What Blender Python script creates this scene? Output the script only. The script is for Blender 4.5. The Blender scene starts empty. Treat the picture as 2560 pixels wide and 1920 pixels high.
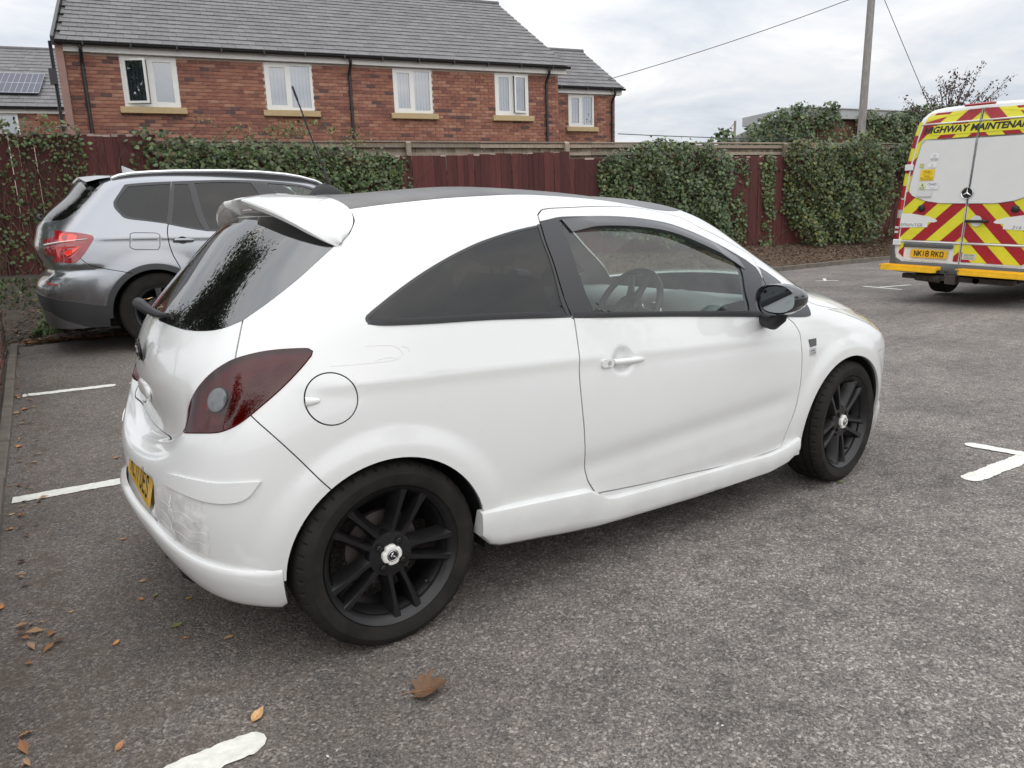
import bpy, bmesh, math, random
import numpy as np
from mathutils import Vector, Matrix
from mathutils.geometry import delaunay_2d_cdt
random.seed(7); RNG = np.random.default_rng(7)
SC = bpy.context.scene
COL = SC.collection
# ------------------------------------------------------------------ camera
cam_d = bpy.data.cameras.new('camera'); cam = bpy.data.objects.new('camera', cam_d); COL.objects.link(cam)
YAW, PITCH, ROLL = 0.9849778, 0.2161999, -0.0332341
CAM = np.array([-0.894385, -2.914839, 1.360215])
_f = np.array([math.cos(YAW)*math.cos(PITCH), math.sin(YAW)*math.cos(PITCH), -math.sin(PITCH)])
_r = np.array([math.sin(YAW), -math.cos(YAW), 0.0]); _u = np.cross(_r, _f)
_r2 = math.cos(ROLL)*_r + math.sin(ROLL)*_u; _u2 = -math.sin(ROLL)*_r + math.cos(ROLL)*_u
cam.matrix_world = Matrix(((_r2[0], _u2[0], -_f[0], CAM[0]), (_r2[1], _u2[1], -_f[1], CAM[1]), (_r2[2], _u2[2], -_f[2], CAM[2]), (0, 0, 0, 1)))
cam_d.sensor_width = 36.0; cam_d.sensor_fit = 'HORIZONTAL'; cam_d.lens = 36.0*1850/2560
cam_d.clip_start = 0.05; cam_d.clip_end = 3000
SC.camera = cam
# ------------------------------------------------------------------ sky: overcast, thin blue gaps
W = bpy.data.worlds.new('World'); SC.world = W; W.use_nodes = True
nt = W.node_tree; nt.nodes.clear()
def wn(t, **k):
    n = nt.nodes.new(t)
    for a, b in k.items(): setattr(n, a, b)
    return n
out = wn('ShaderNodeOutputWorld'); bg = wn('ShaderNodeBackground'); nt.links.new(bg.outputs[0], out.inputs[0])
SUN_EL, SUN_AZ = math.radians(52), math.radians(-112)      # azimuth measured from +x towards +y
sky = wn('ShaderNodeTexSky', sky_type='NISHITA'); sky.sun_disc = False
sky.sun_elevation = SUN_EL; sky.sun_rotation = math.pi/2 - SUN_AZ
sky.air_density = 1.0; sky.dust_density = 2.0
sk = wn('ShaderNodeVectorMath', operation='SCALE'); sk.inputs['Scale'].default_value = 1.0
nt.links.new(sky.outputs[0], sk.inputs[0])
tc = wn('ShaderNodeTexCoord'); sep = wn('ShaderNodeSeparateXYZ'); nt.links.new(tc.outputs['Generated'], sep.inputs[0])
# clouds live on a flat layer: direction / (z + c)
zc = wn('ShaderNodeMath', operation='ADD'); zc.inputs[1].default_value = 0.16; nt.links.new(sep.outputs['Z'], zc.inputs[0])
zm = wn('ShaderNodeMath', operation='MAXIMUM'); zm.inputs[1].default_value = 0.05; nt.links.new(zc.outputs[0], zm.inputs[0])
dv = wn('ShaderNodeVectorMath', operation='DIVIDE'); cmb = wn('ShaderNodeCombineXYZ')
for i in range(3): nt.links.new(zm.outputs[0], cmb.inputs[i])
nt.links.new(tc.outputs['Generated'], dv.inputs[0]); nt.links.new(cmb.outputs[0], dv.inputs[1])
n1 = wn('ShaderNodeTexNoise'); n1.inputs['Scale'].default_value = 1.5; n1.inputs['Detail'].default_value = 9; n1.inputs['Roughness'].default_value = 0.58; n1.inputs['Distortion'].default_value = 0.35
n2 = wn('ShaderNodeTexNoise'); n2.inputs['Scale'].default_value = 0.55; n2.inputs['Detail'].default_value = 6; n2.inputs['Roughness'].default_value = 0.55
nt.links.new(dv.outputs[0], n1.inputs['Vector']); nt.links.new(dv.outputs[0], n2.inputs['Vector'])
ramp = wn('ShaderNodeValToRGB'); cr = ramp.color_ramp
cr.elements[0].position = 0.33; cr.elements[0].color = (6.4, 6.9, 7.65, 1)
cr.elements[1].position = 0.72; cr.elements[1].color = (11.4, 11.1, 10.7, 1)
e = cr.elements.new(0.50); e.color = (8.1, 8.4, 8.85, 1)
e = cr.elements.new(0.60); e.color = (9.2, 9.25, 9.4, 1)
nt.links.new(n1.outputs['Fac'], ramp.inputs[0])
cov = wn('ShaderNodeMapRange'); cov.inputs[1].default_value = 0.34; cov.inputs[2].default_value = 0.50; cov.inputs[3].default_value = 0.80; cov.inputs[4].default_value = 1.0
nt.links.new(n2.outputs['Fac'], cov.inputs[0])
mix = wn('ShaderNodeMix', data_type='RGBA'); nt.links.new(cov.outputs[0], mix.inputs['Factor'])
nt.links.new(sk.outputs[0], mix.inputs['A']); nt.links.new(ramp.outputs[0], mix.inputs['B'])
# overcast luminance rises towards the zenith (about (1+2 sin e)/3)
zl = wn('ShaderNodeMapRange'); zl.inputs[1].default_value = 0.0; zl.inputs[2].default_value = 1.0; zl.inputs[3].default_value = 0.92; zl.inputs[4].default_value = 1.7
nt.links.new(sep.outputs['Z'], zl.inputs[0])
sc2 = wn('ShaderNodeVectorMath', operation='SCALE'); nt.links.new(mix.outputs['Result'], sc2.inputs[0]); nt.links.new(zl.outputs[0], sc2.inputs['Scale'])
# the cloud is brighter round the hidden sun
dt = wn('ShaderNodeVectorMath', operation='DOT_PRODUCT'); dt.inputs[1].default_value = (math.cos(SUN_EL)*math.cos(SUN_AZ), math.cos(SUN_EL)*math.sin(SUN_AZ), math.sin(SUN_EL)); nt.links.new(tc.outputs['Generated'], dt.inputs[0])
gl = wn('ShaderNodeMapRange', interpolation_type='SMOOTHERSTEP'); gl.inputs[1].default_value = -0.1; gl.inputs[2].default_value = 1.0; gl.inputs[3].default_value = 0.0; gl.inputs[4].default_value = 1.0; nt.links.new(dt.outputs['Value'], gl.inputs[0])
tint = wn('ShaderNodeMix', data_type='RGBA'); tint.inputs['A'].default_value = (1, 1, 1, 1); tint.inputs['B'].default_value = (1.66, 1.63, 1.58, 1); nt.links.new(gl.outputs[0], tint.inputs['Factor'])
sc3 = wn('ShaderNodeVectorMath', operation='MULTIPLY'); nt.links.new(sc2.outputs[0], sc3.inputs[0]); nt.links.new(tint.outputs['Result'], sc3.inputs[1])
nt.links.new(sc3.outputs[0], bg.inputs['Color']); bg.inputs['Strength'].default_value = 0.1
# ------------------------------------------------------------------ soft sun behind the cloud
sd = bpy.data.lights.new('sun', 'SUN'); sd.energy = 0.5; sd.angle = math.radians(140); sd.color = (1.0, 0.96, 0.91)
sun = bpy.data.objects.new('sun', sd); COL.objects.link(sun)
_sv = Vector((math.cos(SUN_EL)*math.cos(SUN_AZ), math.cos(SUN_EL)*math.sin(SUN_AZ), math.sin(SUN_EL)))
sun.rotation_euler = _sv.to_track_quat('Z', 'Y').to_euler(); sun.location = (0, 0, 30)
SC.view_settings.view_transform = 'Standard'; SC.view_settings.look = 'None'
SC.view_settings.gamma = 1; SC.view_settings.use_curve_mapping = False
SC.view_settings.exposure = 0.0
SC.render.engine = 'CYCLES'; SC.cycles.max_bounces = 8; SC.cycles.transparent_max_bounces = 16
# ------------------------------------------------------------------ helpers
def tag(o, label=None, cat=None, group=None, kind=None):
    if label: o['label'] = label
    if cat: o['category'] = cat
    if group: o['group'] = group
    if kind: o['kind'] = kind
    return o
def empty(name, loc=(0, 0, 0), rz=0.0):
    o = bpy.data.objects.new(name, None); COL.objects.link(o); o.location = loc; o.rotation_euler = (0, 0, rz)
    o.empty_display_size = 0.1
    return o
def obj(name, me, mat=None, parent=None, loc=None, rot=None):
    o = bpy.data.objects.new(name, me); COL.objects.link(o)
    if mat is not None and len(me.materials) == 0: me.materials.append(mat)
    if parent: o.parent = parent
    if loc is not None: o.location = loc
    if rot is not None: o.rotation_euler = rot
    return o
def mesh(name, vs, fs, smooth=False, sharp=None):
    me = bpy.data.meshes.new(name); me.from_pydata([tuple(map(float, v)) for v in vs], [], [tuple(int(i) for i in f) for f in fs]); me.update()
    if smooth:
        me.polygons.foreach_set('use_smooth', [True]*len(me.polygons))
        if sharp is not None:
            try: me.set_sharp_from_angle(angle=math.radians(sharp))
            except Exception: pass
    return me
class MB:
    """collects shapes for one mesh"""
    def __init__(s): s.v = []; s.f = []; s.m = []
    def add(s, vs, fs, mi=0):
        k = len(s.v); s.v += [tuple(v) for v in vs]; s.f += [tuple(i+k for i in f) for f in fs]; s.m += [mi]*len(fs); return s
    def box(s, c, size, rz=0.0, mi=0, bev=0.0):
        x, y, z = [d/2 for d in size]; ca, sa = math.cos(rz), math.sin(rz)
        if bev > 0:
            b = min(bev, x*.9, y*.9, z*.9); vs = []; 
            for sx in (-1, 1):
                for sy in (-1, 1):
                    for sz in (-1, 1):
                        for k in range(3):
                            p = [sx*(x-(0 if k == 0 else b)), sy*(y-(0 if k == 1 else b)), sz*(z-(0 if k == 2 else b))]; vs.append(p)
            bm = bmesh.new()
            for p in vs: bm.verts.new(p)
            r = bmesh.ops.convex_hull(bm, input=bm.verts); bm.verts.index_update()
            V = [(v.co.x*ca-v.co.y*sa+c[0], v.co.x*sa+v.co.y*ca+c[1], v.co.z+c[2]) for v in bm.verts]
            F = [[v.index for v in f.verts] for f in bm.faces]; bm.free(); return s.add(V, F, mi)
        V = []
        for dx in (-x, x):
            for dy in (-y, y):
                for dz in (-z, z): V.append((c[0]+dx*ca-dy*sa, c[1]+dx*sa+dy*ca, c[2]+dz))
        return s.add(V, [(0, 1, 3, 2), (4, 6, 7, 5), (0, 4, 5, 1), (2, 3, 7, 6), (0, 2, 6, 4), (1, 5, 7, 3)], mi)
    def tube(s, pts, r, n=8, mi=0, cap=True):
        pts = [np.array(p, float) for p in pts]; m = len(pts); R = [r]*m if np.isscalar(r) else list(r)
        up = None; rings = []
        for i, p in enumerate(pts):
            t = pts[min(i+1, m-1)]-pts[max(i-1, 0)]; t = t/(np.linalg.norm(t)+1e-12)
            if up is None: up = np.array([0, 0, 1.]) if abs(t[2]) < .9 else np.array([1., 0, 0])
            a = np.cross(t, up); a /= np.linalg.norm(a)+1e-12; b = np.cross(a, t); up = b
            rings.append([p+R[i]*(math.cos(2*math.pi*k/n)*a+math.sin(2*math.pi*k/n)*b) for k in range(n)])
        V = [q for g in rings for q in g]; F = []
        for i in range(m-1):
            for k in range(n):
                F.append((i*n+k, i*n+(k+1) % n, (i+1)*n+(k+1) % n, (i+1)*n+k))
        if cap: F.append(tuple(range(n))[::-1]); F.append(tuple((m-1)*n+k for k in range(n)))
        return s.add(V, F, mi)
    def lathe(s, prof, n=48, axis='y', c=(0, 0, 0), mi=0, closed=False):
        """prof: (radius, along)"""
        V = []; F = []; m = len(prof)
        for (r, a) in prof:
            for k in range(n):
                t = 2*math.pi*k/n; q = (r*math.cos(t), a, r*math.sin(t)) if axis == 'y' else ((r*math.cos(t), r*math.sin(t), a) if axis == 'z' else (a, r*math.cos(t), r*math.sin(t)))
                V.append((q[0]+c[0], q[1]+c[1], q[2]+c[2]))
        for i in range(m-1 if not closed else m):
            j = (i+1) % m
            for k in range(n): F.append((i*n+k, i*n+(k+1) % n, j*n+(k+1) % n, j*n+k))
        return s.add(V, F, mi)
    def prism(s, poly, a0, a1, axis='y', mi=0):
        """poly: 2D outline in the other two axes, extruded from a0 to a1"""
        def P(p, a): return (p[0], a, p[1]) if axis == 'y' else ((p[0], p[1], a) if axis == 'z' else (a, p[0], p[1]))
        n = len(poly); V = [P(p, a0) for p in poly]+[P(p, a1) for p in poly]
        F = [tuple(range(n)), tuple(range(2*n-1, n-1, -1))]+[(k, (k+1) % n, n+(k+1) % n, n+k)[::-1] for k in range(n)]
        return s.add(V, F, mi)
    def mesh(s, name='m', smooth=False, sharp=None):
        me = mesh(name, s.v, s.f, smooth, sharp)
        if any(s.m): me.polygons.foreach_set('material_index', s.m)
        bm = bmesh.new(); bm.from_mesh(me); bmesh.ops.recalc_face_normals(bm, faces=bm.faces); bm.to_mesh(me); bm.free()
        return me
    def build(s, name, mat, parent=None, smooth=False, sharp=None, loc=None, rot=None):
        me = s.mesh(name, smooth, sharp)
        for m in (mat if isinstance(mat, (list, tuple)) else [mat]): me.materials.append(m)
        return obj(name, me, None, parent, loc, rot)
def copy_tree(o, parent=None):
    c = o.copy(); COL.objects.link(c)
    if parent: c.parent = parent
    for ch in list(o.children): copy_tree(ch, c)
    return c
# ------------------------------------------------------------------ materials
def M(name, col, rough=.6, metal=0., coat=0., coat_r=.03, var=0., vscale=8., bump=0., bscale=60., spec=None, hue=None, detail=4, coord='Object'):
    m = bpy.data.materials.new(name); m.use_nodes = True; t = m.node_tree; p = t.nodes['Principled BSDF']
    p.inputs['Base Color'].default_value = (*col, 1); p.inputs['Roughness'].default_value = rough; p.inputs['Metallic'].default_value = metal
    p.inputs['Coat Weight'].default_value = coat; p.inputs['Coat Roughness'].default_value = coat_r
    if spec is not None: p.inputs['Specular IOR Level'].default_value = spec
    if var or bump or hue:
        c = t.nodes.new('ShaderNodeTexCoord')
        if var or hue:
            n = t.nodes.new('ShaderNodeTexNoise'); n.inputs['Scale'].default_value = vscale; n.inputs['Detail'].default_value = detail; n.inputs['Roughness'].default_value = .65
            t.links.new(c.outputs[coord], n.inputs['Vector'])
            r = t.nodes.new('ShaderNodeValToRGB'); r.color_ramp.elements[0].position = .28; r.color_ramp.elements[1].position = .72
            lo = tuple(max(0, x*(1-var)) for x in col); hi = hue if hue else tuple(min(1, x*(1+var)) for x in col)
            r.color_ramp.elements[0].color = (*lo, 1); r.color_ramp.elements[1].color = (*hi, 1)
            t.links.new(n.outputs['Fac'], r.inputs[0]); t.links.new(r.outputs[0], p.inputs['Base Color'])
        if bump:
            n = t.nodes.new('ShaderNodeTexNoise'); n.inputs['Scale'].default_value = bscale; n.inputs['Detail'].default_value = 3
            t.links.new(c.outputs[coord], n.inputs['Vector'])
            b = t.nodes.new('ShaderNodeBump'); b.inputs['Strength'].default_value = 1; b.inputs['Distance'].default_value = bump
            t.links.new(n.outputs['Fac'], b.inputs['Height']); t.links.new(b.outputs[0], p.inputs['Normal'])
    return m
def fix_fresnel(t, fr, ior):
    """same mirror strength from both sides of a thin pane"""
    g = t.nodes.new('ShaderNodeNewGeometry'); m = t.nodes.new('ShaderNodeMapRange'); m.inputs[3].default_value = ior; m.inputs[4].default_value = 1/ior
    t.links.new(g.outputs['Backfacing'], m.inputs[0]); t.links.new(m.outputs[0], fr.inputs[0])
def glass(name, tint, refl=1.0, rough=0.0, dirt=0.0, ior=1.6):
    """thin tinted pane: fresnel mirror over a tinted see-through layer"""
    m = bpy.data.materials.new(name); m.use_nodes = True; t = m.node_tree; t.nodes.clear()
    o = t.nodes.new('ShaderNodeOutputMaterial'); mx = t.nodes.new('ShaderNodeMixShader'); tr = t.nodes.new('ShaderNodeBsdfTransparent'); g = t.nodes.new('ShaderNodeBsdfGlossy')
    fr = t.nodes.new('ShaderNodeFresnel'); fix_fresnel(t, fr, ior)
    tr.inputs['Color'].default_value = (*tint, 1); g.inputs['Color'].default_value = (refl, refl, refl, 1); g.inputs['Roughness'].default_value = rough
    t.links.new(fr.outputs[0], mx.inputs[0]); t.links.new(tr.outputs[0], mx.inputs[1]); t.links.new(g.outputs[0], mx.inputs[2])
    last = mx
    if dirt:
        d = t.nodes.new('ShaderNodeBsdfDiffuse'); d.inputs['Color'].default_value = (.35, .34, .32, 1); m2 = t.nodes.new('ShaderNodeMixShader')
        c = t.nodes.new('ShaderNodeTexCoord'); n = t.nodes.new('ShaderNodeTexNoise'); n.inputs['Scale'].default_value = 14; n.inputs['Detail'].default_value = 6
        t.links.new(c.outputs['Object'], n.inputs['Vector']); r = t.nodes.new('ShaderNodeMapRange'); r.inputs[1].default_value = .4; r.inputs[2].default_value = .75; r.inputs[3].default_value = dirt*.3; r.inputs[4].default_value = dirt
        t.links.new(n.outputs['Fac'], r.inputs[0]); t.links.new(r.outputs[0], m2.inputs[0]); t.links.new(mx.outputs[0], m2.inputs[1]); t.links.new(d.outputs[0], m2.inputs[2]); last = m2
    t.links.new(last.outputs[0], o.inputs[0])
    return m
def smoothstep(a, b, x): t = np.clip((x-a)/(b-a), 0, 1); return t*t*(3-2*t)
# ------------------------------------------------------------------ lofted body shells
def _bs(t):
    i = np.floor(t).astype(int); f = t-i
    return i, np.stack([(1-f)**3/6, (3*f**3-6*f**2+4)/6, (-3*f**3+3*f**2+3*f+1)/6, f**3/6], -1)
class Surf:
    """half body (y >= 0 in the net, shown at -y): smooth B-spline surface through rings of stations"""
    def __init__(s, net, disp=None, sharp=.9):
        N = np.array(net, float); nr, nc, _ = N.shape; s.nu = nc-1; s.nv = nr-1; s.G = s.pad(N); s.disp = disp
        B = s.raw(*np.meshgrid(np.arange(nc)*1., np.arange(nr)*1.)); s.G = s.pad(N+(N-B)*sharp)
    def pad(s, N):
        K = np.array([1, -1, 1.]); N = np.concatenate([N[:, 1:2]*K, N, N[:, -2:-1]*K], 1)
        return np.concatenate([2*N[0:1]-N[1:2], N, N[-2:-1]*K], 0)
    def raw(s, u, v):
        u = np.clip(np.asarray(u, float), 0, s.nu-1e-9); v = np.clip(np.asarray(v, float), 0, s.nv-1e-9)
        i, a = _bs(u); j, b = _bs(v); P = 0
        for m in range(4):
            for n in range(4): P = P+(a[..., m]*b[..., n])[..., None]*s.G[j+n, i+m]
        return P
    def der(s, f, u, v, h=1e-3):
        u = np.asarray(u, float); v = np.asarray(v, float)
        ua, ub = np.maximum(u-h, 0), np.minimum(u+h, s.nu-1e-6); va, vb = np.maximum(v-h, 0), np.minimum(v+h, s.nv-1e-6)
        return (f(ub, v)-f(ua, v))/(ub-ua)[..., None], (f(u, vb)-f(u, va))/(vb-va)[..., None]
    def rawn(s, u, v):
        a, b = s.der(s.raw, u, v); n = np.cross(b, a); return n/(np.linalg.norm(n, axis=-1, keepdims=True)+1e-12)
    def p(s, u, v):
        P = s.raw(u, v)
        if s.disp is not None: P = P+s.rawn(u, v)*s.disp(u, v, P)[..., None]
        return P
    def n(s, u, v):
        a, b = s.der(s.p, u, v, 4e-3); n = np.cross(b, a); return n/(np.linalg.norm(n, axis=-1, keepdims=True)+1e-12)
    def solve(s, a, b, u0, v0, ax=(0, 2), it=25):
        """uv of the point whose coordinates on two axes are a, b"""
        u, v = float(u0), float(v0)
        for _ in range(it):
            P = s.raw(u, v); e = np.array([P[ax[0]]-a, P[ax[1]]-b])
            J = np.array([[(s.raw(u+1e-3, v)-P)[k]/1e-3 for k in ax], [(s.raw(u, v+1e-3)-P)[k]/1e-3 for k in ax]]).T
            try: d = np.linalg.solve(J, -e)
            except Exception: break
            d = np.clip(d, -.6, .6); u = min(max(u+d[0], 0), s.nu-1e-4); v = min(max(v+d[1], 0), s.nv-1e-4)
            if np.abs(d).max() < 1e-6: break
        return u, v
def curve(pts, closed=False, step=.06, ang=42, su=.35, sv=.11):
    """smooth a uv polyline (Catmull-Rom, corners kept) and resample it"""
    P = np.array(pts, float); S = np.array([su, sv]); n = len(P); Q = P*S; out_ = []
    segs = n if closed else n-1
    def corner(i):
        if not closed and (i == 0 or i == n-1): return True
        a = Q[i]-Q[i-1]; b = Q[(i+1) % n]-Q[i]; c = np.dot(a, b)/(np.linalg.norm(a)*np.linalg.norm(b)+1e-12)
        return c < math.cos(math.radians(ang))
    for i in range(segs):
        p1, p2 = P[i], P[(i+1) % n]
        p0 = P[i-1] if not corner(i) else 2*p1-p2
        p3 = P[(i+2) % n] if not corner((i+1) % n) else 2*p2-p1
        L = np.linalg.norm((p2-p1)*S); k = max(1, int(L/(step*.35)))
        for j in range(k):
            t = j/k; out_.append(.5*((2*p1)+(-p0+p2)*t+(2*p0-5*p1+4*p2-p3)*t*t+(-p0+3*p1-3*p2+p3)*t**3))
    if not closed: out_.append(P[-1])
    return np.array(out_)
def ribbon(S, line, w, closed=False):
    """uv polygon of a strip of metric width w along a uv line"""
    P = np.asarray(line, float); n = len(P)
    if closed: T = np.roll(P, -1, 0)-np.roll(P, 1, 0)
    else: T = np.gradient(P, axis=0)
    a, b = S.der(S.raw, P[:, 0], P[:, 1]); t3 = a*T[:, :1]+b*T[:, 1:]; t3 /= np.linalg.norm(t3, axis=1, keepdims=True)+1e-12
    nn = S.rawn(P[:, 0], P[:, 1]); s3 = np.cross(nn, t3)
    d = []
    for i in range(n):
        J = np.stack([a[i], b[i]], 1); x, *_ = np.linalg.lstsq(J, s3[i]*w/2, rcond=None); d.append(x)
    d = np.clip(np.array(d), -.12, .12)
    return P+d, P-d
def pip(pts, poly):
    x, y = pts[:, 0], pts[:, 1]; r = np.zeros(len(pts), bool); n = len(poly); j = n-1
    m = (x >= poly[:, 0].min()) & (x <= poly[:, 0].max()) & (y >= poly[:, 1].min()) & (y <= poly[:, 1].max())
    if not m.any(): return r
    xs, ys = x[m], y[m]; q = np.zeros(len(xs), bool)
    for i in range(n):
        xi, yi = poly[i]; xj, yj = poly[j]
        if yi != yj: q ^= ((yi > ys) != (yj > ys)) & (xs < (xj-xi)*(ys-yi)/(yj-yi)+xi)
        j = i
    r[m] = q
    return r
def shell(S, regions, gu=.055, gv=.03, su=.35, sv=.11, umax=None, vmin=0., vmax=None, extra=()):
    """regions: list of (name, closed uv polygon) in priority order -> {name: (uv verts, tris)}"""
    umax = S.nu if umax is None else umax; vmax = S.nv if vmax is None else vmax; SS = np.array([su, sv])
    polys = [np.asarray(p, float) for _, p in regions]+[np.asarray(p, float) for p in extra]
    V = []; E = []
    def addloop(p, closed=True):
        p = np.clip(p, [0, vmin], [umax, vmax]); q2 = []
        for i in range(len(p)):
            a_, b_ = p[i], p[(i+1) % len(p)]; l_ = np.linalg.norm((b_-a_)*SS); n_ = max(1, int(l_/(gu*1.2)))
            q2 += [a_+(b_-a_)*j_/n_ for j_ in range(n_)]
        p = np.array(q2); k = len(V)
        for q in p: V.append(q*SS)
        m = len(p)
        for i in range(m if closed else m-1): E.append((k+i, k+(i+1) % m))
    for p in polys: addloop(p)
    nb_u = int(umax*su/gu); nb_v = int((vmax-vmin)*sv/gv)
    fr = [(umax*i/nb_u, vmin) for i in range(nb_u)]+[(umax, vmin+(vmax-vmin)*i/nb_v) for i in range(nb_v)]+[(umax*(1-i/nb_u), vmax) for i in range(nb_u)]+[(0, vmax-(vmax-vmin)*i/nb_v) for i in range(nb_v)]
    addloop(np.array(fr))
    U, Vv = np.meshgrid(np.linspace(0, umax, nb_u+1)[1:-1], np.linspace(vmin, vmax, nb_v+1)[1:-1])
    Gd = np.stack([U.ravel(), Vv.ravel()], 1)*SS
    B = np.array(V); keep = np.ones(len(Gd), bool)
    cell = .02; hs = {}
    for q in B: hs.setdefault((int(q[0]/cell), int(q[1]/cell)), []).append(q)
    for i, g in enumerate(Gd):
        cx, cy = int(g[0]/cell), int(g[1]/cell)
        for dx in (-1, 0, 1):
            for dy in (-1, 0, 1):
                for q in hs.get((cx+dx, cy+dy), ()):
                    if abs(q[0]-g[0])+abs(q[1]-g[1]) < .014: keep[i] = False
    V = [Vector((float(a), float(b))) for a, b in B]+[Vector((float(a), float(b))) for a, b in Gd[keep]]
    vo, eo, fo, _, _, _ = delaunay_2d_cdt(V, E, [], 0, 1e-5)
    uv = np.array([(v.x, v.y) for v in vo])/SS; F = np.array(fo)
    cen = uv[F].mean(1); lab = np.full(len(F), -1)
    for k, (_, p) in enumerate(regions):
        m = (lab < 0); idx = np.where(m)[0]; ins = pip(cen[idx], np.asarray(p, float)); lab[idx[ins]] = k
    res = {}
    for k in range(-1, len(regions)):
        nm = 'rest' if k < 0 else regions[k][0]; f = F[lab == k]
        if len(f) == 0: continue
        res.setdefault(nm, []).append(f)
    out_ = {}
    for nm, fl in res.items():
        f = np.concatenate(fl); used, inv = np.unique(f, return_inverse=True); out_[nm] = (uv[used], inv.reshape(-1, 3))
    return out_
def panel(S, name, part, mat, parent, off=0., flange=.012, side='both', thick_mat=None, mesh_only=False):
    """one body panel as a mesh; side: right / left / both (one mesh welded over the centre)"""
    uv, F = part; P = S.p(uv[:, 0], uv[:, 1]); N = S.n(uv[:, 0], uv[:, 1]); P = P+N*off
    # orientation
    a, b, c = P[F[:, 0]], P[F[:, 1]], P[F[:, 2]]; fn = np.cross(b-a, c-a); flip = (fn*N[F[:, 0]]).sum(1) < 0; F = F.copy(); F[flip] = F[flip][:, ::-1]
    ar = np.linalg.norm(np.cross(b-a, c-a), axis=1); F = F[ar > 1e-10]
    V = [P*[1, -1, 1]]; NN = [N*[1, -1, 1]]; FF = [F[:, ::-1]]
    if side in ('both',): V.append(P); NN.append(N); FF.append(F+len(P))
    elif side == 'left': V = [P]; NN = [N]; FF = [F]
    V = np.concatenate(V); NN = np.concatenate(NN); FF = np.concatenate(FF)
    if side == 'both':
        c0 = np.abs(V[:, 1]) < 2e-4; idx = np.arange(len(V)); h = len(P)
        for i in np.where(c0[:h])[0]: idx[i+h] = i; NN[i, 1] = 0
        FF = idx[FF]
    NN /= np.linalg.norm(NN, axis=1, keepdims=True)+1e-12
    faces = [tuple(f) for f in FF]; nm = len(faces); vs = list(V)
    ln = [NN[i] for f in faces for i in f]
    if flange:
        cnt = {}
        for f in faces:
            for i in range(3):
                e_ = (f[i], f[(i+1) % 3]); cnt[e_] = cnt.get(e_, 0)+1
        bd = [e_ for e_ in cnt if (e_[1], e_[0]) not in cnt]; mp = {}
        for e_ in bd:
            for i in e_:
                if i not in mp: mp[i] = len(vs); vs.append(V[i]-NN[i]*flange)
        for a_, b_ in bd:
            q = (b_, a_, mp[a_], mp[b_]); n_ = np.cross(vs[q[1]]-vs[q[0]], vs[q[2]]-vs[q[1]]); n_ = n_/(np.linalg.norm(n_)+1e-12)
            faces.append(q); ln += [n_]*4
    me = bpy.data.meshes.new(name); me.from_pydata([tuple(map(float, v)) for v in vs], [], [tuple(int(i) for i in f) for f in faces])
    me.polygons.foreach_set('use_smooth', [True]*len(faces)); me.update()
    me.normals_split_custom_set([tuple(map(float, n_)) for n_ in ln])
    me.materials.append(mat)
    if mesh_only: return me
    return obj(name, me, None, parent)
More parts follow.
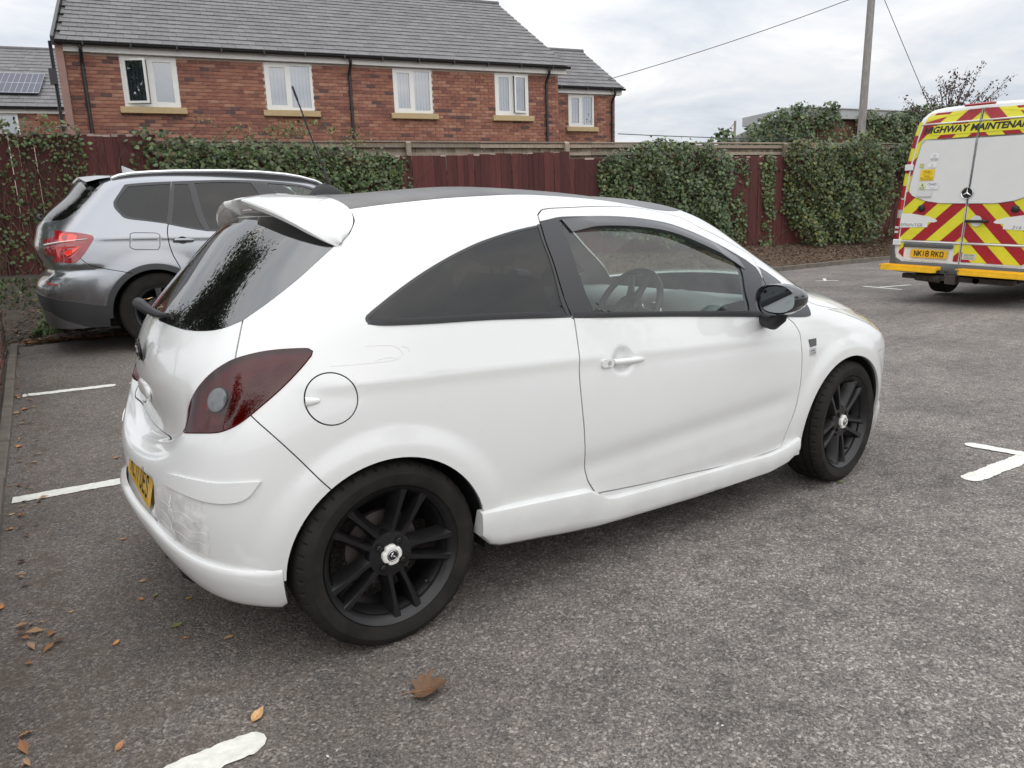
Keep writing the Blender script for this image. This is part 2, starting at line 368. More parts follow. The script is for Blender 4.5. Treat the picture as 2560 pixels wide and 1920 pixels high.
# ------------------------------------------------------------------ ground: one sheet, gently rising to the back left
def _sm(a, b, x): return smoothstep(a, b, np.asarray(x, float))
def G(x, y):
    x = np.asarray(x, float); y = np.asarray(y, float)
    return .27*_sm(2.0, 6.0, y)*(1-_sm(4, 11, x))+.35*_sm(6, 14, y)*(1-_sm(4, 9, x))
class Plane:      # a vertical plane through p along heading a (degrees): s along, d behind, z up
    def __init__(s, p, a): s.p = np.array(p, float); a = math.radians(a); s.a = a; s.t = np.array([math.cos(a), math.sin(a)]); s.n = np.array([-math.sin(a), math.cos(a)])
    def __call__(s, u, z, d=0.): q = s.p+s.t*u+s.n*d; return (q[0], q[1], z)
FP = Plane((16.1886, 10.4159), -14); HP = Plane((1.0137, 15.9447), -11.5); BP = Plane((23.243, 15.991), -14); TP = Plane((20.616, 8.132), -14)
def asphalt():
    m = bpy.data.materials.new('asphalt'); m.use_nodes = True; t = m.node_tree; p = t.nodes['Principled BSDF']; L = t.links.new
    def N(k, **a):
        n = t.nodes.new(k)
        for x_, y_ in a.items(): setattr(n, x_, y_)
        return n
    c = N('ShaderNodeTexCoord')
    v1 = N('ShaderNodeTexVoronoi'); v1.inputs['Scale'].default_value = 120; L(c.outputs['Object'], v1.inputs['Vector'])        # aggregate about 1 cm
    v2 = N('ShaderNodeTexVoronoi'); v2.inputs['Scale'].default_value = 230; L(c.outputs['Object'], v2.inputs['Vector'])
    n1 = N('ShaderNodeTexNoise'); n1.inputs['Scale'].default_value = 1.1; n1.inputs['Detail'].default_value = 8; n1.inputs['Roughness'].default_value = .62; L(c.outputs['Object'], n1.inputs['Vector'])
    n2 = N('ShaderNodeTexNoise'); n2.inputs['Scale'].default_value = 9; n2.inputs['Detail'].default_value = 9; n2.inputs['Roughness'].default_value = .7; L(c.outputs['Object'], n2.inputs['Vector'])
    s1 = N('ShaderNodeSeparateColor'); L(v1.outputs['Color'], s1.inputs[0]); s2 = N('ShaderNodeSeparateColor'); L(v2.outputs['Color'], s2.inputs[0])
    r1 = N('ShaderNodeValToRGB'); e = r1.color_ramp.elements; e[0].position = 0; e[0].color = (.058, .051, .046, 1); e[1].position = 1; e[1].color = (.62, .55, .49, 1)
    k = r1.color_ramp.elements.new(.45); k.color = (.155, .138, .126, 1); k = r1.color_ramp.elements.new(.85); k.color = (.265, .235, .213, 1); L(s1.outputs[0], r1.inputs[0])
    r2 = N('ShaderNodeValToRGB'); e = r2.color_ramp.elements; e[0].position = .1; e[0].color = (.075, .067, .062, 1); e[1].position = 1; e[1].color = (.46, .41, .37, 1); k = r2.color_ramp.elements.new(.7); k.color = (.20, .179, .166, 1); L(s2.outputs[0], r2.inputs[0])
    m1 = N('ShaderNodeMix', data_type='RGBA'); m1.inputs['Factor'].default_value = .5; L(r1.outputs[0], m1.inputs['A']); L(r2.outputs[0], m1.inputs['B'])
    # worn dark binder patches and damp stains (own shape, not shade)
    r3 = N('ShaderNodeMapRange'); r3.inputs[1].default_value = .34; r3.inputs[2].default_value = .64; r3.inputs[3].default_value = .72; r3.inputs[4].default_value = 1.14; L(n1.outputs['Fac'], r3.inputs[0])
    r4 = N('ShaderNodeMapRange'); r4.inputs[1].default_value = .34; r4.inputs[2].default_value = .55; r4.inputs[3].default_value = .68; r4.inputs[4].default_value = 1.06; L(n2.outputs['Fac'], r4.inputs[0])
    # darker brown tint growing towards the left kerb, broken up by noise
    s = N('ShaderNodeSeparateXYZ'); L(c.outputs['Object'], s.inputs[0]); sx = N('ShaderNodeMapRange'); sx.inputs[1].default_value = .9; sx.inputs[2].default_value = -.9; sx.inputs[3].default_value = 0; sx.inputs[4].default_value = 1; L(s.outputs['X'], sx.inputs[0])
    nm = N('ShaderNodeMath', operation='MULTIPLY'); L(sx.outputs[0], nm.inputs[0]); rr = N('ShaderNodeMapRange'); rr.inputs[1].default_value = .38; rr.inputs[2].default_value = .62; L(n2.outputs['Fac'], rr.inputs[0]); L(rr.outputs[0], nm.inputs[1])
    mu = N('ShaderNodeMath', operation='MULTIPLY'); L(r3.outputs[0], mu.inputs[0]); L(r4.outputs[0], mu.inputs[1])
    sc = N('ShaderNodeVectorMath', operation='SCALE'); L(m1.outputs['Result'], sc.inputs[0]); L(mu.outputs[0], sc.inputs['Scale'])
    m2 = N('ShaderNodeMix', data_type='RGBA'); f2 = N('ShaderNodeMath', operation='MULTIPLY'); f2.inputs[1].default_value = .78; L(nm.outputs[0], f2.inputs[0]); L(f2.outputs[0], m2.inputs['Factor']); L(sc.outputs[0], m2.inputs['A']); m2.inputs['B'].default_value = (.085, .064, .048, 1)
    L(m2.outputs['Result'], p.inputs['Base Color']); p.inputs['Roughness'].default_value = .82; p.inputs['Specular IOR Level'].default_value = .35
    b1 = N('ShaderNodeBump'); b1.inputs['Distance'].default_value = .004; b1.inputs['Strength'].default_value = .85; L(v1.outputs['Distance'], b1.inputs['Height']); b1.invert = True
    b2 = N('ShaderNodeBump'); b2.inputs['Distance'].default_value = .0025; b2.invert = True; L(v2.outputs['Distance'], b2.inputs['Height']); L(b1.outputs[0], b2.inputs['Normal']); L(b2.outputs[0], p.inputs['Normal'])
    return m
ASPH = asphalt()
xs = np.concatenate([[-900, -300, -80, -30, -12], np.arange(-6, 26.1, .5), [32, 50, 90, 180, 400, 900]]); ys = np.concatenate([[-900, -300, -90, -35, -15], np.arange(-6, 20.1, .5), [30, 60, 120, 300, 900]])
X_, Y_ = np.meshgrid(xs, ys); Z_ = G(np.clip(X_, -6, 26), np.clip(Y_, -6, 20)); nx, ny = len(xs), len(ys)
gme = mesh('ground', np.stack([X_.ravel(), Y_.ravel(), Z_.ravel()], 1), [(j*nx+i, j*nx+i+1, (j+1)*nx+i+1, (j+1)*nx+i) for j in range(ny-1) for i in range(nx-1)], True)
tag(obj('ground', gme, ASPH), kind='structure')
def drape(name, poly_uv, off, mat, kind='structure'):
    pass
# painted bay lines: ragged thermoplastic, laid as thin sheets
LINEW = M('line_paint', (.66, .65, .58), rough=.6, var=.16, vscale=22, bump=.0025, bscale=70, hue=(.78, .77, .71))
def ragged(cl, w, seed, rag=.007, round0=False, round1=False, step=.012):
    r = random.Random(seed); P = []; cl = [np.array(p, float) for p in cl]; L, Rr = [], []
    ph = [r.uniform(0, 7) for _ in range(8)]
    def nz(s, k): return sum(math.sin(s*f+ph[(i+k) % 8])*a for i, (f, a) in enumerate(((23, .35), (61, .3), (140, .25), (310, .2))))*rag
    tot = 0
    for a, b in zip(cl[:-1], cl[1:]):
        d = b-a; l = np.linalg.norm(d); t = d/l; n = np.array([-t[1], t[0]]); k = max(2, int(l/step))
        for i in range(k+(1 if b is cl[-1] else 0)):
            q = a+t*l*i/k; s = tot+l*i/k; e = 1.
            if round0 and s < w*.5: e = math.sqrt(max(.05, 1-(1-s/(w*.5))**2))
            L.append(q+n*(w/2*e+nz(s, 0))); Rr.append(q-n*(w/2*e+nz(s, 3)))
        tot += l
    if round1:
        for i in range(len(L)):
            s = np.linalg.norm((L[i]+Rr[i])/2-cl[-1])
            if s < w*.5: e = math.sqrt(max(.05, 1-(1-s/(w*.5))**2)); c = (L[i]+Rr[i])/2; L[i] = c+(L[i]-c)*e; Rr[i] = c+(Rr[i]-c)*e
    return L, Rr
def bay_line(segs, seed):
    b = MB()
    for k, (cl, w, r0, r1) in enumerate(segs):
        L, Rr = ragged(cl, w, seed+k, round0=r0, round1=r1); n = len(L); h = .004+.0015*k
        V = [(p[0], p[1], float(G(p[0], p[1]))+h) for p in L]+[(p[0], p[1], float(G(p[0], p[1]))+h) for p in Rr]; b.add(V, [(i, n+i, n+i+1, i+1) for i in range(n-1)])
    tag(b.build('bay_line', LINEW), kind='structure')
bay_line([(((-1.25, -1.072), (-.50, -1.040)), .098, False, True)], 1)
bay_line([(((-1.062, 1.655), (-.30, 1.610)), .112, False, True)], 11)
bay_line([(((-.955, 4.005), (-.30, 3.965)), .070, False, True), (((-.20, 3.955), (.10, 3.94)), .02, True, True)], 21)
bay_line([(((2.98, -1.225), (3.70, -1.250)), .098, True, True), (((3.592, -.925), (3.635, -1.24)), .085, True, False)], 31)
bay_line([(((12.40, 6.06), (12.73, 5.75)), .075, True, True), (((12.55, 5.93), (12.98, 6.25)), .06, False, True)], 41)
bay_line([(((11.93, 4.76), (11.72, 3.93)), .085, True, True), (((11.90, 4.42), (12.6, 4.25)), .085, False, True)], 51)
bay_line([(((11.2, 1.9), (11.0, 1.0)), .085, True, True), (((11.15, 1.5), (12.0, 1.4)), .085, False, True)], 61)
# kerbs: each stone a part
KST = M('kerb_concrete', (.13, .112, .092), rough=.9, var=.3, vscale=9, bump=.002, bscale=60)
def kerb(name, pts, w, h, ln, label, seedk=0):
    r = random.Random(seedk); o = empty(name); k = 0
    for a, b in zip(pts[:-1], pts[1:]):
        a = np.array(a, float); b = np.array(b, float); l = np.linalg.norm(b-a); n = max(1, round(l/ln)); t = (b-a)/l; ang = math.atan2(t[1], t[0])
        for i in range(n):
            c = a+t*(i+.5)*l/n; z = float(G(c[0], c[1])); m = MB(); m.box((0, 0, 0), (l/n-.007, w, h+.1), bev=.008)
            e_ = m.build('kerb_stone', KST, o, loc=(c[0], c[1], z+(h-.1)/2+r.uniform(-.004, .004)), rot=(r.uniform(-.012, .012), -math.atan2(float(G(*(c+t*.4))-G(*(c-t*.4))), .8), ang+r.uniform(-.006, .006)))
    return tag(o, kind='structure')
kerb('kerb', [(-1.20, -1.6), (-1.125, 2.0), (-.965, 5.95)], .066, .055, .80, '', 3)
kerb('kerb', [(5.0, 8.30), (14.4, 8.32), (24, 8.45)], .12, .10, .915, '', 4)
# soil bed behind the bays and the mulched bank under the right-hand fence
SOIL = M('leaf_mould', (.024, .017, .012), rough=1, var=.5, vscale=12, bump=.02, bscale=25, hue=(.060, .042, .028), detail=9)
MULCH = M('bark_mulch', (.055, .036, .024), rough=1, var=.5, vscale=26, bump=.03, bscale=40, hue=(.165, .110, .072), detail=10)
def sheet(name, fn, nu, nv, mat, rough_=.03, seed=5):
    V = []; rr = np.random.default_rng(seed)
    for j in range(nv+1):
        for i in range(nu+1): x, y, z = fn(i/nu, j/nv); V.append((x, y, z+rr.uniform(-rough_, rough_)*(0 if j == 0 else 1)))
    return tag(obj(name, mesh(name, V, [(j*(nu+1)+i, j*(nu+1)+i+1, (j+1)*(nu+1)+i+1, (j+1)*(nu+1)+i) for j in range(nv) for i in range(nu)], True), mat), kind='structure')
def soil_fn(u, v): x = -3.2+9.2*u; y0 = 6.06+.05*math.sin(7*x)+.12*(x+1)/3; y1 = FP(0, 0)[1]-(x-FP.p[0])*math.tan(math.radians(14))-.0; y = y0+(y1-y0)*v; return x, y, float(G(x, y))-.006+.03*min(1, v*14)+.05*v*(1-v)
sheet('soil_bed', soil_fn, 90, 80, SOIL, .016)
def bank_fn(u, v): x = 5.2+19*u; y0 = 8.40+.006*(x-5); y1 = FP.p[1]-(x-FP.p[0])*math.tan(math.radians(14)); y = y0+(y1-y0)*v; return x, y, .06+.44*v**.75*min(1, (x-3)/4)+.0
sheet('mulch_bank', bank_fn, 150, 36, MULCH, .028, 6)
# loose litter on both (uncountable)
def litter(name, fn, n, cols, size, seed, label, zo=.02):
    r = random.Random(seed); mats = [M('litter_'+'abcdef'[i]+'_leaf', c, rough=.85) for i, c in enumerate(cols)]; b = MB()
    for _ in range(n):
        x, y, z = fn(r.random(), r.random()); s = size*r.uniform(.5, 1.4); a = r.uniform(0, 6.3); tx, ty = r.uniform(-.5, .5), r.uniform(-.5, .5); V = []
        for px, py, pz in ((-1, 0, 0), (0, .5, .25), (1.1, 0, .1), (0, -.45, .3)):
            qx, qy = (px*math.cos(a)-py*math.sin(a))*s, (px*math.sin(a)+py*math.cos(a))*s; V.append((x+qx, y+qy, z+zo+abs(pz)*s+qx*tx*.6+qy*ty*.6))
        b.add(V, [(0, 1, 2), (0, 2, 3)], r.randrange(len(mats)))
    o = b.build(name, mats); return tag(o, kind='stuff')
litter('leaf_litter', lambda u, v: (lambda p: (p[0], p[1], p[2]))(soil_fn(.20+.50*u, v**1.9*.75)), 4200, [(.11, .050, .026), (.15, .080, .042), (.05, .032, .020), (.035, .05, .018)], .028, 8, '')
litter('mulch_litter', lambda u, v: bank_fn(.25+.75*u, v), 9000, [(.15, .095, .058), (.24, .16, .10), (.09, .055, .035), (.20, .12, .065)], .032, 9, '', .015)
litter('kerb_litter', lambda u, v: (-1.06+.12*v*v*v+.08*u, -1.2+7.2*u, float(G(-1, -1.2+7.2*u))+.004), 110, [(.26, .12, .055), (.12, .07, .045), (.32, .20, .11)], .020, 10, '', .004)
litter('leaf_drift', lambda u, v: (-.95+1.9*u, 6.10+.28*v*v+.05*math.sin(9*u), float(G(-.5, 6.12))+.012), 170, [(.30, .13, .05), (.36, .20, .09), (.16, .08, .04), (.40, .17, .06)], .042, 13, '', .012)
litter('grit', lambda u, v: (-1.0+9*u**1.5, -2.6+7*v, .0), 420, [(.50, .47, .43), (.62, .60, .55), (.10, .09, .08)], .0042, 14, '', .0015)
def weeds(name, fn, n, seed, size, cols):
    r = random.Random(seed); b = MB()
    for _ in range(n):
        x, y, z = fn(r.random(), r.random()); a = r.uniform(0, 6.3); h = size*r.uniform(.5, 1.3); w = h*.28; dx, dy = math.cos(a)*w, math.sin(a)*w; lx, ly = r.uniform(-.6, .6)*h, r.uniform(-.6, .6)*h
        b.add([(x-dx, y-dy, z), (x+dx, y+dy, z), (x+dx*1.3+lx*.5, y+dy*1.3+ly*.5, z+h*.6), (x+lx, y+ly, z+h)], [(0, 1, 2), (0, 2, 3)], r.randrange(len(cols)))
    return tag(b.build(name, [M(name+'_green_'+'abc'[i], c, rough=.6) for i, c in enumerate(cols)]), kind='stuff')
weeds('weeds', lambda u, v: (lambda x, y: (x, y, float(G(x, y))+.02))(-.85+1.1*u+.25*v, 6.6+2.6*v*v+.4*u), 1500, 15, .055, [(.055, .085, .022), (.085, .12, .035), (.035, .055, .018)])
weeds('weeds', lambda u, v: (lambda x, y: (x, y, float(G(x, y))+.02))(-1.2+5.0*u, 9.0+4.0*v), 1600, 16, .07, [(.045, .07, .02), (.07, .10, .03), (.03, .045, .016)])
# ------------------------------------------------------------------ low brick wall beside the kerb
MORTAR = M('mortar', (.34, .29, .24), rough=.95, var=.2, vscale=30)
WB = [M('weathered_brick_'+k, c, rough=.9, var=.35, vscale=14, bump=.002, bscale=90) for k, c in (('brown', (.135, .080, .058)), ('dark', (.075, .052, .042)), ('grey', (.15, .115, .09)), ('red', (.17, .075, .05)))]
def inst(name, me, parent, loc, rot=(0, 0, 0)):
    o = bpy.data.objects.new(name, me); COL.objects.link(o); o.parent = parent; o.location = loc; o.rotation_euler = rot; return o
wall = tag(empty('garden_wall', (-1.27, 6.0, .2)), 'low weathered brown brick wall along the kerb at the left edge', 'brick wall')
wl0, wl1 = np.array([-1.135, 6.0]), np.array([-1.44, -1.3]); wt = (wl1-wl0)/np.linalg.norm(wl1-wl0); wang = math.atan2(wt[1], wt[0]); WL = np.linalg.norm(wl1-wl0)
b = MB(); b.box((0, 0, 0), (WL-.02, .205, .60)); c = (wl0+wl1)/2; mo = b.build('mortar_core', M('dark_mortar', (.06, .052, .045), rough=1), None, loc=(c[0], c[1], .36), rot=(0, 0, wang)); mo.parent = wall; mo.matrix_parent_inverse = Matrix.Translation(-wall.location)
bk = MB(); bk.box((0, 0, 0), (.213, .104, .064), bev=.005); bms = []
for m_ in WB: me_ = bk.mesh('brick'); me_.materials.append(m_); bms.append(me_)
rw = random.Random(12)
for course in range(9):
    nb = int(WL/.225)
    for i in range(nb):
        s_ = (i+.5+(.5 if course % 2 else 0))*.225
        if s_ > WL-.1: continue
        p = wl0+wt*s_; side = np.array([wt[1], -wt[0]]); side = side if side[0] > 0 else -side; q = p+side*(.058+rw.uniform(-.004, .006)); z = .035+.02+course*.0715+.55*float(G(p[0], p[1]))
        if course == 8: q = p+side*.0
        inst('brick', rw.choice(bms), wall, (q[0]-wall.location.x, q[1]-wall.location.y, z-.2+rw.uniform(-.002, .002)), (rw.uniform(-.01, .01), rw.uniform(-.01, .01), wang+rw.uniform(-.015, .015)))
# ------------------------------------------------------------------ fences
def woodmat(name, c0, c1, rough=.85, vs=(3, 3, 55), bump=.0012):
    m = bpy.data.materials.new(name); m.use_nodes = True; t = m.node_tree; p = t.nodes['Principled BSDF']; c = t.nodes.new('ShaderNodeTexCoord'); mp = t.nodes.new('ShaderNodeMapping'); oi = t.nodes.new('ShaderNodeObjectInfo'); ad = t.nodes.new('ShaderNodeVectorMath')
    mp.inputs['Scale'].default_value = (vs[2], vs[2], vs[0]); t.links.new(c.outputs['Object'], ad.inputs[0]); t.links.new(oi.outputs['Random'], ad.inputs[1]); t.links.new(ad.outputs[0], mp.inputs[0])
    n = t.nodes.new('ShaderNodeTexNoise'); n.inputs['Scale'].default_value = 1; n.inputs['Detail'].default_value = 7; n.inputs['Roughness'].default_value = .65; t.links.new(mp.outputs[0], n.inputs['Vector'])
    r = t.nodes.new('ShaderNodeValToRGB'); r.color_ramp.elements[0].position = .3; r.color_ramp.elements[1].position = .72; r.color_ramp.elements[0].color = (*c0, 1); r.color_ramp.elements[1].color = (*c1, 1); t.links.new(n.outputs['Fac'], r.inputs[0])
    h = t.nodes.new('ShaderNodeHueSaturation'); mr = t.nodes.new('ShaderNodeMapRange'); mr.inputs[3].default_value = .72; mr.inputs[4].default_value = 1.25; t.links.new(oi.outputs['Random'], mr.inputs[0]); t.links.new(mr.outputs[0], h.inputs['Value']); t.links.new(r.outputs[0], h.inputs['Color']); t.links.new(h.outputs[0], p.inputs['Base Color'])
    p.inputs['Roughness'].default_value = rough; b_ = t.nodes.new('ShaderNodeBump'); b_.inputs['Distance'].default_value = bump; t.links.new(n.outputs['Fac'], b_.inputs['Height']); t.links.new(b_.outputs[0], p.inputs['Normal'])
    return m
REDW = woodmat('dark_red_stained_wood', (.052, .015, .014), (.115, .030, .026)); PALEW = woodmat('weathered_bare_wood', (.17, .135, .10), (.36, .30, .235)); BAREEND = woodmat('bleached_board_end', (.26, .20, .17), (.40, .33, .28))
def fence_board(w, h, mat_, th=.016, seed=0, pale=True):
    m = MB(); m.box((0, 0, h/2), (w, th, h), bev=.004); me = m.mesh('board'); me.materials.append(mat_); return me
red = tag(empty('red_fence', FP(-8, .4)), 'dark red stained close-board fence, lower and in front of the bare wood one', 'fence'); ro = np.array(red.location)
rf = random.Random(5)
def topz(s): 
    if s < -14.85: return 3.29
    if s < -5.72: return 2.88+(.10*max(0, (s+9)/3.3) if s > -9 else 0)
    return 2.80+.05*min(1, (s+5.7)/5)
shared = {}
s_ = -18.6; k = 0
while s_ < 11.5:
    w = .138+rf.uniform(-.006, .008); z1 = topz(s_)+rf.uniform(-.012, .008); z0 = .35
    key = (round(w, 2), round((z1-z0)*50)); 
    if key not in shared: shared[key] = fence_board(w, z1-z0, REDW)
    x, y, z = FP(s_+w/2, z0, (k % 2)*.012); inst('board', shared[key], red, (x-ro[0], y-ro[1], z-ro[2]), (rf.uniform(-.004, .004), rf.uniform(-.006, .006), FP.a+rf.uniform(-.05, .05)))
    if s_ < -14.8 or rf.random() < .35:      # paint worn off the top edge
        b = MB(); b.box((0, 0, 0), (w-.006, .020, .022+rf.uniform(0, .03))); o_ = b.build('worn_top', BAREEND, red, loc=(x-ro[0], y-ro[1], z1-.018-ro[2]), rot=(0, 0, FP.a))
    s_ += w-.004; k += 1
for zz in (.9, 1.7, 2.5):
    b = MB(); b.box((0, 0, 0), (26.8, .05, .09)); x, y, z = FP(-5.1, zz, .05); b.build('rail', REDW, red, loc=(x-ro[0], y-ro[1], z-ro[2]), rot=(0, 0, FP.a))
bare = tag(empty('wooden_fence', FP(-3, .4, .3)), 'taller bare timber fence with capping rail showing above the red fence', 'fence'); bo = np.array(bare.location)
s_ = -16.5; k = 0
while s_ < 12:
    w = .125+rf.uniform(-.004, .006); x, y, z = FP(s_+w/2, .5, .33+(k % 2)*.014); key = ('p', round(w, 2))
    if key not in shared: shared[key] = fence_board(w, 2.66, PALEW)
    inst('board', shared[key], bare, (x-bo[0], y-bo[1], z-bo[2]+rf.uniform(-.004, .004)), (0, rf.uniform(-.006, .006), FP.a+rf.uniform(-.03, .03))); s_ += w-.006; k += 1
for zz, hh, dd, nm in ((3.195, .035, .27, 'capping'), (3.115, .085, .255, 'rail'), (2.93, .07, .27, 'rail')):
    for q in range(10):
        a0 = -16.5+2.9*q; b = MB(); b.box((0, 0, 0), (2.893, .13 if nm == 'capping' else .045, hh), bev=.004); x, y, z = FP(a0+1.45, zz+rf.uniform(-.006, .006), dd); b.build(nm, PALEW, bare, loc=(x-bo[0], y-bo[1], z-bo[2]), rot=(0, rf.uniform(-.002, .002), FP.a))
for s_ in (-13.2, -9.52, -5.60, -2.02, .9, 4.14, 7.1):
    m = MB(); V = []
    for zz, kk in ((.3, 1), (3.17, 1)): V += [(-.055, -.05, zz), (.055, -.05, zz), (.055, .05, zz+(.05 if zz > 3 else 0)), (-.055, .05, zz+(.05 if zz > 3 else 0))]
    m.add(V, [(0, 3, 2, 1), (4, 5, 6, 7), (0, 1, 5, 4), (1, 2, 6, 5), (2, 3, 7, 6), (3, 0, 4, 7)]); x, y, z = FP(s_, 0, .18); m.build('post', PALEW, bare, loc=(x-bo[0], y-bo[1], -bo[2]), rot=(0, 0, FP.a))
# ------------------------------------------------------------------ houses
BRK = [M('house_brick_'+k, c, rough=.88, var=.22, vscale=11) for k, c in (('orange', (.30, .135, .090)), ('red', (.25, .102, .072)), ('deep', (.19, .080, .062)), ('pale', (.34, .175, .12)), ('burnt', (.105, .060, .055)))]
HMORT = M('house_mortar', (.58, .49, .40), rough=.95); TILE = [M('roof_tile_'+k, c, rough=.75, var=.2, vscale=6, bump=.001, bscale=50) for k, c in (('mid', (.140, .135, .137)), ('light', (.155, .149, .151)), ('dark', (.124, .120, .123)))]
UPVC = M('white_upvc', (.72, .71, .68), rough=.4, var=.03); SILL = M('buff_stone_sill', (.44, .33, .18), rough=.85, var=.12, vscale=20); GUT = M('black_gutter', (.010, .010, .012), rough=.35)
WGL = glass('house_window_glass', (.62, .65, .70), ior=2.6); BLIND = M('white_vertical_blind', (.72, .74, .80), rough=.8); BLINDG = M('grey_green_blind', (.20, .24, .22), rough=.8); ROOMD = M('dim_room', (.05, .052, .055), rough=1)
def local(o, P, s, z, d):      # point on plane P in the coordinates of empty o
    x, y, z = P(s, z, d); return (x-o.location.x, y-o.location.y, z-o.location.z)
def brick_wall(o, P, s0, s1, z0, z1, d, holes, limit=300, cz=None, rnd=1):
    """mortar slab with openings + single bricks; the nearest `limit` are parts of their own, the rest one mesh"""
    r = random.Random(rnd)
    zs_ = sorted(set([0.2, z1]+[h[2] for h in holes]+[h[3] for h in holes])); b = MB()
    cuts = sorted(set([s0, s1]+[h[0] for h in holes]+[h[1] for h in holes]))
    for a, c in zip(cuts[:-1], cuts[1:]):
        for e, f in zip(zs_[:-1], zs_[1:]):
            if any(h[0] <= (a+c)/2 <= h[1] and h[2] <= (e+f)/2 <= h[3] for h in holes): continue
            b.box((( a+c)/2, .10, (e+f)/2), (c-a, .18, f-e))
    def tr(mb): mb.v = [local(o, P, p[0], p[2], d+p[1]) for p in mb.v]
    tr(b); b.build('wall', HMORT, o)
    bk_ = MB(); bk_.box((0, 0, 0), (.215, .03, .065), bev=.003); ms = []
    for m_ in BRK: me_ = bk_.mesh('brick'); me_.materials.append(m_); ms.append(me_)
    rest = MB(); n = 0; L = []
    c = 0; z = z0
    while z+.0375 < z1:
        s = s0+.1125+(.1125 if c % 2 else 0)
        if c % 2: L.append((s0+.056, z, .5))
        while s+.11 < s1+.02: L.append((s, z, 1.)); s += .225
        if s-.1125 < s1-.05: L.append(((s-.1125+s1)/2, z, (s1-s+.1125)/.225))
        z += .075; c += 1
    L.sort(key=lambda q: q[0])
    W_ = [5, 5, 2.5, 1.5, .8]
    for s, z, f in L:
        hw = .1125*f; clip = [s-hw, s+hw]; bad = False
        for h in holes:
            if h[2]-.02 < z < h[3]+.02:
                if clip[0] >= h[0]-.01 and clip[1] <= h[1]+.01: bad = True
                elif clip[0] < h[0] < clip[1]: clip[1] = h[0]
                elif clip[0] < h[1] < clip[1]: clip[0] = h[1]
        if bad or clip[1]-clip[0] < .04: continue
        cs = (clip[0]+clip[1])/2; w = clip[1]-clip[0]; mi = r.choices(range(5), W_)[0]
        if n < limit:
            x = inst('brick', ms[mi], o, local(o, P, cs, z, d+.010-.008+r.uniform(-.002, .002)), (0, 0, P.a)); x.scale = ((w-.010)/.215, 1, 1); n += 1
        else:
            q = MB(); q.box((cs, .010-.008+r.uniform(-.002, .002), z), (w-.010, .03, .065)); tr_v = [local(o, P, p[0], p[2], d+p[1]) for p in q.v]; rest.add(tr_v, q.f, mi)
    if rest.v: tag(rest.build('brick', BRK, o), kind='stuff')
def window(o, P, s0, s1, z0, z1, d, open_side=None, blind='white', sill=True):
    f = MB(); w = s1-s0; h = z1-z0; m_ = (s0+s1)/2
    def tr(mb): mb.v = [local(o, P, p[0], p[2], d+p[1]) for p in mb.v]; return mb
    fr = .062
    for a in (s0+fr/2, s1-fr/2): f.box((a, .03, (z0+z1)/2), (fr, .07, h))
    for a in (z0+fr/2, z1-fr/2): f.box((m_, .03, a), (w-2*fr, .07, fr))
    f.box((m_, .03, (z0+z1)/2), (.075, .066, h-2*fr)); fo = tr(f).build('window', UPVC, o)
    for k, (a, c) in enumerate(((s0+fr, m_-.037), (m_+.037, s1-fr))):
        sash = MB(); t_ = .045; ang = 0
        op = (open_side == 'left' and k == 0) or (open_side == 'right' and k == 1) or (open_side == 'left_only' and k == 0)
        ca = (c-a); V = []
        if k == 0 or op or open_side == 'left':
            for x0, x1, y0, y1 in ((0, t_, 0, h-2*fr), (ca-t_, ca, 0, h-2*fr), (t_, ca-t_, 0, t_), (t_, ca-t_, h-2*fr-t_, h-2*fr)): sash.box(((x0+x1)/2, 0, (y0+y1)/2), (x1-x0, .05, y1-y0))
        pane = MB(); e_ = t_ if sash.v else 0; pane.box((ca/2, 0, (h-2*fr)/2), (ca-2*e_, .006, h-2*fr-2*e_))
        th = 0
        if op: th = -.30 if open_side == 'left' else -.20
        for mb, nm, mt in ((sash, 'sash', UPVC), (pane, 'pane', WGL)):
            if not mb.v: continue
            # top-right or left hinged: swings outwards (towards -d)
            if open_side == 'left': mb.v = [((p[0])*math.cos(th)-p[1]*math.sin(th), (p[0])*math.sin(th)+p[1]*math.cos(th), p[2]) for p in mb.v]; base = a
            else: mb.v = [(ca-((ca-p[0])*math.cos(th)+p[1]*math.sin(th)), -(ca-p[0])*-math.sin(th)+p[1]*math.cos(th), p[2]) for p in mb.v]; base = a
            mb.v = [local(o, P, base+p[0], z0+fr+p[2], d+(-.012 if op else .02)+p[1]) for p in mb.v]; mb.build(nm, mt, fo)
    if blind:
        b = MB(); n = int(w/.085)
        for i in range(n):
            cs = s0+.05+(i+.5)*(w-.1)/n; a = .35; hw = .040
            b.add([local(o, P, cs+sx*hw*math.cos(a), zz, d+.10+sx*hw*math.sin(a)) for sx, zz in ((-1, z0+.05), (1, z0+.05), (1, z1-.03), (-1, z1-.03))], [(0, 1, 2, 3)])
        b.build('blind', BLIND if blind == 'white' else BLINDG, fo)
    r_ = MB(); r_.box((m_, .55, (z0+z1)/2), (w+.4, .02, h+.4)); r_.box((m_, .3, z0-.1), (w+.4, .5, .02)); tr(r_).build('room', ROOMD, fo)
    if sill: q = MB(); q.box((m_+.01, -.01, z0-.085), (w+.22, .20, .13), bev=.008); tr(q).build('window_sill', SILL, o)
